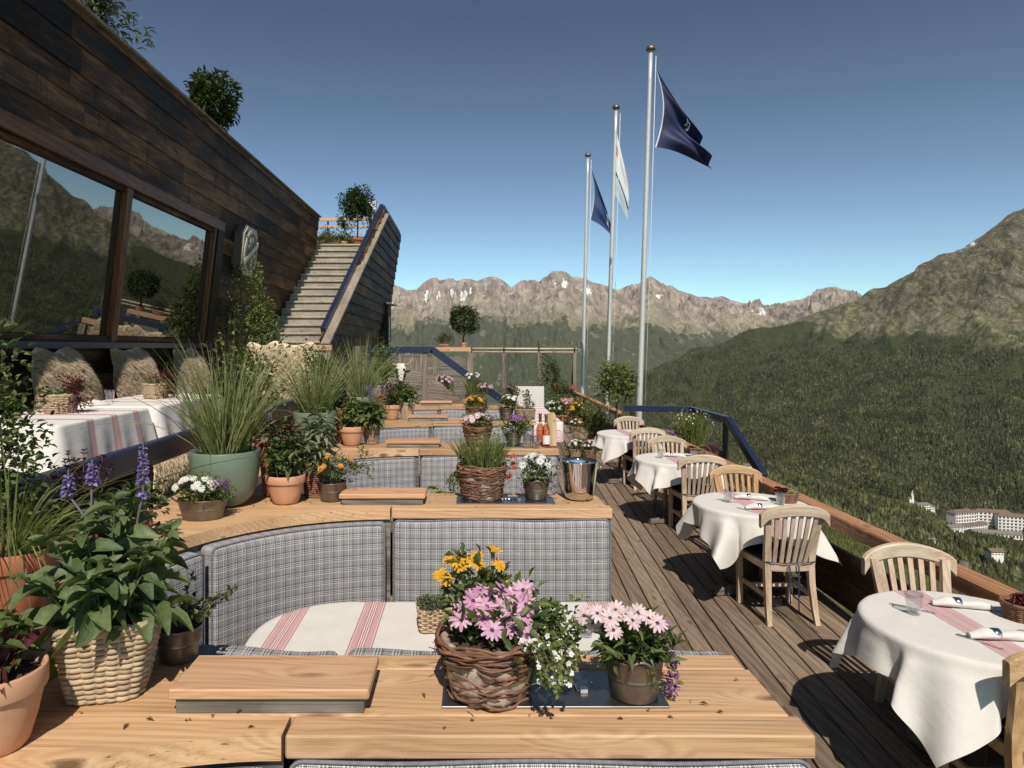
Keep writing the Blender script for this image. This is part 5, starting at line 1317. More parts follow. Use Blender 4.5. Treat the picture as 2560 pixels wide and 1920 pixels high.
flagpole('nearest and tallest silver flagpole, right of the other two', 'dark navy flag with a white double crescent on the nearest pole', (1378, .1), (1406, PZ(108, 13.5)), 13.5, .062, [(1414, 140), (1415, 318), (1541, 364), (1508, 296)], [navyf, whitef], 'crescent', .6)
flagpole('middle silver flagpole of the three', 'white flag with a pale blue lower part on the middle pole', (1309, .1), (1331, PZ(234, 16.8)), 16.8, .062, [(1331, 280), (1322, 412), (1356, 476), (1359, 404)], [whitef, whitef, lblue, navyf, redf], 'sailor', 1.9, .03)
flagpole('farthest silver flagpole, leftmost of the three', 'blue flag with a white patch on the leftmost pole', (1257, .1), (1270, PZ(337, 21)), 21.0, .062, [(1275, 358), (1275, 474), (1327, 517), (1313, 460)], [bluef, whitef], 'patch', 3.1, .07)
# ------------------------------------------------------------------ plant kit
def leaf_t(segs=4, wf=None, fold=.18, droop=.35, tip=0.0, serr=0.0):
    wf = wf or (lambda t: math.sin(pi * min(1, t) ** .75) ** .8)
    V = []; Fc = []
    for i in range(segs + 1):
        t = i / segs; w_ = max(.02, wf(t)) * .5 * (1 + serr * (1 if i % 2 else -1)); z = -droop * t * t
        yy = t * (1 - .25 * droop * t)
        V += [(-w_, yy, z + fold * w_ * 2), (0, yy, z), (w_, yy, z + fold * w_ * 2)]
    for i in range(segs):
        a = i * 3; Fc += [(a, a + 1, a + 4, a + 3), (a + 1, a + 2, a + 5, a + 4)]
    return np.array(V), np.array(Fc)
LB = leaf_t(7, lambda t: (math.sin(pi * (t * .93 + .04)) ** .7), .22, .42, serr=.05)
LM = leaf_t(3, None, .2, .3); LS = leaf_t(2, lambda t: (.25, 1, .12)[int(round(t * 2))], .25, .2); LN = leaf_t(3, lambda t: (.5, 1, .8, .1)[int(round(t * 3))], .15, .3)
PET = leaf_t(3, lambda t: (.35, .8, 1.0, .55)[int(round(t * 3))], .06, .12)
def frames(d, rg, roll=.5):
    d = nrm(d); n = len(d)
    up = np.zeros((n, 3)); up[:, 2] = 1; up += rg.normal(0, .25, (n, 3))
    x = nrm(np.cross(d, up)); z = np.cross(x, d)
    a = rg.normal(0, roll, n)[:, None]; x2 = x * np.cos(a) + z * np.sin(a); z2 = np.cross(x2, d)
    return np.stack([x2, d, z2], -1)
def put(mb, tmpl, P, d, L, W, rg, mat=0, roll=.5, smooth=True):
    P = np.asarray(P, float); n = len(P)
    if n == 0: return
    L = np.broadcast_to(L, (n,)); W = np.broadcast_to(W, (n,))
    mb.scatter(tmpl[0], tmpl[1], P, frames(np.asarray(d, float), rg, roll), np.stack([W, L, L], -1), mat, smooth)
def sph(n, rg):
    v = rg.normal(0, 1, (n, 3)); return nrm(v)
def bush(mb, c, rad, n, L, W, rg, tmpl=LS, mat=0, up=.35, lump=.3, shell=.35, low=-.9):
    d = sph(int(n * 1.6), rg); d = d[d[:, 2] > low][:n]; n = len(d); s0 = rg.uniform(0, 50)
    q = 1 + lump * 2.2 * vnoise(d[:, 0] * 1.9 + s0 + d[:, 2] * 1.3, d[:, 1] * 1.9 + d[:, 2] * 1.7 + s0)
    r = (shell ** 3 + (1 - shell ** 3) * rg.uniform(0, 1, n)) ** (1 / 3) * q
    P = np.asarray(c) + d * np.asarray(rad) * r[:, None]
    dr = nrm(d * .7 + rg.normal(0, .55, (n, 3)) + np.array([0, 0, up]))
    put(mb, tmpl, P, dr, L * rg.uniform(.65, 1.25, n), W * rg.uniform(.7, 1.2, n), rg, mat)
def twigs(mb, base, c, rad, n, rg, r=.003, mat=1):
    for k in range(n):
        d = sph(1, rg)[0]; e = np.asarray(c) + d * np.asarray(rad) * rg.uniform(.5, .95); b0 = np.asarray(base) + rg.normal(0, .01, 3) * np.array([1, 1, 0])
        m_ = (b0 + e) / 2 + np.array([0, 0, .15 * np.linalg.norm(e - b0)]) + rg.normal(0, .02, 3)
        t = np.linspace(0, 1, 5)[:, None]; mb.tube((1 - t) ** 2 * b0 + 2 * t * (1 - t) * m_ + t * t * e, np.linspace(r, r * .4, 5), 4, mat, False)
def grass(mb, c, r0, n, L, lean, W, rg, droop=.35, mat=0, bias=(0, 0), seg=6):
    a = rg.uniform(0, 2 * pi, n); rr = r0 * np.sqrt(rg.uniform(0, 1, n))
    B = np.asarray(c) + np.stack([rr * np.cos(a), rr * np.sin(a), np.zeros(n)], -1)
    out = np.stack([np.cos(a) * rr / r0 + rg.normal(0, .35, n) + bias[0], np.sin(a) * rr / r0 + rg.normal(0, .35, n) + bias[1], np.zeros(n)], -1)
    Ln = L * rg.uniform(.45, 1.05, n); le = lean * rg.uniform(.5, 1.3, n); dr = droop * rg.uniform(.2, 1.6, n)
    t = np.linspace(0, 1, seg + 1)
    P = B[:, None] + out[:, None] * (le * Ln)[:, None, None] * (t + .5 * t * t)[None, :, None]
    P[..., 2] += Ln[:, None] * (t[None] - dr[:, None] * t[None] ** 2.4 * np.linalg.norm(out, axis=1)[:, None])
    T = nrm(np.gradient(P, axis=1)); sd = nrm(np.cross(T, nrm(rg.normal(0, 1, (n, 1, 3)) + np.array([0, 0, .5]))))
    w_ = (W * rg.uniform(.6, 1.2, n))[:, None, None] * (1 - .9 * t ** 2)[None, :, None] * .5
    V = np.stack([P - sd * w_, P + sd * w_], 2)            # n, seg+1, 2, 3
    k = seg + 1
    i = np.arange(seg); f = np.stack([2 * i, 2 * i + 1, 2 * i + 3, 2 * i + 2], -1)
    Fc = (f[None] + (np.arange(n) * 2 * k)[:, None, None]).reshape(-1, 4)
    mb.add(V.reshape(-1, 3), Fc, mat, True)
def dome_t(seg=7):
    V = [(0, 0, .5)] + [(math.cos(2 * pi * j / seg) * .7, math.sin(2 * pi * j / seg) * .7, .38) for j in range(seg)] + [(math.cos(2 * pi * j / seg), math.sin(2 * pi * j / seg), 0) for j in range(seg)]
    return np.array(V), np.array([(0, 1 + j, 1 + (j + 1) % seg) for j in range(seg)]), np.array([(1 + j, 1 + seg + j, 1 + seg + (j + 1) % seg, 1 + (j + 1) % seg) for j in range(seg)])
DM = dome_t()
def heads(mb, P, nv, r, npet, rg, mp=0, mc=1, cr=.24, cup=.15, pw=None):
    P = np.asarray(P, float); nv = nrm(np.asarray(nv, float)); n = len(P); r = np.broadcast_to(r, (n,))
    ref = nrm(rg.normal(0, 1, (n, 3))); x = nrm(np.cross(nv, ref)); y = np.cross(nv, x)
    a = 2 * pi * np.arange(npet)[None] / npet + rg.uniform(0, 6, (n, 1)); c_ = cup + rg.normal(0, .10, (n, npet))
    d = nrm(np.cos(a)[..., None] * x[:, None] + np.sin(a)[..., None] * y[:, None] + c_[..., None] * nv[:, None])
    nn = np.broadcast_to(nv[:, None], d.shape); xx = nrm(np.cross(d, nn)); zz = np.cross(xx, d)
    Rm = np.stack([xx, d, zz], -1).reshape(-1, 3, 3)
    PP = (P[:, None] + d * (r[:, None, None] * cr * .5)).reshape(-1, 3)
    L = (r[:, None] * rg.uniform(.85, 1.05, (n, npet))).reshape(-1); W = L * (pw or 4.4 / npet)
    mb.scatter(PET[0], PET[1], PP, Rm, np.stack([W, L, L], -1), mp, True)
    Rc = np.stack([x, y, nv], -1); s = np.stack([r * cr] * 2 + [r * cr * .9], -1)
    mb.scatter(DM[0], DM[1], P, Rc, s, mc, True); mb.scatter(DM[0], DM[2], P, Rc, s, mc, True)
def cluster(mb, c, rad, n, r, rg, mat=0):
    d = sph(n, rg); P = np.asarray(c) + d * np.asarray(rad) * rg.uniform(.5, 1, (n, 1))
    put(mb, LS, P, d + rg.normal(0, .4, (n, 3)), r * rg.uniform(.7, 1.3, n), r * .9, rg, mat)
def stemmed(mb, c, n, h, spread, L, W, nodes, rg, tmpl=LB, start=.2, stem=.004, ms=1, ml=0, top=.55, drp=-.1, r0=.03, bias=(0, 0)):
    P = []; D = []; LL = []
    for k in range(n):
        a = 2 * pi * k / n + rg.uniform(-.4, .4); q = rg.uniform(.25, 1.0) if k else .05
        b0 = np.asarray(c) + np.array([math.cos(a), math.sin(a), 0]) * r0 * q
        e = np.asarray(c) + np.array([math.cos(a) * spread * q + bias[0], math.sin(a) * spread * q + bias[1], h * (1 - .45 * q * q) * rg.uniform(.85, 1.08)])
        m_ = b0 * .6 + e * .4 + np.array([0, 0, .22 * h])
        t = np.linspace(0, 1, 7)[:, None]; C_ = (1 - t) ** 2 * b0 + 2 * t * (1 - t) * m_ + t * t * e
        mb.tube(C_, np.linspace(stem, stem * .5, 7), 5, ms, False)
        ph = rg.uniform(0, pi)
        for j in range(nodes):
            u = start + (1 - start) * (j + .5) / nodes; t1 = u
            p = (1 - t1) ** 2 * b0 + 2 * t1 * (1 - t1) * m_ + t1 * t1 * e
            sz = (1 - (1 - top) * max(0, (u - .4) / .6)) * rg.uniform(.75, 1.2)
            for s in (0, pi):
                az_ = ph + s + j * pi / 2 + rg.uniform(-.4, .4)
                P.append(p); D.append((math.cos(az_), math.sin(az_), drp + .55 * u + rg.uniform(-.2, .25))); LL.append(sz)
        for s in range(3):
            az_ = rg.uniform(0, 6.3); P.append(e); D.append((math.cos(az_), math.sin(az_), .9)); LL.append(top * .7)
    LL = np.array(LL); put(mb, tmpl, P, D, L * LL, W * LL, rg, ml, .3)
def rosettes(mb, P, r, rg, mat=0, npet=9):
    for (p, q) in zip(P, np.broadcast_to(r, (len(P),))):
        for lay, (el_, k) in enumerate(((.15, 1.0), (.6, .8), (1.1, .55))):
            a = 2 * pi * np.arange(npet) / npet + lay * .4
            d = np.stack([np.cos(a), np.sin(a), np.full(npet, el_)], -1); put(mb, LM, np.repeat(np.asarray(p)[None], npet, 0), d, q * k, q * .45, rg, mat, .1)

# ------------------------------------------------------------------ pots
def soil(t, r, z, sx=1.0):
    mb = MB(); mb.disc((0, 0, z), r, 20, 0, sx, 1, r * .12); mb.build('soil', M_['soil'], t)
def p_terra(t, r, h, mat='terra'):
    mb = MB(); mb.lathe([(0, .002), (r * .60, .002), (r * .66, .012), (r * .80, h * .35), (r * .92, h * .70), (r * .925, h * .715), (r * .985, h * .725), (r, h * .75), (r, h * .985), (r * .985, h), (r * .92, h), (r * .90, h * .97), (r * .86, h * .85)], 36)
    mb.build('pot', M_[mat], t); soil(t, r * .87, h * .88)
def p_zinc(t, r, h, sx=1.0, handles='side', ribs=44):
    rib = lambda z, a: .0022 * np.cos(ribs * a) * np.clip((z - h * .56) / (h * .06), 0, 1) * np.clip((h * .95 - z) / (h * .05), 0, 1)
    mb = MB(); mb.lathe([(0, .002), (r * .76, .002), (r * .79, .006), (r * .86, h * .45), (r * .875, h * .5), (r * .90, h * .515), (r * .875, h * .53), (r * .90, h * .6), (r * .96, h * .93), (r * .985, h * .95), (r, h * .975), (r * .985, h), (r * .94, h * .985), (r * .9, h * .85)], 88, (0, 0, 0), 0, rib, sx)
    o = mb.build('bucket', M_['zinc'], t)
    if handles:
        for s in ((-1, 1) if handles == 'side' else (0,)):
            mb = MB(); a = np.linspace(0, pi, 13)
            if handles == 'side': P = [(s * (r * sx * .97 + .012 * math.sin(q) + .004), math.cos(q) * r * .38, h * .86 + math.sin(q) * r * .42) for q in a]
            else: P = [(math.cos(q) * r * .42, -r * .99 - .006, h * .80 + math.sin(q) * r * .40) for q in a]
            mb.tube(P, r * .055, 7); mb.build('handle', M_['zinc'], t)
    soil(t, r * .91, h * .88, sx)
def sq(a, p): return (np.abs(np.cos(a)) ** p + np.abs(np.sin(a)) ** p) ** (-1 / p)
def p_wicker(t, r, h, rows=15, stakes=22, base=.72, mat='wick', p=2.0, rod=None, rz=0.0, seg=96, sx=1.0):
    rod = rod or h / rows * .52; mb = MB(); n = stakes * 6
    a = np.linspace(0, 2 * pi, n, endpoint=False); sh = sq(a, p)
    for k in range(rows):
        z = h * (k + .5) / rows; rr = r * (base + (1 - base) * (k + .5) / rows)
        for s in ((0, pi) if rows <= 16 and r > .08 else (0,)):
            q = rr * sh + rod * .75 * np.cos(a * stakes / 2 + k * pi + s); zz = z + rod * .5 * np.cos(a * 3 + k) * .3
            P = np.stack([q * np.cos(a + rz) * sx, q * np.sin(a + rz), np.broadcast_to(zz, q.shape)], -1); mb.tube(P, rod * (.95 if s == 0 else .8), 5, 0, False, True)
    mb.build('weave', M_[mat], t)
    mb = MB()
    for j in range(stakes):
        b_ = 2 * pi * (j + .5) / stakes; s = float(sq(np.array([b_]), p)[0])
        mb.tube([(r * base * s * math.cos(b_ + rz) * sx, r * base * s * math.sin(b_ + rz), .002), (r * s * math.cos(b_ + rz) * sx, r * s * math.sin(b_ + rz), h)], rod * .7, 5)
    for w_ in range(3):
        q = r * 1.02 * sh + rod * .5 * np.cos(a * 12 + w_ * 2.1); P = np.stack([q * np.cos(a + rz) * sx, q * np.sin(a + rz), h + rod * (.6 + .7 * np.sin(a * 12 + w_ * 2.1))], -1); mb.tube(P, rod * 1.0, 5, 0, False, True)
    q = r * base * sh; P = np.stack([q * np.cos(a + rz) * sx, q * np.sin(a + rz), np.full(n, rod)], -1); mb.tube(P, rod * 1.1, 5, 0, False, True)
    mb.build('border', M_[mat], t)
    mb = MB(); mb.lathe([(0, .004), (r * base * .93, .004), (r * .93, h * .9), (0, h * .86)], 40, (0, 0, 0), 0, (lambda z, aa: (sq(aa - rz, p) - 1) * r * .8), sx); mb.build('liner', M_['soil'], t)
def p_vine(t, r, h, rg, rows=11, bark=True, base=.78):
    mb = MB(); mb.lathe([(0, .003), (r * base, .003), (r * base * 1.04, h * .1), (r * .93, h * .55), (r * .97, h * .92), (r * .9, h * .94), (r * .85, h * .8), (0, h * .8)], 40, (0, 0, 0), 0, lambda z, a: .004 * np.sin(9 * a + z * 70) + .003 * np.sin(23 * a)); mb.build('bark_shell', M_['bark'], t)
    mb = MB(); n = 60; a = np.linspace(0, 2 * pi, n, endpoint=False)
    for k in range(rows):
        for w_ in range((1 if bark == 'seen' else 2) if k < rows - 3 else 4):
            f = (k + .5) / rows; rr = r * (base + (1 - base) * min(1, f * 1.15)) * 1.03 + .004 * rg.uniform(0, 1) * (1 + (k > rows - 3))
            ph = rg.uniform(0, 6.3, 3); z = h * f + .010 * np.sin(a * 2 + ph[0]) + .005 * np.sin(a * 5 + ph[1]) + rg.normal(0, .003)
            q = rr + .004 * np.sin(a * 4 + ph[2]) + .003 * np.sin(a * 11 + ph[0])
            mb.tube(np.stack([q * np.cos(a), q * np.sin(a), z], -1), rg.uniform(.0026, .0048) * r / .14, 5, 0, False, True)
    for k in range(16):
        b_ = rg.uniform(0, 6.3); z = rg.uniform(.1, .95) * h; rr = r * 1.02
        d = np.array([math.cos(b_ + rg.uniform(.6, 1.4)), math.sin(b_ + rg.uniform(.6, 1.4)), rg.uniform(-.3, .5)])
        p0 = np.array([rr * math.cos(b_), rr * math.sin(b_), z]); mb.tube([p0, p0 + d * r * .18, p0 + d * r * .42], [.002, .0017, .001], 4, 0, False)
    mb.build('twig_weave', M_['vine'], t); soil(t, r * .9, h * .86)
def p_green(t, r, h):
    mb = MB(); mb.lathe([(0, .002), (r * .42, .003), (r * .60, h * .05), (r * .78, h * .18), (r * .90, h * .38), (r * .97, h * .65), (r, h * .985), (r * .985, h), (r * .93, h), (r * .92, h * .9)], 48); mb.build('pot', M_['greenpot'], t); soil(t, r * .92, h * .93)
def plant(t, fn, mats, name='foliage'):
    mb = MB(); fn(mb); return mb.build(name, [M_[m] if isinstance(m, str) else m for m in mats], t)
def RG(s): return np.random.default_rng(s)

# ------------------------------------------------------------------ foreground ledge
t = thing('salvia_basket', 'square pale wicker basket of big crinkled leaves and violet flower spikes, bottom left', 'plant', (-1.02, 1.95, ZT), .25)
p_wicker(t, .128, .205, 13, 24, .70, 'wick', 5.0, None, 0)
def f(mb):
    g = RG(1); stemmed(mb, (0, 0, .17), 20, .34, .22, .120, .056, 5, g, LB, .10, .005, 1, 0, .55, -.15, .09)
    bush(mb, (0, 0, .24), (.17, .17, .10), 60, .10, .055, g, LB, 0, .1)
plant(t, f, ['sage', 'stem'])
def f(mb):
    g = RG(2); ca, sa = math.cos(-.25), math.sin(-.25)
    for (wx, wz, h, b0) in ((-1.175, 1.665, .075, (.0, .02, .38)), (-1.105, 1.70, .07, (-.04, .03, .36)), (-.955, 1.66, .17, (.06, .03, .34))):
        ex, ey = (wx + 1.02), .06; e = np.array([ex * ca - ey * sa, ex * sa + ey * ca, wz - ZT]); b0 = np.array(b0)
        tt = np.linspace(0, 1, 9)[:, None]; m_ = (b0 + e) / 2 + np.array([-.015, 0, .02]); Cc = (1 - tt) ** 2 * b0 + 2 * tt * (1 - tt) * m_ + tt * tt * e
        mb.tube(np.concatenate([Cc, [e + np.array([0, 0, h])]]), .0035, 6, 1, False)
        for k in range(int(h / .011)):
            z = e[2] + .011 * k; q = .021 * (1 - .55 * k * .011 / h); n_ = 11; aa = g.uniform(0, 6.3, n_)
            if h > .1 and k in (2, 3): continue
            dd = np.stack([np.cos(aa), np.sin(aa), g.uniform(-.3, .4, n_)], -1); put(mb, LS, np.array([e[0], e[1], z]) + dd * q * .35, dd, q * .85, q * .6, g, 0)
plant(t, f, ['p_violet', 'pstem'], 'flower_spikes')
t = thing('potted_plant', 'terracotta pot of red tinged leaves cut off by the lower left corner', 'plant', (-1.148, 1.66, ZT)); p_terra(t, .112, .19)
plant(t, lambda mb: (stemmed(mb, (0, 0, .16), 9, .15, .12, .09, .032, 3, RG(3), LM, .2, .004, 2, 0, .7, -.1, .05), bush(mb, (0, 0, .19), (.09, .09, .05), 24, .08, .03, RG(4), LM, 1)), ['basil', 'red_leaf', 'stem'])
t = thing('potted_grass', 'large dark terracotta pot of arching green blades at the left edge', 'plant', (-1.63, 2.47, ZT)); p_terra(t, .125, .245, 'terra2')
plant(t, lambda mb: grass(mb, (0, 0, .22), .08, 90, .52, .62, .0085, RG(5), .75, 0, (.55, -.1), 8), ['bright'], 'blades')
t = thing('twiggy_plant', 'dark zinc pot with a wiry small leaved plant right of the salvia basket', 'plant', (-.90, 2.13, ZT)); p_zinc(t, .07, .105, 1.0, None)
def f(mb):
    g = RG(6)
    for k in range(11):
        e = np.array([g.uniform(.0, .19), g.uniform(-.05, .1), g.uniform(.12, .27)]); tt = np.linspace(0, 1, 6)[:, None]; m_ = np.array([e[0] * .35, 0, .16]); P = (1 - tt) ** 2 * np.array([0, 0, .09]) + 2 * tt * (1 - tt) * m_ + tt * tt * e
        mb.tube(P, .0022, 4, 1, False); q = g.uniform(0.25, 1, 22); i = np.clip((q * 5).astype(int), 0, 4); pp = P[i] + (P[i + 1] - P[i]) * (q * 5 - i)[:, None]
        put(mb, LS, pp, g.normal(0, 1, (22, 3)) + np.array([0, 0, .6]), .022, .012, g)
plant(t, f, ['basil', 'pstem'])
# birch bark basket
t = thing('flower_basket', 'birch bark basket with yellow and pink daisies and trailing white blossom on the steel hatch', 'flowers', (.06, 1.925, ZT + .004), 0, 'twig baskets of flowers on the ledges')
p_vine(t, .136, .170, RG(7), 11, 'seen')
yel = [(950, 1240), (973, 1208), (990, 1212), (1004, 1208), (1030, 1200), (1031, 1218), (1068, 1188), (1078, 1220), (962, 1252), (1085, 1262), (996, 1226)]
pnk = [(996, 1340), (1008, 1318), (1022, 1298), (1030, 1320), (1040, 1275), (1052, 1312), (1062, 1288), (1070, 1340), (1085, 1275), (1086, 1296), (1100, 1318), (1112, 1288), (1128, 1330), (1136, 1306), (1130, 1275), (1063, 1362), (1138, 1372), (1108, 1352), (1046, 1336), (1075, 1312)]
def lp(u, v, Y, o=t): return np.array([PX(u, Y) - o.location.x, Y - o.location.y, PZ(v, Y) - o.location.z])
g8 = RG(8)
Py = np.array([lp(u, v, 2.02 + g8.uniform(-.04, .04)) for u, v in yel]); Pp = np.array([lp(u, v, 1.84 + (1360 - v) * .0011 + g8.uniform(-.02, .02)) for u, v in pnk])
def f(mb):
    g = RG(9)
    bush(mb, (-.01, .10, .24), (.11, .09, .10), 420, .034, .017, g, LS, 0, .5); bush(mb, (.06, -.02, .18), (.13, .10, .08), 330, .045, .017, g, LN, 0, .5)
    bush(mb, (.19, .0, .16), (.10, .10, .10), 330, .022, .015, g, LS, 2, .3)
    for P in (Py, Pp):
        for p in P:
            b0 = np.array([p[0] * .6, p[1] * .6, .15]); mb.tube([b0, (b0 + p) / 2 + np.array([0, .01, .02]), p], .0016, 4, 1, False)
    STR = []
    for k in range(26):      # trailing strands
        a = g.uniform(-1.0, .8); p0 = np.array([.10 * math.cos(a) + .03, .11 * math.sin(a) - .02, .17]); L = g.uniform(.04, .13); ox = g.uniform(.03, .12)
        P = np.array([p0, p0 + [ox * .6 * math.cos(a), ox * .6 * math.sin(a) - .02, .025], p0 + [ox * math.cos(a), ox * math.sin(a) - .03, -L * .4], p0 + [ox * 1.05 * math.cos(a), ox * math.sin(a) - .035, -L]]); mb.tube(P, .0013, 4, 1, False)
        q = g.uniform(0, 1, 26) * 3; i = np.clip(q.astype(int), 0, 2); pp = P[i] + (P[i + 1] - P[i]) * (q - i)[:, None]; put(mb, LS, pp, g.normal(0, 1, (26, 3)), .016, .012, g, 2); STR.append(pp[::7] + g.normal(0, .006, (4, 3)))
    global TRAIL; TRAIL = np.concatenate(STR)
plant(t, f, ['basil', 'stem', 'bright'])
def nvs(n, g, tilt=.6): return nrm(np.stack([g.normal(0, .3, n), -np.abs(g.normal(.55, .25, n)), np.full(n, tilt)], -1))
plant(t, lambda mb: heads(mb, Py, nvs(len(Py), RG(10), .9), .024, 11, RG(10)), ['p_yellow', 'eye_yel'], 'yellow_daisies')
plant(t, lambda mb: heads(mb, Pp, nvs(len(Pp), RG(11), .6), .032, 13, RG(11)), ['p_pink', 'eye_dark'], 'pink_daisies')
def f(mb):
    g = RG(12); P = TRAIL[np.hypot(TRAIL[:, 0], TRAIL[:, 1]) > .12]; heads(mb, P, nvs(len(P), g), .0075, 5, g, 0, 1, .2, .1, .9)
plant(t, f, ['p_white', 'eye_yel'], 'white_blossom')
t = thing('flower_bucket', 'zinc bucket with front handle, pale pink daisies and purple trailing flowers, nearest of the buckets', 'flowers', (.462, 1.90, ZT + .004), 0, 'zinc buckets of flowers on the ledges')
p_zinc(t, .083, .118, 1.0, 'front', 52)
pd = [(1262, 1330), (1280, 1345), (1300, 1352), (1318, 1335), (1325, 1362), (1340, 1345), (1352, 1328), (1366, 1340), (1378, 1325), (1390, 1352), (1402, 1335), (1330, 1318), (1420, 1346), (1290, 1325), (1376, 1362)]
g8 = RG(13); Pq = np.array([lp(u, v, 1.87 + g8.uniform(-.05, .06), t) for u, v in pd])
def f(mb):
    g = RG(14); bush(mb, (0, 0, .145), (.085, .085, .055), 300, .048, .014, g, LN, 0, .6); bush(mb, (.06, -.02, .12), (.055, .07, .06), 160, .02, .01, g, LS, 0)
    for p in Pq: mb.tube([np.array([p[0] * .5, p[1] * .5, .10]), p * .7 + np.array([0, 0, .05]), p], .0016, 4, 1, False)
plant(t, f, ['basil', 'stem']); plant(t, lambda mb: heads(mb, Pq, nvs(len(Pq), RG(15), .6), .027, 13, RG(15)), ['p_palepink', 'eye_dark'], 'daisies')
plant(t, lambda mb: [cluster(mb, (x, y, z), (.014, .014, .014), 34, .010, RG(16 + k)) for k, (x, y, z) in enumerate(((.10, -.02, .11), (.105, -.01, .07), (.10, -.03, .03), (.085, .02, .15), (.09, .0, .19), (.115, .01, .09), (.105, -.02, .05)))], ['p_purple'], 'purple_flowers')

# ------------------------------------------------------------------ on the booth table
t = thing('moss_basket', 'small square wicker basket of grey green moss on the striped booth table', 'plant', (-.17, 3.27, .755), .1); p_wicker(t, .066, .10, 9, 18, .86, 'wick', 6.0)
plant(t, lambda mb: bush(mb, (0, 0, .105), (.072, .072, .045), 900, .018, .006, RG(20), LS, 0, .8, .1, .6, -.1), ['grey_leaf'])
def tumbler(loc, label, s=1.0):
    mb = MB(); h, r = .105 * s, .042 * s
    fac = lambda z, a: .0012 * np.cos(14 * a + z * 90) * np.clip(z / .02, 0, 1) * (z < h * .8)
    mb.lathe([(0, .002), (r * .66, .002), (r * .70, .010), (r * .84, h * .45), (r * .97, h * .8), (r, h), (r * .95, h), (r * .80, h * .45), (r * .62, .022), (0, .020)], 42, (0, 0, 0), 0, fac)
    o = mb.build('tumbler', M_['tumbler'], None, loc); return tag(o, label, 'glass', 'cut glass tumblers')
tumbler((.555, 3.19, .754), 'cut glass tumbler on the striped booth table behind the pale pink daisies')
FORK = [(-.003, 0), (.003, 0), (.004, .06), (.0025, .115), (.010, .135), (.011, .185), (.0085, .185), (.0075, .150), (.0045, .150), (.004, .185), (.0015, .185), (.001, .15), (-.001, .15), (-.0015, .185), (-.004, .185), (-.0045, .150), (-.0075, .150), (-.0085, .185), (-.011, .185), (-.010, .135), (-.0025, .115), (-.004, .06)]
KNIFE = [(-.006, 0), (.005, 0), (.006, .09), (.010, .10), (.009, .17), (.003, .205), (-.005, .19), (-.006, .1)]
def cutlery(kind, loc, rz, label):
    mb = MB(); mb.prism(FORK if kind == 'fork' else KNIFE, .0, .0028, 0); o = mb.build(kind, M_['silver'], None, loc); o.rotation_euler = (0, 0, rz); tag(o, label, kind, kind + 's on the tables')
cutlery('fork', (.50, 3.55, .7535), 2.7, 'fork lying alone on the striped booth table')
def napkin(loc, rz, label):
    t = thing('rolled_napkin', label, 'napkin', loc, rz, 'napkins rolled in silver rings')
    mb = MB(); n = 14; xs = np.linspace(-.15, .13, n); rr = .012 + .014 * np.exp(-((xs + .08) / .05) ** 2) + .010 * np.exp(-((xs - .05) / .07) ** 2)
    rr[-1] = .006
    a = np.linspace(0, 2 * pi, 17)
    P = np.array([[(x, math.cos(q) * r * 1.35 * (1 + .12 * math.sin(3 * q + 20 * x)), r * 1.0 + math.sin(q) * r * .95) for q in a] for x, r in zip(xs, rr)])
    uv = np.stack(np.broadcast_arrays(xs[:, None], a[None] * .03), -1); mb.grid(P[:, ::-1], uv, 0, True)
    mb.add(P[0][:-1], np.arange(16)[None]); mb.add(P[-1][:-1][::-1], np.arange(16)[None])
    mb.build('cloth', M_['linen'], t)
    mb = MB(); a = np.linspace(0, 2 * pi, 22, endpoint=False); q = []
    for (x, r) in ((-.052, .027), (-.05, .029), (-.022, .029), (-.02, .027)): q.append([(x, math.cos(b_) * r, .026 + math.sin(b_) * r * .88) for b_ in a])
    mb.grid(np.array(q), None, 0, True, True); mb.build('ring', M_['silver'], t)
TZ = .7635
tumbler((2.235, 3.42, TZ), 'cut glass tumbler on the nearest bistro table'); tumbler((2.62, 3.10, TZ), 'cut glass tumbler cut off by the right edge, beside a succulent basket')
tumbler((2.25, 5.90, TZ), 'tall cut glass tumbler at the left of the second bistro table'); tumbler((2.66, 5.80, TZ), 'cut glass tumbler beside the succulent basket on the second bistro table')
tumbler((2.33, 8.25, TZ), 'cut glass tumbler at the left of the third bistro table'); tumbler((2.72, 8.20, TZ), 'cut glass tumbler beside the succulent basket on the third bistro table')
napkin((2.55, 3.50, TZ), -.25, 'rolled napkin near the back edge of the nearest bistro table'); napkin((2.45, 3.12, TZ), -.1, 'rolled napkin crossing the red stripe in front on the nearest bistro table')
napkin((2.50, 5.98, TZ), -.3, 'rolled napkin near the back edge of the second bistro table'); napkin((2.44, 5.62, TZ), -.1, 'rolled napkin half behind the tasselled chair on the second bistro table')
napkin((2.52, 8.32, TZ), -.3, 'rolled napkin on the third bistro table')
cutlery('fork', (2.37, 3.02, TZ), .55, 'fork in front on the nearest bistro table, pointing at the red stripe'); cutlery('fork', (2.60, 3.50, TZ), -1.9, 'fork at the back edge of the nearest bistro table')
cutlery('knife', (2.20, 3.56, TZ), -2.3, 'knife beside the tumbler on the nearest bistro table'); cutlery('fork', (2.33, 5.52, TZ), .5, 'fork on the second bistro table left of the tasselled chair'); cutlery('knife', (2.18, 6.0, TZ), -2.3, 'knife under the tumbler on the second bistro table')
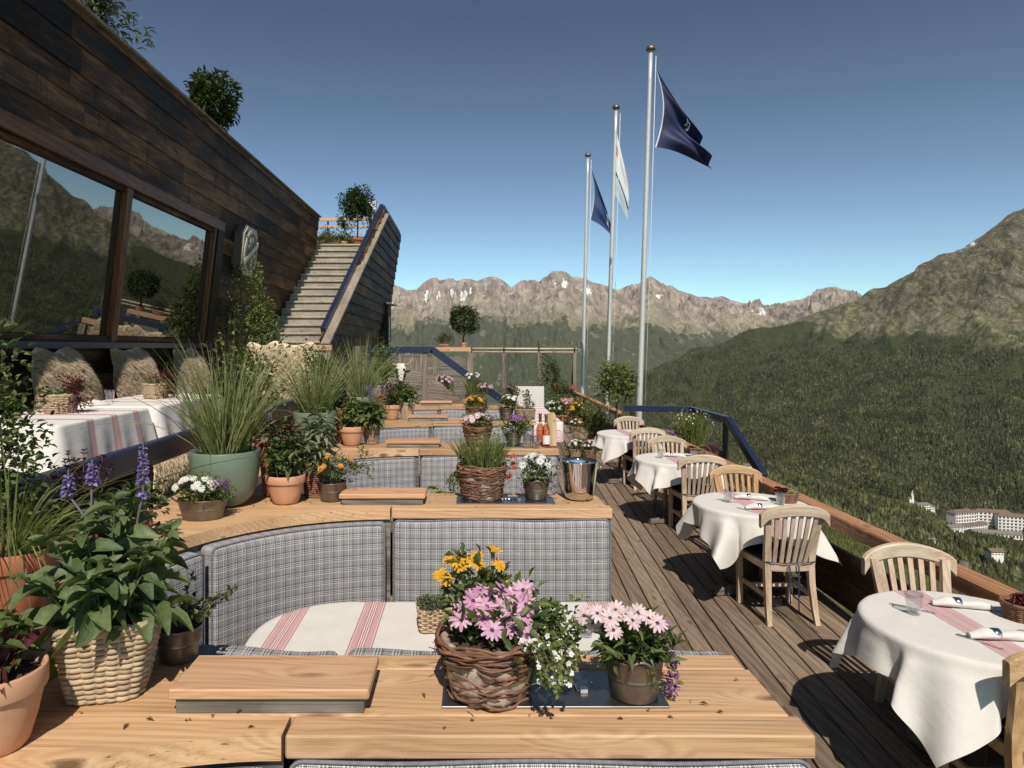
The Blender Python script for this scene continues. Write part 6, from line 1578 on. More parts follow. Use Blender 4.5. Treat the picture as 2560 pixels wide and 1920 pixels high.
def succ_basket(loc, label, s=1.0, mat='wickg', red=True, seed=30):
    t = thing('succulent_basket', label, 'plant', loc, 0, 'baskets of succulents on the tables'); p_wicker(t, .085 * s, .075 * s, 7, 18, .8, mat, 2.4)
    g = RG(seed)
    plant(t, lambda mb: rosettes(mb, np.stack([g.uniform(-.01, .065, 12) * s, g.uniform(-.06, .05, 12) * s, g.uniform(.075, .10, 12) * s], -1), .03 * s, g), ['succ'], 'rosettes')
    if red: plant(t, lambda mb: rosettes(mb, np.stack([g.uniform(-.085, -.02, 9) * s, g.uniform(-.06, .06, 9) * s, g.uniform(.08, .12, 9) * s], -1), .040 * s, g), ['red_leaf'], 'red_rosettes')
    return t
succ_basket((2.735, 3.36, TZ), 'basket of green and red succulents cut off by the right edge', 1.0, 'vine', True, 31)
succ_basket((2.76, 5.90, TZ), 'basket of red and green succulents on the second bistro table', 1.0, 'vine', True, 32)
succ_basket((2.80, 8.30, TZ), 'basket of red and green succulents on the third bistro table', 1.0, 'vine', True, 33)
succ_basket((2.80, 10.75, TZ), 'basket of red succulents on the farthest bistro table', .9, 'vine', True, 34)

# ------------------------------------------------------------------ second ledge
def daisies(t, c, rad, n, r, pm, g, eye='eye_dark', npet=12, name='daisies', top=.55):
    d = sph(n * 3, g); d = d[d[:, 2] > top * .3][:n]; P = np.asarray(c) + d * np.asarray(rad)
    plant(t, lambda mb: heads(mb, P, nrm(d + np.array([0, -.45, .5])), r, npet, g), [pm, eye], name)
t = thing('flower_trough', 'oval zinc trough of white daisies and purple flowers in front of the green pot', 'flowers', (-1.50, 3.87, ZT), .12); p_zinc(t, .098, .115, 1.42, None, 60)
mb = MB(); mb.bar((-.135, 0, .095), (-.18, -.01, .13), .03, .004); mb.build('handle', M_['zinc'], t)
plant(t, lambda mb: (bush(mb, (-.01, 0, .15), (.13, .085, .07), 520, .030, .011, RG(40), LN, 0, .7), bush(mb, (.10, 0, .14), (.07, .07, .05), 200, .018, .008, RG(41), LS, 0)), ['basil'])
daisies(t, (-.04, 0, .165), (.12, .085, .075), 34, .021, 'p_white', RG(42), 'eye_yel')
plant(t, lambda mb: [cluster(mb, (.09 + .06 * math.cos(k * 2.4) * .7, .04 * math.sin(k * 2.4), .185 + .02 * math.sin(k)), (.018, .018, .014), 34, .010, RG(43 + k)) for k in range(9)], ['p_purple'], 'purple_flowers')
def grasspot(loc, label, r, h, n, L, seed):
    t = thing('potted_grass', label, 'plant', loc, 0, 'green glazed pots of tall grass'); p_green(t, r, h)
    plant(t, lambda mb: grass(mb, (0, 0, h * .9), r * .60, int(n * .95), L, .37, .0085, RG(seed), .26), ['grass'], 'blades')
    return t
grasspot((-1.49, 4.20, ZT), 'round green glazed pot of tall spraying grass, nearest of the grass pots', .21, .34, 420, .80, 50)
grasspot((-1.50, 6.72, ZT), 'green pot of tall grass behind the grey green sage, second of the grass pots', .21, .34, 360, .80, 51)
grasspot((-1.42, 9.05, ZT), 'farthest pot of tall grass, in front of the slatted chairs', .20, .32, 300, .90, 52)
t = thing('potted_herb', 'tall dark terracotta pot right behind the nearest green glazed pot', 'plant', (-1.27, 4.47, ZT)); p_terra(t, .095, .33, 'terra2'); plant(t, lambda mb: bush(mb, (0, 0, .38), (.11, .10, .09), 160, .05, .022, RG(53), LM, 0), ['basil'])
t = thing('potted_herb', 'tall dark terracotta pot right behind the second grass pot', 'plant', (-1.25, 6.93, ZT)); p_terra(t, .10, .36, 'terra2'); plant(t, lambda mb: bush(mb, (0, 0, .40), (.12, .10, .10), 160, .05, .022, RG(54), LM, 0), ['basil'])
def basilpot(loc, label, r=.12, h=.178, seed=60, H_=.30, mats=('basil', 'red_leaf', 'stem'), L=.095, rz=0):
    t = thing('potted_herb', label, 'plant', loc, rz, 'terracotta pots of herbs on the ledges'); p_terra(t, r, h)
    plant(t, lambda mb: (stemmed(mb, (0, 0, h * .85), 11, H_, r * 1.25, L, L * .42, 5, RG(seed), LM, .08, .004, 2, 0, .65, -.15, r * .6), bush(mb, (0, 0, h + H_ * .75), (r * .7, r * .7, H_ * .22), 40, L * .6, L * .22, RG(seed + 1), LM, 1), bush(mb, (0, 0, h + H_ * .3), (r * .95, r * .95, H_ * .3), 90, L * .7, L * .33, RG(seed + 2), LM, 0)), mats)
    return t
basilpot((-1.135, 4.26, ZT), 'terracotta pot of leafy herb on the second ledge, left of the orange flowers', .122, .178, 60, .33)
basilpot((-1.145, 6.76, ZT), 'terracotta pot of bright leafy herb on the third ledge', .124, .190, 63, .27, ('bright', 'basil', 'stem'))
basilpot((-1.02, 9.15, ZT), 'terracotta pot of leafy herb on the fourth ledge', .124, .20, 66, .25)
t = thing('sage_basket', 'dark woven basket of tall grey green sage between the herb pot and the orange flowers', 'plant', (-.985, 4.46, ZT)); p_wicker(t, .085, .16, 12, 18, .8, 'vine')
plant(t, lambda mb: (stemmed(mb, (0, 0, .14), 14, .40, .17, .115, .036, 6, RG(70), LM, .1, .004, 1, 0, .8, -.35, .05)), ['grey_leaf', 'stem'])
t = thing('flower_bucket', 'zinc bucket of small orange flowers beside the lid of the second ledge', 'flowers', (-.86, 4.335, ZT), 0, 'zinc buckets of flowers on the ledges'); p_zinc(t, .092, .118, 1.0, None)
def f(mb):
    g = RG(71); bush(mb, (0, 0, .19), (.16, .12, .085), 620, .024, .010, g, LS, 0, .5, .5); bush(mb, (.15, 0, .21), (.11, .07, .06), 170, .022, .010, g, LS, 0, .5, .6); twigs(mb, (0, 0, .1), (.06, 0, .21), (.2, .12, .09), 30, g, .002)
    P = np.array([(.10, 0, .20), (.17, 0, .25), (.20, 0, .31)]); mb.tube(P, .002, 4, 1, False); bush(mb, (.20, 0, .30), (.03, .03, .04), 30, .02, .01, g)
plant(t, f, ['basil', 'stem']); daisies(t, (.02, -.03, .19), (.17, .11, .09), 13, .019, 'p_orange', RG(72), 'eye_yel', 9)
t = thing('grass_basket', 'brown twig basket of dense upright green leaves on the second ledge', 'plant', (.092, 4.385, ZT + .004), 0, 'twig baskets of flowers on the ledges'); p_vine(t, .148, .215, RG(73), 12, True, .82)
plant(t, lambda mb: (grass(mb, (0, 0, .19), .12, 420, .24, .28, .0075, RG(74), .15), bush(mb, (0, 0, .22), (.14, .14, .06), 260, .05, .010, RG(75), LN, 0, .6), bush(mb, (.15, 0, .20), (.06, .06, .09), 90, .02, .01, RG(76), LS, 0)), ['bright'])
plant(t, lambda mb: heads(mb, np.stack([RG(77).uniform(.14, .22, 10), RG(78).uniform(-.1, .05, 10), RG(79).uniform(.12, .28, 10)], -1), nvs(10, RG(77)), .016, 5, RG(77), 0, 1, .2, .1, .8), ['p_red', 'eye_yel'], 'pink_flowers')
t = thing('flower_bucket', 'zinc bucket of white daisies on the second ledge, left of the champagne bucket', 'flowers', (.437, 4.36, ZT + .004), 0, 'zinc buckets of flowers on the ledges'); p_zinc(t, .086, .118, 1.0, 'front')
plant(t, lambda mb: (bush(mb, (0, 0, .17), (.09, .09, .09), 330, .036, .011, RG(80), LN, 0, .7), bush(mb, (.06, -.03, .10), (.06, .06, .07), 120, .018, .009, RG(81), LS, 0)), ['basil']); daisies(t, (-.005, -.01, .185), (.10, .08, .095), 17, .026, 'p_white', RG(82), 'eye_dark')
plant(t, lambda mb: [cluster(mb, (x, -.03, z), (.012, .012, .012), 22, .010, RG(83 + k)) for k, (x, z) in enumerate(((.11, .09), (.12, .05), (-.085, .10), (-.09, .06), (.10, .13)))], ['p_purple'], 'purple_flowers')
t = thing('champagne_bucket', 'polished steel champagne bucket with side knobs at the right end of the second ledge', 'bucket', (.715, 4.37, ZT))
mb = MB(); mb.lathe([(0, .002), (.070, .002), (.084, .008), (.092, .022), (.097, .06), (.106, .14), (.116, .225), (.121, .243), (.1215, .247), (.118, .248), (.113, .226), (.103, .14), (.093, .05), (.085, .022), (0, .016)], 72); mb.build('bowl', M_['steel'], t)
for s in (-1, 1):
    mb = MB(); mb.tube([(s * .112, 0, .20), (s * .126, 0, .20)], .007, 10); mb.lathe([(0, -.014), (.010, -.011), (.014, 0), (.010, .011), (0, .014)], 14, (s * .136, 0, .20)); mb.build('knob', M_['steel'], t)
# second booth: a table with a leafy basket, seen between cushion and ledge
t = thing('herb_basket', 'pale green lettuce leaves in a low basket behind the twig basket of the second ledge', 'plant', (-.155, 5.15, .755)); p_wicker(t, .13, .20, 10, 18, .85, 'wickg')
plant(t, lambda mb: (rosettes(mb, np.stack([RG(90).uniform(-.12, .02, 9), RG(91).uniform(-.1, .1, 9), RG(92).uniform(.20, .27, 9)], -1), .075, RG(93)), bush(mb, (.09, 0, .33), (.09, .09, .11), 220, .035, .014, RG(94), LS, 1)), ['succ', 'bright'])
bt = [o for o in C.objects if o.get('category') == 'table' and 'booth table standing' in o['label']][0]
dup(bt, (0, YL(1), 0), 0, 'booth table behind the second ledge, carrying the pale green lettuce basket')

# ------------------------------------------------------------------ third ledge
def leafbasket(loc, label, seed, mat='wickg', r=.088, h=.195, L=.11):
    t = thing('herb_basket', label, 'plant', loc, 0, 'tapered wicker baskets of leafy herbs'); p_wicker(t, r, h, 14, 18, .66, mat)
    plant(t, lambda mb: (stemmed(mb, (0, 0, h * .85), 12, .24, .17, L, L * .55, 4, RG(seed), LB, .05, .004, 1, 0, .7, -.25, r * .6), bush(mb, (0, 0, h + .08), (.12, .12, .08), 80, L * .8, L * .45, RG(seed + 1), LM, 0)), ['basil', 'stem'])
leafbasket((-.965, 6.86, ZT), 'tapered woven basket of big drooping leaves on the third ledge', 100, 'wickg')
leafbasket((-.82, 9.22, ZT), 'tapered pale wicker basket of leafy herbs on the fourth ledge', 103, 'wick', .10, .21, .10)
def pinkbasket(loc, label, pm, seed, r=.138, h=.175, eye='eye_dark'):
    t = thing('flower_basket', label, 'flowers', loc, 0, 'twig baskets of flowers on the ledges'); p_vine(t, r, h, RG(seed), 10)
    plant(t, lambda mb: (bush(mb, (0, 0, h + .03), (r, r, .085), 420, .036, .012, RG(seed + 1), LN, 0, .6), bush(mb, (r * .9, 0, h), (.10, .10, .11), 260, .022, .013, RG(seed + 2), LS, 1, .2, .5)), ['basil', 'bright']); daisies(t, (-.02, -.02, h + .05), (r * .95, r * .9, .075), 34, .026, pm, RG(seed + 3), eye)
    return t
pinkbasket((.10, 6.88, ZT + .004), 'twig basket of pale pink daisies on the third ledge', 'p_palepink', 110)
pinkbasket((.11, 9.30, ZT + .004), 'twig basket of yellow daisies on the fourth ledge', 'p_yellow', 115, .13, .17, 'eye_yel')
t = thing('flower_basket', 'tall mixed green and white flower basket on the farthest ledge', 'flowers', (.12, 11.62, ZT + .004), 0, 'twig baskets of flowers on the ledges'); p_vine(t, .15, .17, RG(120), 9)
plant(t, lambda mb: (grass(mb, (0, 0, .15), .12, 260, .42, .25, .010, RG(121), .12), bush(mb, (.14, -.02, .24), (.16, .12, .12), 260, .04, .016, RG(122), LS, 0)), ['bright']); daisies(t, (-.03, 0, .44), (.14, .1, .10), 14, .026, 'p_white', RG(123), 'eye_yel'); daisies(t, (.17, -.04, .27), (.14, .1, .09), 26, .022, 'p_pink', RG(124), 'eye_dark', 8, 'purple_daisies')
def bucket2(loc, label, pm, seed, r=.087, h=.122, n=12, hd='side', eye='eye_dark'):
    t = thing('flower_bucket', label, 'flowers', loc, 0, 'zinc buckets of flowers on the ledges'); p_zinc(t, r, h, 1.0, hd)
    plant(t, lambda mb: (bush(mb, (.03, 0, h + .06), (.12, .10, .09), 360, .044, .013, RG(seed), LN, 0, .7, .4), bush(mb, (.08, 0, h + .02), (.09, .08, .07), 150, .022, .011, RG(seed + 1), LS, 0)), ['basil']); daisies(t, (.05, -.01, h + .09), (.12, .09, .09), n, .024, pm, RG(seed + 2), eye)
bucket2((.455, 6.79, ZT + .004), 'zinc bucket of magenta daisies left of the wine bottles', 'p_purple', 130)
bucket2((.52, 9.20, ZT + .004), 'zinc bucket of white flowers on the fourth ledge', 'p_white', 133, .10, .15, 12, 'side', 'eye_yel')
bucket2((.72, 11.62, ZT), 'wide zinc bucket with a few purple flowers on the farthest ledge', 'p_purple', 136, .14, .17, 8)
t = thing('succulent_basket', 'long wicker basket of mixed succulents beside the far striped cloth', 'plant', (.77, 9.17, ZT)); p_wicker(t, .085, .13, 8, 18, .9, 'wickg', 5.0, None, 0, 96, 1.5)
plant(t, lambda mb: (rosettes(mb, np.stack([RG(140).uniform(-.12, .0, 9), RG(141).uniform(-.06, .06, 9), RG(142).uniform(.12, .16, 9)], -1), .05, RG(143)), bush(mb, (.05, 0, .18), (.08, .07, .06), 160, .03, .016, RG(144), LS, 1), bush(mb, (.03, .02, .29), (.045, .045, .09), 110, .035, .02, RG(145), LS, 1, .5, .3)), ['succ', 'grey_leaf'])
M_['wine'] = clearglass('rose_wine', (.90, .60, .44), 1.33, .0)
def bottle(loc, label, lab=True):
    t = thing('wine_bottle', label, 'bottle', loc, 0, 'rose wine bottles on the third ledge')
    mb = MB(); mb.lathe([(0, .004), (.030, .002), (.038, .008), (.039, .03), (.039, .165), (.036, .185), (.024, .215), (.0155, .235), (.0145, .25), (.0145, .262)], 32); mb.build('glass', M_['rose'], t)
    mb = MB(); mb.lathe([(0, .012), (.035, .012), (.036, .03), (.036, .162), (.032, .185), (.02, .213), (.0, .225)], 24); mb.build('wine', M_['wine'], t)
    mb = MB(); mb.lathe([(.0152, .215 + .02), (.0155, .30), (.0175, .302), (.0175, .318), (.015, .322), (0, .322)], 24); mb.build('capsule', M_['foil'], t)
    if lab:
        a = np.linspace(-2.6, -.5, 16); mb = MB(); mb.grid(np.array([[(.0396 * math.cos(q), .0396 * math.sin(q), z) for q in a] for z in (.03, .115)])); mb.build('label', M_['paper'], t)
bottle((.715, 6.72, ZT), 'rose wine bottle without a visible label, left of the other bottle', False); bottle((.765, 6.645, ZT), 'rose wine bottle with a white label, beside the wooden bottle box')
t = thing('bottle_box', 'pale wooden bottle box with a cut corner top standing right of the wine bottles', 'box', (.825, 6.70, ZT), -.15)
mb = MB(); mb.prism([(-.047, .002), (.047, .002), (.047, .285), (.026, .325), (-.026, .325), (-.047, .285)], -.045, .045, 0, np.array([[1, 0, 0], [0, 0, -1], [0, 1, 0]])); mb.build('body', wood('poplar_box', (.34, .23, .12), (.52, .38, .21), (.62, .48, .29), 2, .6, 1, .1, .1, .05, .1), t)
mb = MB(); mb.box((.018, -.0475, .245), (.036, -.0455, .262), .001); mb.build('wax_seal', plain('orange_seal', (.55, .16, .06), .6), t)
t = thing('corkscrew', 'small dark red corkscrew lying in front of the wooden bottle box', 'corkscrew', (.80, 6.60, ZT), .25); mb = MB(); mb.box((-.055, -.008, .001), (.055, .008, .015), .005); mb.build('handle', plain('red_lacquer', (.22, .03, .025), .35), t); mb = MB(); mb.tube([(-.05 + .006 * k, .012 + .004 * math.sin(k * 1.6), .007 + .004 * math.cos(k * 1.6)) for k in range(12)], .0016, 5); mb.build('screw', M_['silver'], t)
for (x, y, lab) in ((.575, 6.56, 'clear straight tumbler left of the rose bottles, nearer the daisies'), (.655, 6.55, 'clear straight tumbler directly before the rose bottles')):
    mb = MB(); mb.lathe([(0, .002), (.030, .002), (.036, .01), (.040, .125), (.038, .125), (.034, .014), (0, .012)], 36); o = mb.build('tumbler', M_['tumbler'], None, (x, y, ZT)); tag(o, lab, 'glass', 'cut glass tumblers')

# ------------------------------------------------------------------ planting along the left wall
def shrub(loc, label, trunk_h, c, rad, n, L, W, leaf, seed, pot=None, tmpl=LS, cat='shrub', name='shrub', tr=.02, lump=.35, shell=.3, group=None, low=-1.0):
    t = thing(name, label, cat, loc, 0, group); z0 = 0
    if pot: (p_terra if pot[0] != 'green' else p_green)(t, pot[1], pot[2], *([pot[0]] if pot[0] != 'green' else [])); z0 = pot[2] * .85
    g = RG(seed)
    mb = MB(); c = np.array(c); mb.tube([(0, 0, z0), (c[0] * .4 + .01, c[1] * .4, z0 + (c[2] - z0) * .5), tuple(c)], [tr, tr * .8, tr * .5], 8)
    for k in range(9):
        d = sph(1, g)[0]; d[2] = abs(d[2]) * .8; e = c + d * np.array(rad) * .75; b0 = c - np.array([0, 0, rad[2] * g.uniform(.3, .9)]); mb.tube([b0, (b0 + e) / 2 + g.normal(0, .02, 3), e], [tr * .4, tr * .3, tr * .15], 5, 0, False)
    mb.build('trunk', M_['trunk'], t)
    plant(t, lambda mb: bush(mb, c, rad, n, L, W, g, tmpl, 0, .2, lump, shell, low), [leaf], 'crown'); return t
shrub((-1.82, 2.62, ZT), 'tall small leaved climbing shrub at the left edge, in front of the tables', .5, (0, 0, .50), (.12, .13, .34), 1900, .034, .020, 'basil', 150, ('terra2', .1, .16), LM, lump=.42)
t = thing('burgundy_plant', 'dark burgundy flowering plant against the navy rail, left of the flower spikes', 'plant', (-1.76, 3.12, ZT)); p_terra(t, .10, .15, 'terra2')
plant(t, lambda mb: (stemmed(mb, (0, 0, .13), 12, .40, .16, .035, .014, 7, RG(152), LS, .3, .003, 1, 0, .9, .2, .05), bush(mb, (0, 0, .22), (.16, .16, .10), 260, .05, .022, RG(153), LM, 2)), ['red_leaf', 'pstem', 'darkleaf'])
for k, (x, y, lab) in enumerate(((-1.72, 2.10, 'low dark green plant beneath the arching blades at the left edge'), (-1.70, 3.48, 'low dark green plant at the foot of the wall, left of the white daisy trough'))):
    t = thing('potted_herb', lab, 'plant', (x, y, ZT)); p_terra(t, .085, .12, 'terra2'); plant(t, lambda mb: bush(mb, (0, 0, .17), (.15, .15, .10), 330, .045, .022, RG(155 + k), LM, 0), ['darkleaf'])
shrub((-1.77, 5.55, ZT), 'loose leafy herb bush behind the nearest tall grass', .3, (0, 0, .66), (.22, .22, .34), 1500, .042, .022, 'basil', 160, ('terra2', .11, .2), LM, lump=.5)
shrub((-1.74, 8.05, ZT), 'loose leafy herb bush behind the second tall grass', .3, (0, 0, .66), (.24, .24, .32), 1400, .045, .024, 'basil', 161, ('terra2', .11, .2), LM, lump=.5)
shrub((-1.40, 11.20, ZT), 'loose leafy herb bush behind the farthest tall grass, left of the cow skull', .3, (0, 0, .66), (.25, .24, .36), 1200, .05, .028, 'basil', 162, ('terra2', .12, .2), LM, lump=.5)
shrub((-1.12, 11.45, ZT), 'low flowering herb in front of the cow skull', .2, (0, 0, .26), (.2, .18, .10), 500, .05, .025, 'basil', 163, ('terra', .12, .18), LM)
for k, (x, y, z, lab) in enumerate(((-1.74, 4.95, ZT, 'lavender clump behind the sage basket'), (-1.2, 8.85, ZT, 'lavender clump between the grass and the leafy herbs of the fourth ledge'))):
    t = thing('lavender', lab, 'plant', (x, y, z), 0, 'lavender clumps'); p_terra(t, .09, .15, 'terra2')
    plant(t, lambda mb: (grass(mb, (0, 0, .13), .07, 110, .30, .45, .006, RG(170 + k), .3), bush(mb, (0, 0, .2), (.12, .12, .09), 200, .04, .01, RG(172 + k), LN, 0)), ['grey_leaf'])
    g = RG(175 + k); n = 16; P = np.stack([g.normal(0, .1, n), g.normal(0, .1, n), g.uniform(.36, .48, n)], -1)
    plant(t, lambda mb: [(mb.tube([(p[0] * .3, p[1] * .3, .14), (p[0] * .8, p[1] * .8, p[2] * .7), tuple(p)], .0018, 4, 1, False), cluster(mb, p, (.009, .009, .028), 26, .011, g)) for p in P], ['p_violet', 'pstem'], 'flower_spikes')
shrub((-3.22, 10.62, FL), 'large light green shrub against the dark wall beside the stone steps', 1.0, (0, 0, 1.70), (.23, .22, .54), 3600, .050, .028, 'bright', 180, ('terra2', .22, .40), LM, lump=.4, tr=.03)
shrub((-3.55, 10.35, FL), 'shaded part of the light green shrub toward the window, shade put into dark leaves', 1.0, (0, 0, 1.65), (.17, .2, .55), 1300, .045, .022, 'darkleaf', 181, ('terra2', .18, .36), LM, lump=.45)  # same shrub's shaded side, the shade given as a darker leaf colour

# ------------------------------------------------------------------ lounge tables and sheepskins
for k, (y0, y1, lab, lab2) in enumerate(((4.17, 5.38, 'front lounge table behind the navy rail, under the cloth with three stripe groups', 'white cloth with red stripe groups on the front lounge table'), (5.52, 6.95, 'rear lounge table behind the navy rail, near the middle sheepskin', 'white striped cloth on the rear lounge table'))):
    t = thing('lounge_table', lab, 'table', (-2.90, (y0 + y1) / 2, FL), 0, 'lounge tables'); hy = (y1 - y0) / 2 - .03
    mb = MB(); mb.box((-.36, -hy, .70), (.36, hy, .735), .004); mb.build('tabletop', M_['dark_x'], t)
    for (x, y) in ((-.3, -hy + .08), (.3, -hy + .08), (-.3, hy - .08), (.3, hy - .08)):
        mb = MB(); mb.box((x - .03, y - .03, .0), (x + .03, y + .03, .70), .004); mb.build('leg', M_['dark_z'], t)
    skirt(rrect(-3.28, -2.51, y0 - (y0 + y1) / 2, y1 - (y0 + y1) / 2, .03, .03, 4), FL + .742, .27, 'tablecloth', M_['lounge'], (0, (y0 + y1) / 2, 0), lab2, 'tablecloth', None, .010, 15, .16, (1, 1), .13)
LZ = FL + .744
def wick_succ(loc, label, seed):
    t = thing('succulent_basket', label, 'plant', loc, 0, 'wicker baskets on the lounge tables'); p_wicker(t, .115, .125, 10, 20, .85, 'wick'); g = RG(seed)
    plant(t, lambda mb: rosettes(mb, np.stack([g.uniform(-.10, .03, 16), g.uniform(-.08, .08, 16), g.uniform(.12, .17, 16)], -1), .035, g), ['succ'], 'rosettes')
    plant(t, lambda mb: (bush(mb, (.10, 0, .17), (.085, .10, .11), 420, .026, .013, g, LS, 0, .4, .5), bush(mb, (.13, -.02, .07), (.06, .08, .07), 120, .026, .013, g, LS, 0, 0, .4)), ['red_leaf'])
wick_succ((-2.97, 4.98, LZ), 'wicker basket of succulents and dark red sprigs on the front lounge table', 190); wick_succ((-2.93, 6.42, LZ), 'wicker basket of succulents and dark red sprigs on the rear lounge table', 191)
tumbler((-3.12, 5.95, LZ), 'cut glass tumbler on the rear lounge table, left of its basket'); tumbler((-2.78, 6.75, LZ), 'cut glass tumbler at the far end of the rear lounge table')
def folded(loc, rz, label):
    t = np.linspace(-.12, .12, 18); a, b_ = np.meshgrid(t, t, indexing='ij'); z = .012 + .010 * np.sin(a * 38) * np.cos(b_ * 25) + .03 * np.exp(-((a + .02) ** 2 + b_ ** 2) / .003); z *= np.clip((.125 - np.maximum(np.abs(a), np.abs(b_))) / .03, .1, 1)
    mb = MB(); mb.grid(np.stack([a * 1.1, b_, z], -1), np.stack([a, b_], -1)); o = mb.build('folded_napkin', M_['linen'], None, loc); o.rotation_euler = (0, 0, rz); tag(o, label, 'napkin', 'folded napkins on the lounge tables')
folded((-3.12, 5.70, LZ), .3, 'folded white napkin left of the tumbler on the rear lounge table'); folded((-3.1, 4.45, LZ), .8, 'folded white napkin behind the climbing shrub on the front lounge table'); folded((-2.72, 6.55, LZ), .2, 'folded white napkin right of the basket on the rear lounge table')
def sheepskin(label, mapf, wid, hgt, seed, mat, thick=.08, nh=16000, hl=.06):
    g = RG(seed); n = 46; a, b_ = np.meshgrid(np.linspace(0, 2 * pi, n), np.linspace(0, 1, 16), indexing='ij')
    out = (np.abs(np.cos(a)) ** 3.2 + np.abs(np.sin(a)) ** 3.2) ** (-1 / 3.2) * (1 + .16 * np.exp(-((a - pi * .30) / .22) ** 2) + .20 * np.exp(-((a - pi * .74) / .2) ** 2) - .10 * np.exp(-((a - pi * .52) / .3) ** 2) + .03 * np.cos(7 * a + seed)); out[-1] = out[0]
    u = b_ * out * np.cos(a) * wid / 2; v = b_ * out * np.sin(a) * hgt / 2; w_ = thick * (1 - b_ ** 3) + .015 * fbm(u * 7 + seed, v * 7, 3, seed % 50)
    P = mapf(u, v, w_); mb = MB(); mb.grid(P, None, 0, True)
    q = np.sqrt(g.uniform(0, 1, nh)); aa = g.uniform(0, 2 * pi, nh); oo = np.interp(aa, a[:, 0], out[:, 0])
    uu = q * oo * np.cos(aa) * wid / 2; vv = q * oo * np.sin(aa) * hgt / 2; ww = thick * (1 - q ** 3) + .015 * fbm(uu * 7 + seed, vv * 7, 3, seed % 50)
    B = mapf(uu, vv, ww - .004); cl = fbm(uu * 26, vv * 26, 2, 7) * 2.0
    E = mapf(uu + .024 * np.cos(cl * 6) + .022 * q * np.cos(aa), vv - .052 + .022 * np.sin(cl * 5), ww + hl * (.30 + .5 * g.uniform(0, 1, nh)))
    put(mb, (np.array([(-.5, 0, 0), (.5, 0, 0), (0, 1, 0)]), np.array([(0, 1, 2)])), B, E - B, np.linalg.norm(E - B, axis=1) * 1.15, .0065, g, 0, 1.5, True)
    o = mb.build('sheepskin', M_[mat]); tag(o, label, 'sheepskin', 'sheepskins on the lounge benches')
def wallmap(yc, zc): return lambda u, v, w_: np.stack([xw(ZS) + .10 + w_ * 1.5 + .16 * np.clip((.33 - v) / .66, 0, 1), yc + u * (1 - .22 * v / .35), zc + v], -1)
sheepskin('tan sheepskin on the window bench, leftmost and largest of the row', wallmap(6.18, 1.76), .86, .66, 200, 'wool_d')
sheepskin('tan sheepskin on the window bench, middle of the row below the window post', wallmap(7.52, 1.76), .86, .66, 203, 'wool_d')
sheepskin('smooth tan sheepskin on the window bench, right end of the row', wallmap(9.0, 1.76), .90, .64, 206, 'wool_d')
endmap = lambda xc, zc: (lambda u, v, w_: np.stack([xc + u, 10.0 - w_ - .14 * np.clip(-v / .35, 0, 1), zc + v], -1))
sheepskin('bright cream sheepskin on the end bench, beside the second tall grass', endmap(-2.48, 1.76), .56, .80, 209, 'wool')
sheepskin('bright cream sheepskin on the end bench, behind the loose herb bush', endmap(-2.98, 1.76), .52, .80, 212, 'wool')
sheepskin('sheepskin hanging below the navy rail, left of the green glazed pot', lambda u, v, w_: np.stack([-2.09 + w_ * .5 + 0 * u, 4.85 + u, 1.16 + v], -1), .62, .42, 215, 'wool', .05, 5000)

# ------------------------------------------------------------------ clipped trees and far planting
def topiary(loc, label, zc, r, n, leaf, seed, pot=('terra', .2, .3), L=.075, W=.030, tr=.018, lump=.14, shell=.55):
    t = thing('clipped_tree', label, 'tree', loc, 0, 'clipped trees in pots'); 
    if pot: p_terra(t, pot[1], pot[2], pot[0])
    g = RG(seed); z0 = pot[2] * .85 if pot else 0
    mb = MB(); mb.tube([(0, 0, z0), (.012, .01, (z0 + zc) / 2), (0, 0, zc)], [tr, tr * .9, tr * .7], 8)
    for k in range(10):
        d = sph(1, g)[0]; d[2] = abs(d[2]); mb.tube([(0, 0, zc - r * .7), tuple(np.array([0, 0, zc]) + d * r * .7)], [tr * .4, tr * .15], 5, 0, False)
    mb.build('trunk', M_['trunk'], t); plant(t, lambda mb: bush(mb, (0, 0, zc), (r, r, r * 1.02), n, L, W, g, LM, 0, .3, lump, shell), [leaf], 'crown'); return t
topiary((2.89, 13.25, 0), 'round bay tree on a slim stem between the flagpoles and the landing', 1.42, .36, 900, 'bright', 220, ('terra2', .22, .34), .11, .036, .022, .2, .3)
topiary((-.10, 15.62, 2.101), 'dense dark round clipped tree behind the planter, against the mountains', .62, .34, 1500, 'darkleaf', 221, ('terra', .10, .10), .075, .032, .02, .1, .5)
topiary((-2.72, 16.85, 4.55), 'airy round tree in a wide terracotta pot at the top of the stone steps', 1.08, .355, 3400, 'darkleaf', 222, ('terra2', .22, .22), .065, .036, .022, .22, .3)
t = shrub((-3.88, 10.3, ZTOP - .15), 'leafy bay tree rising over the roof edge', .3, (0, 0, .78), (.31, .31, .36), 1700, .11, .042, 'darkleaf', 223, ('terra2', .2, .3), LM, 'tree', 'bay_tree', .025, .2)
t = shrub((-3.9, 7.05, ZTOP - .15), 'silvery olive tree rising over the roof edge at the upper left corner', .3, (0, 0, .66), (.36, .38, .42), 2600, .085, .022, 'olive', 224, ('terra2', .2, .3), LN, 'tree', 'olive_tree', .025, .5)
shrub((-3.42, 16.6, 4.55), 'bush of yellow flowers at the top left of the stone steps', .1, (0, 0, .22), (.27, .2, .22), 600, .06, .02, 'bright', 225, None, LS)
shrub((-3.05, 16.85, 4.55), 'small round tree between the yellow bush and the airy round tree', .3, (0, 0, .62), (.19, .19, .24), 420, .06, .028, 'darkleaf', 226, ('terra2', .12, .16), LM, 'tree', 'small_tree', .014)
shrub((-3.0, 16.62, 4.55), 'low leafy pot plant before the small round tree on the stair top', .1, (0, 0, .24), (.2, .16, .16), 330, .07, .03, 'bright', 227, ('terra', .09, .12), LM)
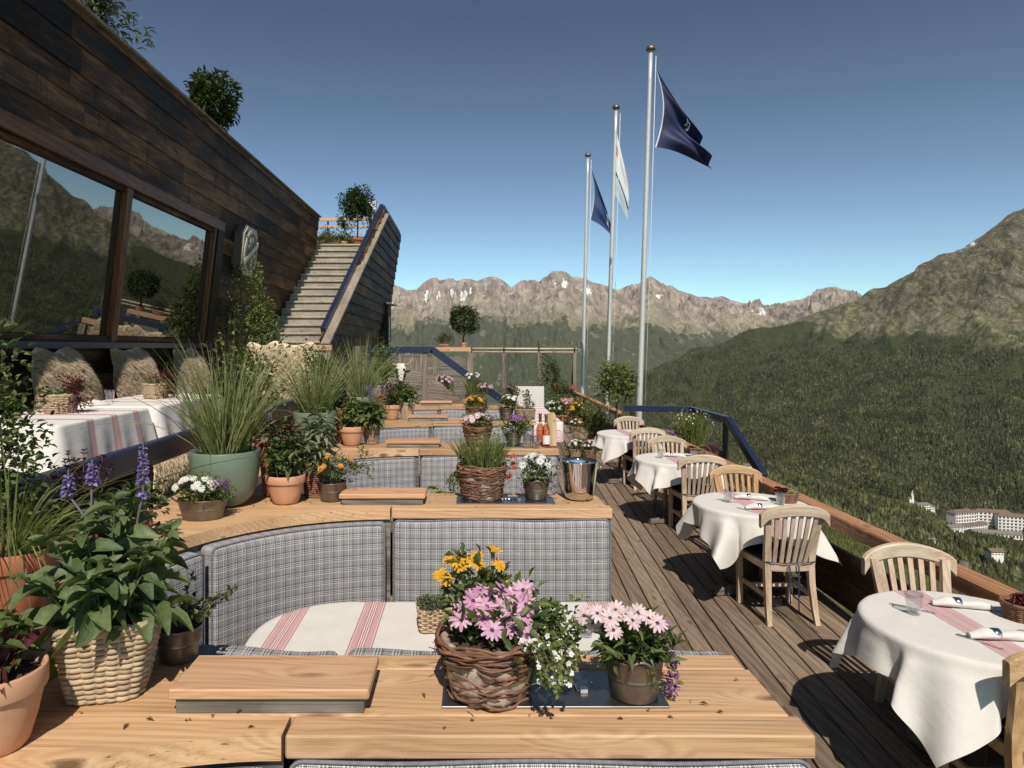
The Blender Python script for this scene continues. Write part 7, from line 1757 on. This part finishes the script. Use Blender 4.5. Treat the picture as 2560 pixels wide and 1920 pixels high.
shrub((-2.42, 17.6, 4.55), 'pink flowering bush behind the navy stair rail', .2, (0, 0, .75), (.22, .2, .4), 480, .06, .028, 'basil', 228, ('terra2', .16, .2), LM)
t = thing('heather', 'reddish heather in a pot on the planter beam beside the dark round clipped tree', 'plant', (-.54, 15.60, 2.101)); p_terra(t, .12, .06, 'terra'); plant(t, lambda mb: (bush(mb, (0, 0, .17), (.18, .12, .12), 500, .035, .012, RG(230), LS, 0), bush(mb, (0, 0, .20), (.2, .13, .13), 260, .035, .012, RG(231), LS, 1)), ['basil', 'red_leaf'])
t = thing('flower_box', 'pink flowers growing behind the sloping navy handrail', 'flowers', (-.50, 13.75, .941)); p_terra(t, .15, .22, 'terra2'); plant(t, lambda mb: bush(mb, (0, 0, .40), (.26, .2, .18), 420, .06, .02, RG(232), LS, 0), ['basil']); daisies(t, (0, 0, .42), (.24, .2, .18), 30, .03, 'p_pink', RG(233), 'eye_dark', 6)
shrub((2.42, 19.4, 0), 'tall dense bushy tree standing before the glass windscreen', .6, (0, 0, 1.28), (.36, .34, .62), 2200, .055, .028, 'basil', 234, ('terra2', .22, .36), LM, 'tree', 'bushy_tree', .03, .4)
for k, (x, y, z, r, h, pot, lab, pm) in enumerate(((2.78, 19.5, .001, .24, .66, 'terra', 'tall terracotta urn of flowers at the last windscreen post', 'p_red'), (2.60, 18.7, .001, .2, .26, 'terra', 'terracotta pot of mixed flowers on the deck near the glass windscreen', 'p_pink'), (2.95, 18.2, .001, .16, .22, 'terra2', 'dark pot of yellow flowers beside the short timber rail', 'p_yellow'), (2.35, 18.6, .001, .16, .22, 'terra2', 'dark pot of grassy flowers beside the bushy tree', 'p_white'))):
    t = thing('potted_flowers', lab, 'flowers', (x, y, z), 0, 'pots of flowers at the far end of the deck'); p_terra(t, r, h, pot); g = RG(240 + k)
    plant(t, lambda mb: bush(mb, (0, 0, h + .16), (r * 1.5, r * 1.3, .24), 700, .075, .026, g, LM if k != 3 else LN, 0, .4, .5), ['basil']); daisies(t, (0, 0, h + .18), (r * 1.5, r * 1.3, .24), 26, .035, pm, g, 'eye_yel', 6)
for k, (x, y, lab, pm) in enumerate(((2.62, 16.6, 'low round basket of small flowers on the far deck, by the long table', 'p_white'), (2.05, 12.95, 'pale basket of white flowers on the deck, left of the farthest bistro cloth', 'p_white'), (2.29, 12.85, 'brown basket of pink flowers on the deck, touching the farthest bistro cloth', 'p_palepink'))):
    t = thing('flower_basket', lab, 'flowers', (x, y, .001), 0, 'flower baskets on the deck'); p_wicker(t, .13, .16, 9, 18, .85, 'wickg' if k != 2 else 'vine'); g = RG(250 + k)
    plant(t, lambda mb: bush(mb, (0, 0, .22), (.17, .15, .12), 420, .045, .018, g, LS, 0, .5), ['basil']); daisies(t, (.02, -.02, .23), (.16, .14, .12), 26, .026, pm, g, 'eye_yel', 7)
shrub((2.72, 14.6, 0), 'bushy flowering shrub on the deck under the bay tree', .2, (0, 0, .52), (.30, .28, .40), 1500, .06, .024, 'bright', 260, ('terra2', .16, .22), LM, lump=.4)
t = thing('planter_box', 'dark planter of tall pale flowering herbs outside the rail, within the blue handrail', 'plant', (3.55, 10.9, -.06)); mb = MB(); mb.box((-.5, -.18, .0), (.4, .18, .62), .01); mb.build('box', M_['dark_x'], t); mb = MB(); mb.box((-.47, -.15, .621), (.37, .15, .635)); mb.build('soil', M_['soil'], t)
plant(t, lambda mb: (grass(mb, (.02, 0, .6), .22, 420, .55, .22, .012, RG(261), .12), bush(mb, (.0, 0, .82), (.34, .2, .26), 900, .06, .016, RG(262), LN, 0, .6), bush(mb, (-.38, 0, .70), (.16, .16, .10), 200, .05, .02, RG(263), LS, 0)), ['bright']); daisies(t, (.05, 0, .88), (.34, .2, .28), 46, .014, 'p_palepink', RG(264), 'eye_yel', 6); daisies(t, (-.38, -.05, .72), (.16, .14, .12), 20, .03, 'p_purple', RG(265), 'eye_dark', 7, 'purple_daisies')
t = thing('empty_basket', 'small bare twig basket with a hoop handle hung on the outside of the rail', 'basket', (3.36, 9.75, .45)); p_wicker(t, .13, .12, 7, 16, .8, 'vine')
mb = MB(); mb.tube([(.12 * math.cos(a), 0, .12 + .13 * math.sin(a)) for a in np.linspace(0, pi, 14)], .007, 6); mb.build('handle', M_['vine'], t)

# dry leaves and crumbs fallen on the ledges
g = RG(300); P = []
for i in range(4):
    n = (46, 60, 40, 24)[i]; x = g.uniform(-1.8, .8, n); y = YL(i) + g.uniform(-.07, .33, n); P.append(np.stack([x, y, np.full(n, ZT + .006)], -1))
P = np.concatenate(P); n = len(P); mb = MB(); put(mb, LS, P, np.stack([g.normal(0, 1, n), g.normal(0, 1, n), g.normal(.1, .15, n)], -1), g.uniform(.008, .024, n), g.uniform(.005, .011, n), g, 0, .25)
tag(mb.build('leaf_litter', leafmat('dry_leaf', G((.10, .06, .03), (.22, .14, .06), (.16, .17, .06)), .7, .1, .2)), 'dry leaves and crumbs fallen on the timber ledges', 'leaves', kind='stuff')
